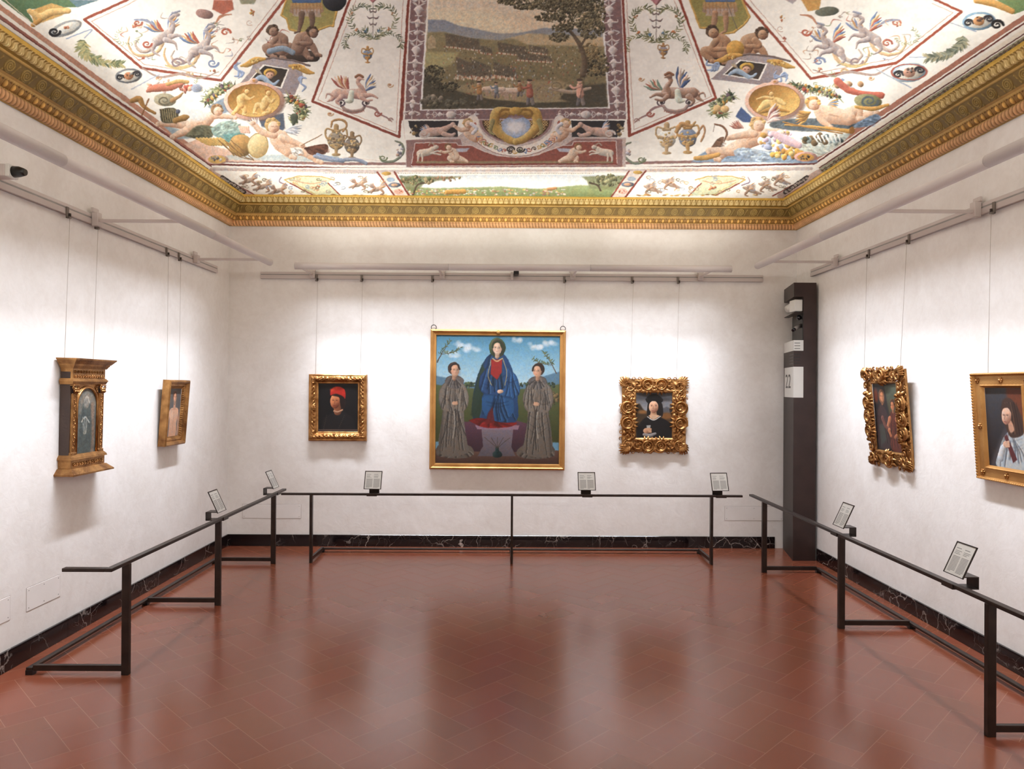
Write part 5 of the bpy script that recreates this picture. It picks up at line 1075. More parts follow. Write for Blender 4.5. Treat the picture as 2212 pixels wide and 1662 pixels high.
    # corner, right: putto with bow, reclining putto, trumpets
    cloth([D(470, 850), D(560, 790), D(760, 800), D(1000, 790), D(1110, 830), D(1100, 855), D(800, 850)], (130, 156, 184), soft=3); cloth([D(1000, 760), D(1130, 730), D(1300, 700), D(1200, 790), D(1080, 830)], (196, 206, 196), soft=3); cloth([D(880, 640), D(1060, 620), D(1400, 640), D(1340, 670), D(1100, 690), D(900, 670)], (92, 104, 112), soft=3)
    cloth([D(560, 800), D(600, 735), D(640, 720), D(610, 790)], (120, 84, 62), soft=1)
    wing(C, *D(870, 640), 44, -.6, [(226, 196, 186), (150, 90, 84), (196, 180, 180)], 7); wing(C, *D(740, 670), 30, -2.5, [(176, 96, 84), (206, 150, 130)], 6)
    human(C, 33, D(815, 655), D(835, 690), D(800, 715), D(740, 750), arms=[[D(800, 700), D(730, 710), D(660, 725)], [D(860, 695), D(920, 690), D(970, 700)]], legs=[[D(745, 755), D(680, 780), D(600, 830)], [D(740, 765), D(680, 790), D(560, 790)]], hair=(206, 160, 96)); C.stroke([D(590, 650), D(635, 665), D(655, 700), D(640, 740)], [1.4, 2.8, 1.4], (130, 84, 56), shade=True); line([D(590, 650), D(585, 690)], .5, (120, 100, 90))
    cloth([D(690, 790), D(740, 775), D(890, 800), D(850, 845), D(760, 840), D(700, 815)], (176, 196, 216), soft=2, c2=(130, 150, 180)); C.cluster(*D(930, 740), 44, 22, 46, 8, [(226, 182, 96), (206, 150, 66), (222, 200, 190), (206, 176, 196), (150, 160, 190), (240, 220, 200)]); C.cluster(*D(970, 810), 34, 10, 26, 7, [(214, 160, 60), (236, 196, 110), (190, 130, 50)])
    C.stroke([D(900, 700), D(960, 730), D(1030, 760)], [6, 10, 8], (214, 178, 190), shade=True)
    wing(C, *D(1180, 560), 30, -.2, [(206, 150, 70), (110, 140, 186)], 5); wing(C, *D(1090, 590), 40, 2.9, [(214, 160, 74), (176, 120, 60)], 7)
    human(C, 31, D(1105, 545), D(1140, 575), D(1190, 600), D(1290, 620), arms=[[D(1130, 585), D(1150, 630), D(1200, 665)]], legs=[[D(1290, 620), D(1370, 610), D(1440, 590)], [D(1290, 600), D(1340, 575), D(1350, 620)]], hair=(206, 150, 76)); cloth([D(1340, 640), D(1430, 600), D(1460, 620), D(1400, 660), D(1320, 665)], (120, 150, 186), soft=2)
    C.stroke([D(960, 655), D(1130, 665), D(1310, 690)], [1.6, 2.4, 5], (206, 150, 64), shade=True); C.ell(*D(1310, 683), 6, 8, (150, 96, 40)); C.stroke([D(950, 640), D(1080, 668), D(1260, 700)], 1.4, (176, 120, 50), shade=True); C.cluster(*D(1150, 730), 44, 11, 24, 7, [(96, 84, 56), (206, 170, 80), (74, 100, 110), (150, 170, 170), (120, 96, 66)])
    for i in range(7): C.stroke([D(1110+22*i, 712), D(1130+20*i, 745)], [2.5, 1], (232, 236, 236), shade=True)
    C.ell(*D(1068, 822), 25, 11, (206, 150, 140), shade=True); C.ell(*D(1068, 824), 18, 8, (196, 140, 60)); C.cluster(*D(1068, 824), 12, 4.5, 12, 3, [(70, 62, 60), (100, 90, 90), (50, 44, 44)])
    C.stroke([D(490, 830), D(550, 825), D(610, 810)], [4, 6, 5], (206, 150, 70), shade=True)
    C.cluster(*D(1290, 445), 28, 12, 14, 8, [(196, 90, 70), (226, 190, 170), (120, 150, 190), (214, 160, 110)]); C.stroke([D(1235, 425), D(1290, 470), D(1360, 490), D(1465, 500)], [8, 7, 6, 7], (196, 96, 76), shade=True); C.ell(*D(1395, 530), 30, 15, (130, 128, 84), rot=.1, shade=True); C.spiral(*D(1400, 530), 20, 1.6, 0, 1, 3, (84, 96, 100)); C.stroke([D(1330, 560), D(1420, 570), D(1500, 550)], [3, 5, 3], (206, 150, 66), shade=True)
    for (x, y, s_, a_, b_) in ((340, 775, 56, (196, 160, 110), (222, 214, 202)), (450, 770, 58, (190, 144, 80), (120, 134, 160))): vase(C, *D(x, y), s_, a_, b_); p = D(x, y); C.cluster(p[0], p[1]-s_*.3, s_*.3, s_*.15, 12, 2.6, [(190, 150, 90), (150, 130, 120)])
    C.stroke([D(390, 690), D(420, 650), D(470, 660), D(490, 640)], [4, 5, 3, 2], (190, 140, 80), shade=True); C.stroke([D(500, 700), D(530, 660), D(540, 690), D(520, 740)], 2.2, (180, 130, 84), shade=True)
    C.stroke([A(2212, 1015), B(560, 1040)], .1, SAL)
    # corner volutes beside the red panel
    for (T, m) in ((lambda x, y: B(x, y), 1), (lambda x, y: D(165-(x-620)*.72, 795+(y-970)*.82), -1)):
        C.stroke([T(540, 1010), T(560, 1040), T(630, 1040), T(690, 990), T(680, 930), T(640, 910)], [1.5, 2.5, 3, 2.5, 1.5], (120, 130, 110), shade=True); C.spiral(*T(560, 1020), 9, 1.3, 0, 1, 1.8, (110, 120, 84)); C.cluster(*T(665, 970), 6, 14, 10, 4, [(176, 170, 180), (206, 170, 150), (120, 120, 140)])
    # ---- mauve frame and its pale ornaments
    C.poly([B(735, -300), B(740, 0), B(700, 770), B(2128, 770), B(2098, 0), B(2060, -300)], (138, 104, 106)); line([B(728, -300), B(728, 0), B(682, 770)], 2.6, (146, 62, 48)); line([B(2075, -300), B(2110, 0), B(2148, 880)], 2.4, (146, 62, 48)); line([B(700, 895), B(690, 775), B(735, 0)], 1., (226, 214, 206)); line([B(2138, 770), B(2098, 0)], 1., (226, 214, 206))
    PALE = (206, 196, 192)
    arabesque(C, B(800, -80), B(745, 765), 23, PALE, 13); arabesque(C, B(2010, -80), B(2078, 765), 23, PALE, 13)
    for (a, b) in ((830, 1180), (1680, 2030)):
        arabesque(C, B(a, 740), B(b, 740), 11, PALE, 8)
    C.ell(*B(1000, 740), 11, 8, PALE, shade=True); C.ell(*B(1870, 740), 11, 8, PALE, shade=True)
    # ---- the landscape picture
    pic = [B(850, -300), B(857, 0), B(812, 705), B(2010, 690), B(1965, 0), B(1930, -300)]; C.poly([B(842, -300), B(846, 0), B(798, 714), B(2024, 700), B(1978, 0), B(1940, -300)], (235, 235, 235)); C.poly(pic, (235, 218, 184), c2=(229, 200, 166))
    def inpic(pts, c, **k): C.poly(pts, c, **k)
    inpic([B(857, 0), B(1965, 0), B(1967, 60), B(855, 70)], (222, 207, 189), soft=20, al=.6); inpic([B(852, 60), B(1240, 60), B(1500, 230), B(852, 240)], (235, 222, 184), soft=30, al=.7)
    inpic([B(850, 125), B(960, 130), B(1050, 165), B(1150, 185), B(1300, 215), B(1420, 215), B(1600, 180), B(1975, 190), B(1985, 330), B(845, 330)], (135, 146, 169), soft=3, c2=(178, 173, 155)); inpic([B(1350, 250), B(1500, 215), B(1650, 225), B(1978, 240), B(1990, 380), B(1350, 330)], (202, 178, 135), soft=4)
    inpic([B(847, 210), B(960, 205), B(1100, 245), B(1300, 260), B(1400, 250), B(1500, 290), B(1988, 300), B(2010, 690), B(815, 705)], (153, 139, 97), soft=4, c2=(122, 110, 77)); inpic([B(840, 330), B(1050, 340), B(1000, 420), B(900, 450), B(830, 430)], (178, 169, 113), soft=6); inpic([B(1000, 560), B(1250, 520), B(1700, 520), B(1960, 620), B(1800, 690), B(1200, 640)], (162, 144, 104), soft=6)
    for (a, b, l, h) in ((960, 215, 240, 110), (1030, 370, 170, 150), (1130, 380, 140, 140), (1270, 400, 160, 110), (1300, 270, 200, 90), (1420, 340, 240, 60), (1180, 290, 90, 60), (1500, 290, 130, 60)):
        q = [B(a, b), B(a+l*.9, b+h*.35), B(a+l, b+h), B(a+8, b+h*.75)]; C.poly(q, (113, 101, 83), soft=3); C.region_grain(q, 0, 90, 2.2, [(144, 130, 106), (88, 79, 66), (178, 160, 130)], -1.4, .6)
        for i in range(int(l/9)): x = a+i*9; y = b+h*.75+(h*.25)*i*9/l; C.ell(*B(x, y+4), 1.3, 2., (235, 213, 184) if i % 3 else (178, 99, 77), soft=.7, al=.85)
    for _ in range(420):
        u = C.r.rand(); x, y = C.r.uniform(950, 1960), 300+330*u**1.3; C.ell(*B(x, y), .9+1.0*u, 1.3+1.5*u, [(229, 200, 166), (178, 97, 74), (77, 66, 57), (144, 155, 166), (235, 229, 211), (104, 88, 68)][C.r.randint(6)], soft=.8, al=.65)
    for i in range(30): C.ell(*B(1030+i*13, 505+C.r.uniform(-10, 10)), 1.9, 3.4, [(229, 193, 157), (235, 229, 207), (200, 144, 110)][i % 3], al=.85)
    # dark foreground, bushes
    inpic([B(826, 470), B(900, 500), B(960, 560), B(1080, 600), B(1250, 640), B(1500, 665), B(2008, 650), B(2010, 692), B(812, 705)], (83, 77, 61), soft=3); C.cluster(*B(890, 480), 22, 20, 150, 2.6, [(79, 74, 57), (101, 95, 70), (66, 61, 50)]); C.cluster(*B(970, 560), 30, 10, 110, 2.6, [(79, 74, 57), (110, 101, 74), (63, 59, 48)]); C.cluster(*B(870, 640), 22, 10, 26, 6, [(117, 108, 92), (92, 86, 72), (144, 130, 110)]); C.cluster(*B(1000, 670), 60, 7, 40, 5, [(88, 83, 66), (117, 110, 83)])
    inpic([B(1750, 560), B(2000, 540), B(2008, 660), B(1800, 670), B(1700, 640)], (83, 77, 63), soft=5); C.cluster(*B(1940, 420), 26, 28, 200, 3, [(110, 99, 70), (81, 74, 57), (148, 126, 83), (66, 61, 50)]); C.cluster(*B(1900, 330), 24, 18, 110, 3, [(162, 135, 88), (133, 113, 77)])
    # tree
    C.stroke([B(1850, 480), B(1862, 400), B(1840, 310), B(1800, 240), B(1760, 190)], [7, 6, 4.5, 3], (113, 95, 74), shade=True); C.stroke([B(1835, 300), B(1870, 240), B(1900, 170)], [3, 2, 1.2], (104, 88, 70)); C.stroke([B(1790, 230), B(1700, 140), B(1600, 60)], [2.6, 1.6, .8], (92, 79, 63))
    for (x, y, rx, ry, n) in ((1850, 80, 50, 34, 260), (1750, 20, 80, 20, 220), (1600, 20, 60, 12, 110), (1640, 110, 34, 10, 70), (1700, 240, 22, 10, 50), (1900, 180, 30, 24, 120), (1380, 10, 28, 7, 40), (1480, 45, 26, 6, 36), (1720, 180, 24, 8, 50)): C.cluster(*B(x, y), rx, ry, int(n*2.4), 2.9, [(92, 86, 66), (117, 108, 79), (74, 68, 54), (139, 126, 90)])
    # oxen, cart wheel, figures
    for (x, y, s_) in ((1250, 575, 1), (1380, 590, 1.25), (1310, 580, .9)): C.stroke([B(x-35*s_, y), B(x+30*s_, y-4)], 5.5*s_, (222, 195, 173), shade=True); C.ell(*B(x-48*s_, y+4), 4.5*s_, 4*s_, (207, 178, 155), shade=True); [line([B(x+q*s_, y+10), B(x+q*s_+3, y+40*s_)], 1.6*s_, (178, 148, 126)) for q in (-26, -14, 14, 26)]
    C.ell(*B(1600, 600), 20, 18, (155, 135, 106), ring=3.2); C.ell(*B(1600, 600), 3.5, 3, (178, 155, 122))
    for i in range(10): a = i*PI/5; line([B(1600, 600), (B(1600, 600)[0]+18*math.cos(a), B(1600, 600)[1]+16*math.sin(a))], .9, (155, 135, 106))
    C.stroke([B(1640, 570), B(1780, 595), B(1900, 570)], [3.5, 4.5, 3], (178, 157, 135), shade=True); C.ell(*B(1680, 555), 12, 8, (133, 117, 90), ring=2.2)
    for (x, y, s_, sh_) in ((1505, 560, 1.3, (189, 104, 83)), (1830, 560, 1.35, (229, 166, 144)), (1180, 560, .95, (189, 133, 77)), (1290, 560, .8, (133, 144, 155)), (1440, 550, .8, (178, 122, 77))):
        C.stroke([B(x, y+38*s_), B(x-8*s_, y+85*s_)], 3*s_, (110, 104, 106), shade=True); C.stroke([B(x+8*s_, y+38*s_), B(x+18*s_, y+85*s_)], 3*s_, (133, 122, 117), shade=True); C.stroke([B(x, y-5), B(x+3, y+38*s_)], [5*s_, 6*s_], sh_, shade=True); C.stroke([B(x, y), B(x-30*s_, y+10), B(x-45*s_, y-5)], 2*s_, sh_, shade=True); C.ell(*B(x, y-22*s_), 3.6*s_, 4*s_, (222, 173, 144), shade=True); C.ell(*B(x, y-32*s_), 5*s_, 2.2*s_, (88, 72, 61))
    line([B(1880, 420), B(1830, 640)], .7, (99, 83, 66))
    C.poly([B(850, 250), B(875, 225), B(900, 250), B(900, 310), B(850, 315)], (189, 166, 126)); C.region_grain(pic, 0, 1500, 5, [(222, 200, 166), (110, 104, 83), (178, 164, 133)], 0, .10)
    # ---- red panel with goats, cartouche, side black panels
    C.poly([B(708, 905), B(1050, 880), B(1180, 770), B(1680, 770), B(1800, 885), B(2128, 890), B(2128, 1085), B(708, 1085)], (196, 176, 170)); C.poly([B(712, 905), B(1060, 900), B(1080, 960), B(1180, 990), B(1300, 1010), B(1540, 1010), B(1700, 960), B(1800, 895), B(2105, 900), B(2105, 1078), B(712, 1078)], (150, 108, 104))
    red = [B(768, 925), B(1035, 925), B(1045, 942), B(1130, 942), B(1210, 980), B(1300, 1008), B(1420, 1018), B(1540, 1008), B(1650, 968), B(1720, 942), B(1785, 940), B(1792, 918), B(2062, 912), B(2070, 1062), B(745, 1072)]
    line(red+red[:1], 1.5, (222, 208, 200)); C.poly(red, (158, 76, 62), c2=(140, 66, 54)); C.region_grain(red, 0, 260, 4, [(176, 96, 78), (120, 56, 46)], 0, .25)
    line([B(780, 1048), B(2040, 1048)], 2.4, (136, 126, 86), al=.8); line([B(745, 1062), B(2070, 1060)], 1.6, (128, 50, 44))
    for (x, m) in ((850, 1), (1975, -1)):
        P = lambda a, b: B(x+a*m, 990+b); g = (206, 190, 172)
        C.stroke([P(-50, 0), P(10, -10), P(30, -30)], [8, 8, 5], g, shade=True); C.ell(*P(52, -40), 6, 5, g, shade=True); C.stroke([P(45, -52), P(20, -66), P(5, -50)], 1.2, (170, 150, 130)); [C.stroke([P(a, 5), P(a+b, 30), P(a+b, 52)], [2.6, 1.6], g, shade=True) for a, b in ((-55, -8), (-38, 2))]; [C.stroke([P(20, 0), P(60, -6+q), P(80, 0+q)], 1.8, g, shade=True) for q in (-8, 10)]
    for (x, m) in ((1010, -1), (1790, 1)):
        P = lambda a, b: B(x+a*m, 990+b); g = (214, 186, 160)
        C.poly([P(-10, -30), P(-110, -34), P(-90, -10), P(-20, -6)], (176, 178, 196), soft=2); human(C, 16, P(30, -38), P(15, -24), P(0, -4), P(-20, 24), arms=[[P(10, -20), P(45, -6), P(75, -14)]], legs=[[P(-20, 26), P(20, 30), P(10, 52)], [P(-24, 28), P(-60, 40), P(-90, 50)]], skin=g)
    # curved white band with little scrolls
    arc = [B(1420+280*math.cos(a), 775+205*math.sin(a)) for a in np.linspace(PI-.02, .02, 40)]; C.stroke(arc, 12, (226, 216, 206), smooth=False); line([B(1420+318*math.cos(a), 775+235*math.sin(a)) for a in np.linspace(PI-.3, .3, 30)], .8, (140, 96, 92))
    for i in range(26):
        a = PI*(i+.8)/27; p = B(1420+280*math.cos(a), 775+205*math.sin(a)); cc = [(178, 84, 64), (96, 120, 170), (110, 130, 84), (206, 156, 70), (84, 66, 60)][i % 5]; C.spiral(p[0], p[1], 6, 1.2, i, 1 if i % 2 else -1, 1.1, cc); C.ell(p[0]+C.r.uniform(-4, 4), p[1]+C.r.uniform(-4, 4), 2, 1.5, cc)
    for q in (-1, 1): C.spiral(*B(1400+q*32+15, 965), 9, 1.8, 0, q, 1.6, (50, 42, 42))
    C.poly([B(1178, 775)]+[B(1418+236*math.cos(a), 775+150*math.sin(a)) for a in np.linspace(PI, 0, 30)], (150, 112, 112)); C.poly([B(1200, 778)]+[B(1418+218*math.cos(a), 778+138*math.sin(a)) for a in np.linspace(PI, 0, 30)], (84, 58, 34))
    for i in range(-26, 27):
        for q in (-1, 1):
            x0 = 1418+i*17; pts = []
            for t in np.linspace(0, 1, 10):
                x, y = x0+q*t*140, 780+t*140
                if ((x-1418)/212)**2+((y-778)/134)**2 < 1: pts.append(B(x, y))
            if len(pts) > 1: line([pts[0], pts[-1]], .75, (206, 166, 96))
    cx, cy = B(1412, 815); gold = (196, 152, 62)
    for q in (-1, 1): C.stroke([B(1418+q*30, 720), B(1418+q*120, 730), B(1418+q*140, 800), B(1418+q*110, 850), B(1418+q*50, 900), B(1418, 915)], [8, 12, 10, 9, 8, 7], gold, hi=(240, 206, 120), lo=(120, 84, 36), shade=True); C.spiral(*B(1418+q*70, 740), 18, 1.2, PI if q > 0 else 0, q, 3, (150, 108, 44)); C.stroke([B(1418+q*150, 780), B(1418+q*165, 850), B(1418+q*140, 870)], [5, 4, 1], (150, 140, 84), shade=True)
    C.poly([B(1320, 790), B(1370, 760), B(1418, 772), B(1465, 758), B(1510, 790), B(1500, 840), B(1440, 885), B(1400, 888), B(1340, 850)], (130, 160, 208), smooth=True, soft=2); C.ell(*B(1412, 820), 24, 16, (222, 222, 226), soft=16); C.ell(*B(1418, 715), 14, 8, gold, shade=True)
    for (a, b, m) in ((722, 1050, 1), (2122, 1772, -1)):
        q = [B(a, 780), B(b, 780), B(b-m*10, 830), B(b-m*5, 885), B(a+m*50, 885), B(a+m*30, 850), B(a+m*10, 820)]; C.poly(q, (46, 42, 46)); x = a+m*170
        P = lambda u, v: B(x+u*m, 835+v); pk = (200, 162, 146)
        wing(C, *P(-20, 5), 26, (-2.6 if m > 0 else -.54), [(130, 150, 186), (206, 196, 196), (206, 170, 150)], 6); C.stroke([P(-70, 30), P(-20, 20), P(50, 10)], [8, 10, 8], pk, shade=True); C.stroke([P(50, 10), P(90, -15), P(110, -28)], [8, 5, 4], pk, shade=True); C.ell(*P(118, -30), 6, 6, pk, shade=True); C.stroke([P(60, 30), P(110, 40), P(130, 30)], [5, 4, 3], pk, shade=True); C.spiral(*P(-70, 30), 12, 1.3, 0, m, 2.4, (196, 186, 180)); C.cluster(*P(-135, 0), 9, 13, 12, 4, [(150, 120, 70), (120, 96, 60), (170, 150, 110)])
        human(C, 22, B(a+m*385, 800), B(a+m*390, 825), B(a+m*400, 855), B(a+m*430, 885), arms=[[B(a+m*385, 830), B(a+m*340, 840), B(a+m*300, 815)]], legs=[[B(a+m*430, 885), B(a+m*460, 880), B(a+m*470, 910)]], hair=(190, 150, 96)); C.stroke([B(a+m*410, 800), B(a+m*440, 830), B(a+m*420, 860)], 4, (206, 206, 214), shade=True)
        C.leaves([B(a+m*440, 880), B(a+m*480, 920), B(a+m*520, 940)], 8, 9, [(96, 120, 170), (206, 150, 70), (178, 84, 64), (110, 130, 84)])
    # ---- things along the left and right margins
    C.poly([A(-300, -240), A(0, -240), A(480, 0), A(500, 45), A(170, 60), A(230, 165), A(60, 40)], (88, 122, 84), soft=1); C.poly([A(200, 70), A(330, 20), A(460, 60), A(400, 100), A(260, 150), A(220, 160)], (206, 160, 84), soft=2); C.stroke([A(190, 70), A(260, 110), A(330, 80), A(440, 70)], [5, 9, 8, 6], (222, 178, 104), shade=True); C.stroke([A(215, 160), A(260, 130)], 5, (196, 140, 66), shade=True); line([A(-60, -80), A(230, 168)], .8, (214, 200, 180)); C.poly([A(445, 0), A(640, 0), A(500, 48)], (96, 128, 140))
    C.poly([D(2000, -60), D(2400, -200), D(2300, 20), D(2160, 75)], (110, 140, 84), soft=1); C.stroke([D(1960, 5), D(2060, 20), D(2150, 60)], [5, 8, 6], (206, 150, 70), shade=True)
    C.ell(*A(425, 185), 36, 15, (150, 156, 160), rot=-.35, shade=True); C.ell(*A(435, 180), 28, 10, (214, 214, 206), rot=-.35, shade=True); C.spiral(*A(350, 205), 13, 1.5, 0, 1, 3.2, (44, 44, 50)); C.cluster(*A(440, 180), 8, 5, 8, 3, [(206, 120, 84), (160, 90, 66)])
    mask_cartouche(C, *A(830, 490), 29); mask_cartouche(C, *D(1610, 380), 38, (150, 176, 196), (196, 140, 116)); C.ell(*D(1610, 378), 40, 18, (178, 84, 70), ring=2.); mask_cartouche(C, *D(1975, 110), 36, (120, 160, 190), (206, 140, 84)); C.spiral(*D(2070, 130), 14, 1.5, 0, -1, 3.4, (40, 38, 40))
    LG = [(150, 160, 112), (176, 176, 122), (110, 124, 88), (196, 184, 120)]
    C.leaves([A(545, 260), A(520, 330), A(600, 390), A(700, 410), A(790, 415)], 46, 15, LG, wd=.3); C.leaves([A(545, 280), A(560, 350), A(640, 385)], 26, 14, LG); C.stroke([A(430, 250), A(590, 190), A(545, 245)], 1.2, (150, 170, 204)); C.stroke([A(850, 575), A(1030, 480)], 1.2, (176, 190, 214)); C.leaves([D(1890, 190), D(1880, 240), D(1800, 290), D(1700, 305)], 46, 17, [(120, 130, 112), (150, 156, 130), (96, 106, 90), (170, 166, 130)], wd=.3); C.stroke([D(1610, 300), D(1700, 300)], 1, (150, 170, 204)); C.stroke([D(1830, 120), D(1960, 165)], 1, (150, 170, 204)); C.stroke([D(1440, 365), D(1620, 460)], 1.2, (160, 176, 200))
    C.ell(*A(1320, 90), 19, 10, (160, 120, 112), rot=.2, shade=True); C.poly([A(1380, 0), A(1500, 0), A(1510, 60), A(1440, 95), A(1370, 60)], (190, 100, 76), soft=2); C.poly([A(1540, -10), A(1660, -10), A(1640, 25), A(1560, 28)], (150, 150, 120), soft=2); C.ell(*D(1180, 60), 26, 10, (100, 104, 90), shade=True, rot=-.1); C.poly([D(1040, -10), D(1150, -10), D(1140, 50), D(1080, 60)], (206, 150, 70), soft=2); C.poly([D(920, -20), D(1040, -20), D(1000, 20)], (176, 160, 160), soft=2)
    for (x, y) in (A(1630, 80), D(950, 98)): C.cluster(x, y, 6, 8, 8, 3, [(206, 150, 66), (190, 110, 70)]); C.spiral(x-6, y+22, 9, 1.2, 1, 1, .8, (206, 170, 150))
    # ---- band nearest the wall: long landscape, dividers, grotesque panels
    E_ = lambda x, y: (380+x/2.989, 340+y/2.989); G = lambda x, y: (1100+x/2.989, 340+y/2.989)
    C.poly([A(1350, 1086), D(1130, 872), G(1790, 300), E_(350, 290)], (240, 236, 226)); line([E_(230, 76), E_(1300, 92), G(800, 86), G(1950, 72)], 3.6, (196, 176, 172), al=.75); line([E_(1440, 98), G(780, 92)], 1.4, (226, 220, 214))
    for i in range(150): x = 700+i*3.9; C.ell(x, 374.5+.001*(x-1000), 1.1, .8, (120, 96, 80) if i % 2 else (160, 140, 110), soft=.6, al=.8)
    for i in range(60): x = 440+i*4.6; C.ell(x, 367+C.r.uniform(-1, 1), 2.6, 1.0, [(206, 160, 140), (160, 150, 150), (176, 140, 120)][i % 3], al=.6); x = 1400+i*5.2; C.ell(x, 368+C.r.uniform(-1.5, 1), 2.6, 1.0, [(214, 176, 110), (176, 150, 140), (196, 150, 120)][i % 3], al=.6)
    lp = [E_(1425, 115), E_(1515, 262), G(655, 262), G(775, 112)]; C.poly(lp, (206, 216, 222), c2=(232, 226, 214)); C.poly([E_(1480, 190), E_(1700, 200), E_(2100, 190), G(200, 205), G(450, 180), G(690, 190), G(655, 262), E_(1515, 262)], (150, 164, 104), soft=3, c2=(126, 146, 86)); C.poly([E_(1440, 120), E_(1850, 125), E_(1700, 150), E_(1600, 170), E_(1560, 215), E_(1500, 225)], (110, 116, 74), soft=3, al=.85); C.poly([G(470, 125), G(770, 118), G(700, 215), G(520, 200), G(500, 150)], (124, 132, 84), soft=3, al=.85)
    C.cluster(*E_(1560, 150), 34, 9, 60, 4, [(120, 112, 70), (96, 104, 64), (150, 130, 90)]); C.cluster(*E_(1740, 138), 34, 4, 30, 3, [(150, 110, 80), (130, 110, 70)]); C.cluster(*G(640, 150), 34, 12, 60, 4, [(120, 118, 80), (96, 100, 66), (150, 146, 100)]); C.stroke([E_(1530, 240), E_(1560, 180), E_(1600, 165)], 2, (80, 66, 50)); C.stroke([G(590, 215), G(570, 180), G(520, 165)], 2, (80, 66, 50))
    for _ in range(230): t = C.r.rand(); x = C.r.uniform(560, 1700); C.ell(E_(0, 0)[0]+(x+820)/2.989*1.0, 340+(206+C.r.uniform(0, 40))/2.989, C.r.uniform(1.4, 3.2), C.r.uniform(.9, 1.7), [(214, 160, 110), (240, 226, 210), (190, 110, 84), (226, 190, 90), (150, 120, 96), (206, 196, 190)][C.r.randint(6)], al=.85)
    C.stroke([E_(1750, 225), E_(1860, 220)], 5, (206, 146, 60), shade=True); C.stroke([G(250, 205), G(300, 200)], 3, (206, 140, 80), shade=True)
    for dv in ([E_(1300, 95), E_(1410, 95), E_(1515, 262), E_(1420, 262)], [G(775, 88), G(880, 88), G(745, 262), G(655, 262)]):
        a, b, c, d = [np.array(p) for p in dv]; C.poly([a, b, c, d], (226, 208, 196)); line([a, d], 1.7, (150, 66, 54)); line([b, c], 1.9, (140, 58, 48)); C.ell(*((a+b)/2+(1, 3)), 10, 4, (206, 156, 60), shade=True); m = (a+b+c+d)/4; C.ell(*m, 14, 5.5, (96, 110, 130), shade=True); C.ell(*m, 8, 3, (206, 150, 110), shade=True); C.ell(*(m*.6+(a+b)/2*.4), 9, 5, (150, 170, 190)); C.ell(*(m*.5+(c+d)/2*.5), 11, 6, (226, 170, 150)); C.cluster(*(m*.5+(c+d)/2*.5), 8, 4, 8, 1.6, [(160, 70, 50), (206, 120, 90)])
    for (T, m) in ((E_, 1), (lambda x, y: G(2212-x+10, y), -1)):
        C.poly([T(745, 165), T(720, 140), T(800, 128), T(930, 130), T(1000, 145), T(985, 165), T(1070, 250), T(850, 240)], (206, 212, 170), soft=1.2); line([T(735, 165), T(700, 145), T(790, 122), T(940, 124), T(1020, 146)], 1.3, (204, 170, 90)); line([T(738, 168), T(890, 246)], 1.3, (158, 74, 58)); line([T(982, 168), T(1065, 250)], 1.3, (158, 74, 58)); line([T(760, 165), T(900, 240)], .9, (206, 176, 100)); C.cluster(*T(910, 200), 10, 6, 10, 2.6, [(206, 110, 70), (226, 160, 110)]); C.stroke([T(760, 150), T(870, 170), T(970, 152)], 1.2, (214, 160, 120)); C.stroke([T(680, 130), T(670, 160), T(720, 180)], 1.4, (150, 130, 150))
        for (x, y) in ((560, 190), (1180, 175), (660, 215), (1300, 205), (470, 150)):
            C.stroke([T(x-60, y+20), T(x, y), T(x+50, y-20)], [2, 5, 2], (176, 150, 130), shade=True); wing(C, *T(x-10, y-5), 18, -2.3, [(178, 130, 100), (140, 130, 130)], 5); wing(C, *T(x+15, y-5), 20, -.5, [(196, 140, 90), (150, 150, 160)], 5); C.stroke([T(x+20, y), T(x+40, y+25), T(x+20, y+35)], [3, 2, 1], (170, 130, 104), shade=True); C.stroke([T(x-20, y), T(x-40, y+28)], [3, 1], (160, 120, 96), shade=True)
        for _ in range(34): x, y = C.r.uniform(420, 1340), C.r.uniform(120, 235); X, Y = T(x, y); C.spiral(X, Y, 7, 1.1, C.r.rand()*6, C.r.choice((-1, 1)), 1., [(206, 160, 110), (170, 150, 130), (150, 160, 180), (120, 110, 84)][C.r.randint(4)], sq=.5)
        for _ in range(26): x = C.r.uniform(520, 1390); X, Y = T(x, 243+C.r.uniform(-5, 5)); C.ell(X, Y, 4, 1.3, [(206, 150, 70), (150, 104, 56), (226, 190, 120)][C.r.randint(3)], al=.85)
        line([T(250, 100), T(520, 250)], 1.2, (150, 70, 60)); line([T(225, 100), T(470, 250)], 7, (206, 176, 164)); line([T(300, 130), T(440, 225)], 4.5, (60, 52, 52)); line([T(190, 100), T(440, 255)], 1, (140, 60, 52))
        for i in range(8): X, Y = T(300+i*19, 132+i*12.5); C.spiral(X, Y, 4, 1.2, i, 1, 1, (206, 190, 176), sq=.6)
    C.finish(.5, .76, .05, bg=(231, 229, 221)); C.grain(.02, 7); return C
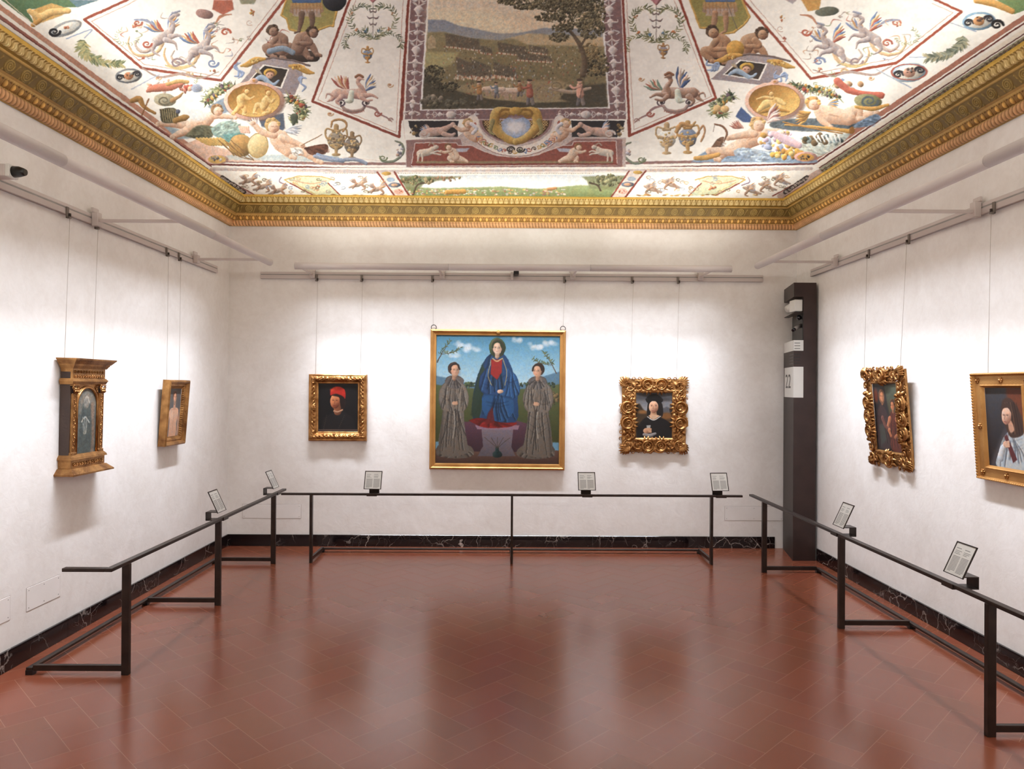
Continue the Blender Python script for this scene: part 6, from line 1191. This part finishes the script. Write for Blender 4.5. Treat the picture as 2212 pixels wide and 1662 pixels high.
def build_ceiling():
    C = paint_ceiling(); x = np.arange(-3.31, 3.431, .0034); ys = [3.55]
    while ys[-1] < YB: ys.append(ys[-1]+.0042*(ys[-1]/4.2)**1.7)
    y = np.array(ys); y[-1] = YB; X, Y = np.meshgrid(x, y); ZZ = ZC-SAG*(YB-Y); Z = ZZ-EYE
    F = X*_F[0]+Y*_F[1]+Z*_F[2]; u = 1106+FPX*(X*_R[0]+Y*_R[1]+Z*_R[2])/F; v = 831-FPX*(X*_U[0]+Y*_U[1]+Z*_U[2])/F
    fu = np.clip((u-C.u0)*C.k-.5, 0, C.W-1.01); fv = np.clip((v-C.v0)*C.k-.5, 0, C.H-1.01); i, j = fv.astype(int), fu.astype(int); a, b = (fv-i)[..., None], (fu-j)[..., None]
    col = C.a[i, j]*(1-a)*(1-b)+C.a[i, j+1]*(1-a)*b+C.a[i+1, j]*a*(1-b)+C.a[i+1, j+1]*a*b
    out = ((v < C.v0+2) | (u < C.u0+2) | (u > C.u0+C.W/C.k-2)); col[out] = (228, 220, 206)
    o = fastgrid('ceiling', np.stack([X, Y, ZZ], -1), M['ceiling'], col=lin(np.clip(col, 0, 255)).astype(np.float32), flip=True, smooth=False); struct(o)
    xs, yy = np.meshgrid(np.linspace(XL, XR, 40), np.linspace(YF, 3.55, 40)); r = np.full(xs.shape+(3,), 226.); r *= np.array([1, .965, .90])
    o = fastgrid('ceiling', np.stack([xs, yy, ZC-SAG*(YB-yy)], -1), M['ceiling'], col=lin(r).astype(np.float32), flip=True, smooth=False); struct(o)
def confine(C, P, fn):
    keep = C.a.copy(); C.poly(P[0], P[1], smooth=True, soft=1.2); fn()
    M_ = Cv(C.u0, C.v0, C.u0+C.W/C.k, C.v0+C.H/C.k, C.k, 0); M_.a = np.zeros_like(C.a); M_.poly(P[0], (1, 1, 1), smooth=True, soft=1.2); C.a = keep*(1-M_.a)+C.a*M_.a
def robe(C, pts, c, folds=9, lo=None, hi=None, seed=1):
    """hanging cloth: washed outline with soft uneven folds, turned darker at its edges"""
    r = np.random.RandomState(seed); P = np.array(pts, float); c = np.array(c, float); lo = c*.45 if lo is None else np.array(lo, float); hi = np.minimum(c*1.35+12, 255) if hi is None else np.array(hi, float)
    (x0, y0), (x1, y1) = P.min(0), P.max(0); W = x1-x0; H = y1-y0
    def fn():
        for i in range(folds):
            t = (i+.5+r.uniform(-.35, .35))/folds; x = x0+W*t; a, e = r.uniform(0, .45), r.uniform(.75, 1.02); w_ = W/folds*r.uniform(.16, .34); s_ = r.uniform(-.08, .08)*W
            top = x+(x0+x1-2*x)*.35; pts_ = [(top, y0+H*a), ((top+x)/2+s_, y0+H*(a+e)/2), (x+s_*.4, y0+H*e)]
            C.stroke(pts_, [w_*.3, w_, w_*.8], lo, soft=w_*1.5, al=.65*r.uniform(.6, 1)); C.stroke([(p+w_*.2, q) for p, q in pts_], [w_*.05, w_*.3, w_*.25], lo*.6, soft=w_*.6, al=.6*r.uniform(.4, 1)); C.stroke([(p+w_*1.25, q) for p, q in pts_], [w_*.1, w_*.5, w_*.4], hi, soft=w_*1.2, al=.6*r.uniform(.5, 1)); C.stroke([(p+w_*1.1, q) for p, q in pts_], [w_*.05, w_*.15, w_*.1], np.minimum(hi*1.12, 255), soft=w_*.5, al=.5*r.uniform(.4, 1))
        for i in range(folds//2):
            y = y0+H*r.uniform(.2, .7); C.stroke([(x0+W*.15, y), (x0+W*.5, y+H*.07), (x0+W*.85, y-H*.02)], [W*.005, W*.018, W*.005], lo, soft=W*.04, al=.35)
        C.stroke(list(P[:max(3, len(P)//2)]), W*.03, lo, soft=W*.10, al=.5)
    confine(C, (P, c), fn)
def head(C, x, y, s, skin=(206, 156, 122), hair=(50, 34, 26), turn=0., hi=None, lo=None, long=0., hood=None):
    """small painted head seen a little from one side"""
    skin = np.array(skin, float); lo = skin*.5 if lo is None else np.array(lo, float); hi = np.minimum(skin*1.12+14, 255) if hi is None else np.array(hi, float)
    if hood: C.ell(x-turn*s*.1, y+s*.02, s*.72, s*.86, hood, shade=True); C.ell(x, y+s*.12, s*.5, s*.66, np.array(hood)*.45)
    C.stroke([(x-turn*s*.08, y+s*.40), (x-turn*s*.08, y+s*.80)], s*.19, skin*.80, shade=True, lo=lo)
    if long: C.ell(x-turn*s*.2, y+s*.20, s*.56, s*.8*long, hair)
    C.ell(x-turn*s*.20, y-s*.12, s*.52, s*.58, hair)
    C.poly([(x-s*.36, y-s*.22), (x-s*.2, y-s*.42), (x+s*.2, y-s*.42), (x+s*.37, y-s*.2), (x+s*.37, y+s*.2), (x+s*.24, y+s*.5), (x+s*.02, y+s*.64), (x-s*.2, y+s*.5), (x-s*.36, y+s*.2)], skin, smooth=True, soft=1.); C.ell(x-s*.12, y-s*.05, s*.26, s*.4, hi, soft=s*.5, al=.55); C.ell(x+s*.28, y+s*.25, s*.16, s*.4, lo, soft=s*.35, al=.45); C.ell(x, y+s*.58, s*.2, s*.08, lo, soft=s*.2, al=.4)
    ex = x+turn*s*.12
    for q in (-1, 1):
        C.ell(ex+q*s*.17, y+s*.02, s*.09, s*.05, lo, soft=s*.12, al=.55); C.ell(ex+q*s*.17, y+s*.02, s*.035, s*.03, (40, 26, 22), soft=.6, al=.9); C.stroke([(ex+q*s*.17-s*.09, y-s*.07), (ex+q*s*.17+s*.09, y-s*.08)], s*.012, np.array(hair)*.8, al=.55, soft=.7)
    C.stroke([(ex+s*.02, y+s*.02), (ex+s*.05, y+s*.19)], s*.02, lo, al=.5, soft=.9); C.ell(x-s*.22, y+s*.22, s*.1, s*.08, (206, 110, 90), soft=s*.15, al=.3)
    C.stroke([(ex-s*.07, y+s*.32), (ex+s*.08, y+s*.32)], s*.018, (150, 66, 56), al=.75, soft=.7)
    C.stroke([(x-s*.40, y+s*.0), (x-s*.34, y-s*.34), (x-s*.05, y-s*.50), (x+s*.26, y-s*.42), (x+s*.40, y-s*.05)], s*.085, hair if not hood else np.array(hood)*.8, soft=1.1)
def art_large():
    C = Cv(0, 0, 280, 290, 1.35, (110, 158, 184)); C.poly([(0, 0), (280, 0), (280, 110), (0, 110)], (76, 138, 170), c2=(168, 200, 212), soft=1); C.poly([(0, 105), (280, 105), (280, 150), (0, 150)], (176, 200, 206), c2=(130, 150, 130), soft=2)
    for (x, y, n) in ((60, 22, 12), (80, 34, 8), (225, 24, 12), (258, 20, 8), (185, 12, 5), (40, 44, 5)):
        for _ in range(n): C.ell(x+C.r.uniform(-14, 14), y+C.r.uniform(-7, 5), C.r.uniform(4, 9), C.r.uniform(3, 5), (216, 222, 224), soft=4, al=.5)
    C.poly([(0, 92), (40, 100), (90, 112), (190, 112), (240, 92), (280, 80), (280, 140), (0, 140)], (84, 118, 140), soft=3); C.poly([(0, 112), (60, 118), (140, 124), (220, 118), (280, 108), (280, 240), (0, 240)], (84, 92, 52), c2=(62, 66, 30), soft=3)
    C.cluster(60, 112, 40, 6, 70, 3, [(60, 76, 52), (84, 98, 62), (48, 62, 46)]); C.cluster(230, 110, 44, 7, 70, 3, [(60, 76, 52), (96, 104, 66), (48, 62, 46)]); C.cluster(262, 140, 18, 14, 40, 4, [(110, 90, 56), (84, 74, 46)])
    for (x, y, m) in ((2, 62, 1), (272, 84, -1)):
        C.stroke([(x, y), (x+14*m, y-26), (x+28*m, y-44)], [1.2, .8, .4], (80, 60, 44)); C.stroke([(x+8*m, y-18), (x+32*m, y-22), (x+48*m, y-30)], .6, (80, 60, 44)); C.leaves([(x+4*m, y-20), (x+18*m, y-36), (x+30*m, y-50)], 14, 7, [(70, 78, 40), (104, 108, 60)], jit=1.); C.leaves([(x+14*m, y-22), (x+34*m, y-24), (x+54*m, y-34)], 16, 7, [(70, 78, 40), (104, 108, 60)], jit=1.)
    C.poly([(0, 258), (280, 258), (280, 290), (0, 290)], (110, 76, 62), c2=(70, 46, 38)); C.poly([(64, 196), (96, 192), (184, 192), (210, 198), (200, 262), (76, 262)], (96, 58, 74), soft=1, c2=(60, 36, 44)); C.poly([(104, 208), (176, 208), (172, 250), (182, 272), (96, 272), (108, 250)], (128, 112, 122), soft=1, c2=(96, 86, 92)); C.poly([(90, 202), (190, 202), (186, 212), (94, 212)], (150, 112, 128), soft=1)
    # middle figure, blue cloak over a red gown
    robe(C, [(126, 38), (108, 58), (92, 96), (84, 140), (82, 176), (96, 196), (150, 204), (184, 190), (186, 150), (180, 100), (166, 60), (150, 40)], (30, 62, 104), 9, hi=(66, 118, 170), lo=(10, 24, 34), seed=3)
    C.poly([(104, 64), (94, 96), (84, 140), (80, 180), (98, 190), (112, 140), (118, 90)], (40, 56, 34), soft=4, al=.85); C.poly([(124, 54), (150, 54), (148, 84), (138, 100), (124, 88)], (150, 34, 30), soft=2); robe(C, [(74, 192), (100, 186), (150, 196), (184, 196), (166, 206), (110, 208)], (150, 28, 24), 6, seed=5)
    BL = dict(hi=(74, 128, 178), lo=(8, 22, 44))
    robe(C, [(116, 70), (100, 92), (98, 118), (112, 134), (136, 134), (146, 124), (128, 114), (122, 96)], (34, 66, 110), 5, seed=11, **BL); robe(C, [(160, 70), (182, 92), (190, 126), (176, 142), (150, 136), (146, 124), (160, 114), (158, 92)], (40, 84, 134), 5, seed=12, **BL)
    robe(C, [(104, 138), (112, 132), (150, 136), (172, 140), (176, 172), (150, 194), (118, 186), (106, 168)], (34, 80, 128), 7, seed=13, **BL); C.poly([(118, 176), (128, 160), (134, 198), (112, 200)], (110, 22, 20), soft=3, al=.8)
    C.ell(146, 126, 7, 4.5, (214, 168, 136), shade=True); C.stroke([(128, 52), (138, 58), (150, 52)], 1.4, (206, 180, 120), al=.8); C.stroke([(124, 56), (118, 90), (126, 112)], .8, (190, 160, 96), al=.8); C.stroke([(152, 54), (160, 86), (156, 112)], .8, (190, 160, 96), al=.8)
    head(C, 138, 27, 26, hair=(60, 44, 32), skin=(222, 180, 150), hood=(56, 72, 42))
    # two grey robed companions
    for (x, m, sd) in ((40, 1, 7), (232, -1, 9)):
        G = dict(hi=(170, 158, 142), lo=(40, 34, 31)); X = lambda *q: [(x+a*m, b) for a, b in q]
        robe(C, X((-38, 256), (-26, 246), (30, 246), (48, 262), (40, 274), (6, 278), (-34, 272)), (104, 92, 80), 7, seed=sd+20, **G)
        robe(C, X((-14, 100), (-24, 120), (-24, 170), (-30, 266), (32, 266), (30, 230), (24, 180), (26, 130), (14, 100)), (112, 100, 88), 11, seed=sd, **G)
        robe(C, X((-16, 102), (-30, 120), (-34, 144), (-26, 168), (-6, 172), (8, 160), (0, 148), (-14, 140), (-10, 116)), (118, 106, 94), 6, seed=sd+1, **G); robe(C, X((16, 102), (30, 120), (35, 146), (26, 170), (6, 168), (4, 152), (14, 140), (8, 116)), (124, 112, 98), 6, seed=sd+2, **G)
        robe(C, X((-20, 104), (-14, 94), (2, 90), (16, 94), (24, 104), (14, 118), (2, 122), (-12, 116)), (96, 88, 84), 5, seed=sd+3, **G)
        C.ell(x+4*m, 154, 7, 4.5, (200, 150, 116), shade=True)
        for k in range(3): C.stroke(X((0, 151+k*2.6), (9, 150+k*2.8)), 1.1, (206, 158, 124), shade=True)
        C.stroke(X((2, 172), (4, 200), (0, 232)), .9, (176, 166, 150)); head(C, x+3*m, 78, 25, hair=(44, 32, 28), skin=(202, 150, 116), turn=.6*m)
    C.ell(140, 268, 11, 8, (30, 52, 52), shade=True); C.stroke([(140, 262), (140, 254)], 4, (30, 52, 52), shade=True); [C.stroke([(140, 254), (140+q, 240), (140+q*1.8, 230)], .5, (70, 56, 44)) for q in (-16, -8, 0, 8, 16)]
    C.a *= .86; C.finish(.5, .92, .025, bg=(0, 0, 0)); return C.a
def art_redcap():
    C = Cv(0, 0, 86, 100, 2.4, (13, 12, 14)); C.poly([(6, 100), (12, 72), (30, 60), (56, 58), (74, 70), (82, 100)], (22, 20, 22), soft=4)
    C.ell(43, 40, 16, 20, (34, 18, 14)); C.stroke([(40, 44), (42, 58)], 8, (130, 74, 46), shade=True); C.ell(36, 37, 10.5, 15, (190, 112, 70), shade=True, hi=(214, 140, 92), lo=(80, 36, 22)); C.stroke([(34, 57), (42, 59), (52, 55)], 1.6, (176, 130, 100), shade=True)
    C.poly([(26, 26), (26, 16), (34, 8), (46, 7), (57, 14), (58, 32), (48, 27), (36, 22)], (190, 44, 26), smooth=True, soft=1.5, c2=(150, 24, 20)); C.stroke([(28, 14), (38, 10)], 3, (214, 70, 40), soft=4, al=.7); C.poly([(27, 25), (40, 22), (56, 30), (56, 50), (48, 46), (46, 30)], (26, 14, 12), smooth=True, soft=2)
    for x in (32, 40): C.ell(x, 35, 2.4, 1.2, (110, 56, 36), soft=2, al=.7); C.ell(x, 35, .8, .7, (26, 14, 12)); C.stroke([(x-2.6, 32.3), (x+2.4, 32.)], .25, (70, 34, 22), soft=.6, al=.7)
    C.stroke([(36, 36), (34.5, 42)], 1., (140, 76, 48), al=.7); C.stroke([(33, 46), (38, 46)], .7, (120, 44, 34)); 
    for i in range(9): C.ell(18-i*.9, 66+i*4, .6, .6, (90, 80, 60)); C.ell(56-i*1.6, 66+i*3.6, .6, .6, (90, 80, 60))
    C.finish(.25, .95, .025, bg=(300, 300, 300)); return C.a
def art_hat():
    C = Cv(0, 0, 78, 98, 2.4, (84, 82, 84)); C.poly([(0, 0), (78, 0), (78, 40), (0, 40)], (66, 64, 66), c2=(140, 138, 140)); C.ell(60, 14, 30, 6, (50, 48, 50), soft=8, al=.7); C.ell(12, 10, 22, 6, (56, 54, 56), soft=8, al=.7); C.ell(66, 22, 20, 3, (120, 118, 120), soft=5, al=.8)
    C.poly([(0, 26), (8, 24), (16, 36), (24, 44), (78, 44), (78, 98), (0, 98)], (46, 36, 24), soft=3, c2=(84, 54, 26)); C.poly([(56, 34), (66, 30), (78, 34), (78, 44), (52, 44)], (80, 78, 80), soft=3); C.ell(14, 42, 10, 4, (130, 84, 40), soft=4); C.ell(66, 50, 14, 7, (116, 74, 34), soft=5)
    C.poly([(2, 98), (4, 74), (18, 56), (36, 50), (54, 54), (72, 66), (77, 98)], (20, 17, 18), smooth=True, soft=2); C.poly([(26, 20), (24, 48), (34, 50), (56, 52), (56, 24), (40, 14)], (24, 18, 16), smooth=True, soft=1.5)
    C.stroke([(38, 40), (38, 52)], [6, 8], (176, 130, 96), shade=True); C.poly([(27, 50), (38, 58), (52, 50), (44, 47), (32, 47)], (200, 156, 120), soft=1.5); C.ell(38, 31, 10, 13, (208, 156, 122), shade=True, hi=(232, 186, 152), lo=(110, 66, 46))
    C.poly([(20, 15), (30, 5), (45, 4), (58, 15), (53, 22), (46, 19), (31, 19), (25, 22)], (14, 12, 13), smooth=True, soft=1.2)
    for x in (34, 43): C.ell(x, 28.3, 2.4, 1.2, (140, 92, 70), soft=2, al=.7); C.ell(x, 28.3, .85, .75, (26, 18, 16)); C.stroke([(x-2.6, 25.6), (x+2.4, 25.3)], .28, (70, 44, 34), soft=.6, al=.8)
    C.stroke([(38, 29), (37, 35)], .9, (160, 108, 82), al=.7); C.stroke([(35, 39), (41, 39)], .8, (150, 84, 70)); C.stroke([(25, 52), (38, 59), (53, 51)], .8, (196, 190, 184))
    C.ell(24, 82, 8, 6, (176, 126, 92), shade=True); C.stroke([(18, 90), (30, 92), (42, 88)], [3, 4, 2.5], (130, 126, 124), shade=True); C.poly([(23, 70), (32, 70), (31, 78), (24, 78)], (150, 146, 140), soft=1)
    for i in range(4): C.stroke([(26+i, 77+i*2.6), (33, 78+i*2.4)], 1.4, (186, 136, 100), shade=True)
    C.finish(.2, .9, .025, bg=(300, 300, 300)); return C.a
def art_group():
    C = Cv(0, 0, 84, 120, 2.2, (42, 40, 42)); C.poly([(40, 4), (84, 0), (84, 50), (50, 56)], (86, 98, 84), soft=5, c2=(70, 66, 46)); C.poly([(0, 80), (84, 74), (84, 120), (0, 120)], (40, 34, 34), soft=8); C.ell(10, 22, 7, 12, (120, 54, 34), soft=5, al=.7)
    robe(C, [(22, 34), (10, 52), (4, 84), (8, 112), (40, 116), (48, 84), (42, 50)], (62, 48, 50), 6, seed=4, hi=(104, 84, 82)); C.poly([(12, 74), (30, 70), (34, 100), (14, 112)], (66, 68, 64), soft=4); head(C, 30, 22, 17, skin=(196, 128, 88), hair=(120, 84, 60), turn=.3, long=.8)
    robe(C, [(56, 48), (46, 66), (44, 96), (50, 116), (78, 116), (82, 84), (74, 54)], (98, 48, 40), 6, seed=5, hi=(160, 88, 62)); C.stroke([(50, 62), (42, 78), (50, 92)], [5, 4, 3], (176, 108, 72), shade=True); C.stroke([(72, 62), (78, 82), (62, 94)], [5, 4, 3], (168, 100, 66), shade=True); head(C, 62, 38, 15, skin=(190, 118, 78), hair=(70, 44, 34), turn=-.4)
    C.stroke([(26, 62), (34, 76), (44, 80)], [5, 4, 3], (110, 70, 62), shade=True); C.ell(46, 81, 4, 3, (190, 120, 82), shade=True); C.finish(.5, .95, .025, bg=(300, 300, 300)); return C.a
def art_robe():
    C = Cv(0, 0, 90, 128, 2.2, (66, 62, 66)); C.poly([(50, 0), (90, 0), (90, 90), (60, 80)], (104, 54, 34), soft=8); C.poly([(0, 0), (50, 0), (44, 60), (0, 128)], (62, 64, 70), soft=6, c2=(34, 28, 30))
    robe(C, [(52, 66), (34, 84), (24, 104), (20, 128), (90, 128), (90, 70), (72, 60)], (176, 184, 188), 7, hi=(222, 226, 226), lo=(84, 88, 96), seed=6); C.poly([(40, 78), (46, 74), (66, 112), (56, 118)], (90, 40, 42), soft=2)
    C.poly([(40, 22), (34, 44), (44, 62), (56, 78), (84, 70), (80, 40), (64, 20), (50, 16)], (66, 46, 38), smooth=True, soft=2)
    for i in range(16): a = C.r.uniform(0, 1); C.stroke([(46+a*30, 24), (52+a*28, 48), (50+a*36, 72)], .8, [(96, 70, 54), (44, 30, 26)][i % 2], al=.7)
    C.poly([(50, 54), (58, 52), (64, 66), (54, 70)], (186, 140, 114), smooth=True, soft=2); C.ell(48, 44, 11, 15, (214, 168, 140), rot=.25, shade=True, hi=(236, 200, 176), lo=(120, 76, 60)); C.poly([(40, 34), (46, 26), (58, 26), (60, 40), (52, 32)], (66, 46, 38), smooth=True, soft=1.5)
    for x in (42, 50): C.ell(x, 43, 2.6, 1.1, (120, 80, 66), soft=2, al=.8); C.stroke([(x-2.2, 43.6), (x+2.2, 44)], .3, (70, 44, 36), soft=.6)
    C.stroke([(45, 44), (43, 50)], .9, (160, 110, 88)); C.stroke([(42, 54), (47, 55)], .8, (150, 84, 74)); C.stroke([(28, 112), (34, 98), (40, 92)], [7, 6, 4], (196, 200, 204), shade=True); C.ell(42, 90, 6, 5, (206, 158, 130), shade=True)
    for i in range(4): C.stroke([(42, 87+i*2.4), (50, 85+i*2.6)], 1.5, (210, 162, 132), shade=True)
    C.finish(.3, .95, .025, bg=(300, 300, 300)); return C.a
def art_torso():
    C = Cv(0, 0, 52, 92, 3., (92, 88, 86)); s_ = dict(shade=True, hi=(236, 196, 168), lo=(140, 96, 74)); c = (212, 164, 134)
    C.poly([(12, 92), (12, 60), (8, 46), (16, 38), (40, 38), (47, 46), (42, 64), (42, 92)], c, smooth=True, soft=1.5, c2=(196, 148, 118)); C.stroke([(11, 48), (6, 64), (6, 90)], [3.5, 3.6, 3], c, **s_); C.stroke([(44, 48), (49, 64), (49, 90)], [3.5, 3.6, 3], (176, 128, 100), **s_); C.poly([(9, 44), (18, 38), (38, 38), (46, 44), (42, 54), (12, 54)], c, smooth=True, soft=3); C.poly([(24, 24), (32, 24), (33, 38), (42, 41), (14, 41), (23, 38)], (196, 146, 116), smooth=True, soft=1.5)
    C.ell(20, 52, 8, 6, (226, 184, 154), soft=6, al=.6); C.ell(35, 52, 7, 6, (206, 160, 130), soft=6, al=.6); C.stroke([(28, 46), (28, 84)], .7, (160, 112, 88), al=.5, soft=2); head(C, 28, 16, 16, skin=(206, 152, 120), hair=(96, 58, 40), turn=.4); C.finish(.3, .9, .025, bg=(300, 300, 300)); return C.a
def art_arch():
    C = Cv(0, 0, 56, 118, 2.6, (88, 94, 90)); C.ell(30, 30, 22, 26, (136, 124, 108), soft=10, al=.8); C.poly([(28, 16), (16, 30), (10, 60), (8, 118), (46, 118), (44, 60), (40, 30)], (70, 80, 78), smooth=True, soft=5)
    C.stroke([(44, 30), (48, 80), (46, 118)], 4, (150, 110, 84), soft=5, al=.6); C.ell(27, 26, 8, 10, (150, 140, 126), soft=4, al=.8); C.stroke([(20, 24), (28, 14), (36, 26)], 1.2, (176, 170, 156), soft=2)
    for q in (-5, 0, 5): C.stroke([(22+q, 52), (24+q, 66), (24+q*.6, 82)], .9, (186, 184, 170), soft=1.6, al=.8)
    C.stroke([(14, 60), (24, 52), (36, 62)], 1.2, (170, 168, 156), soft=2); C.finish(.4, .85, .10, bg=(300, 300, 300)); return C.a
build_ceiling()
place_paintings(dict(redcap=art_redcap(), large=art_large(), hat=art_hat(), group=art_group())); painting_small_left(art_torso()); painting_tabernacle(art_arch()); painting_rosettes(art_robe())
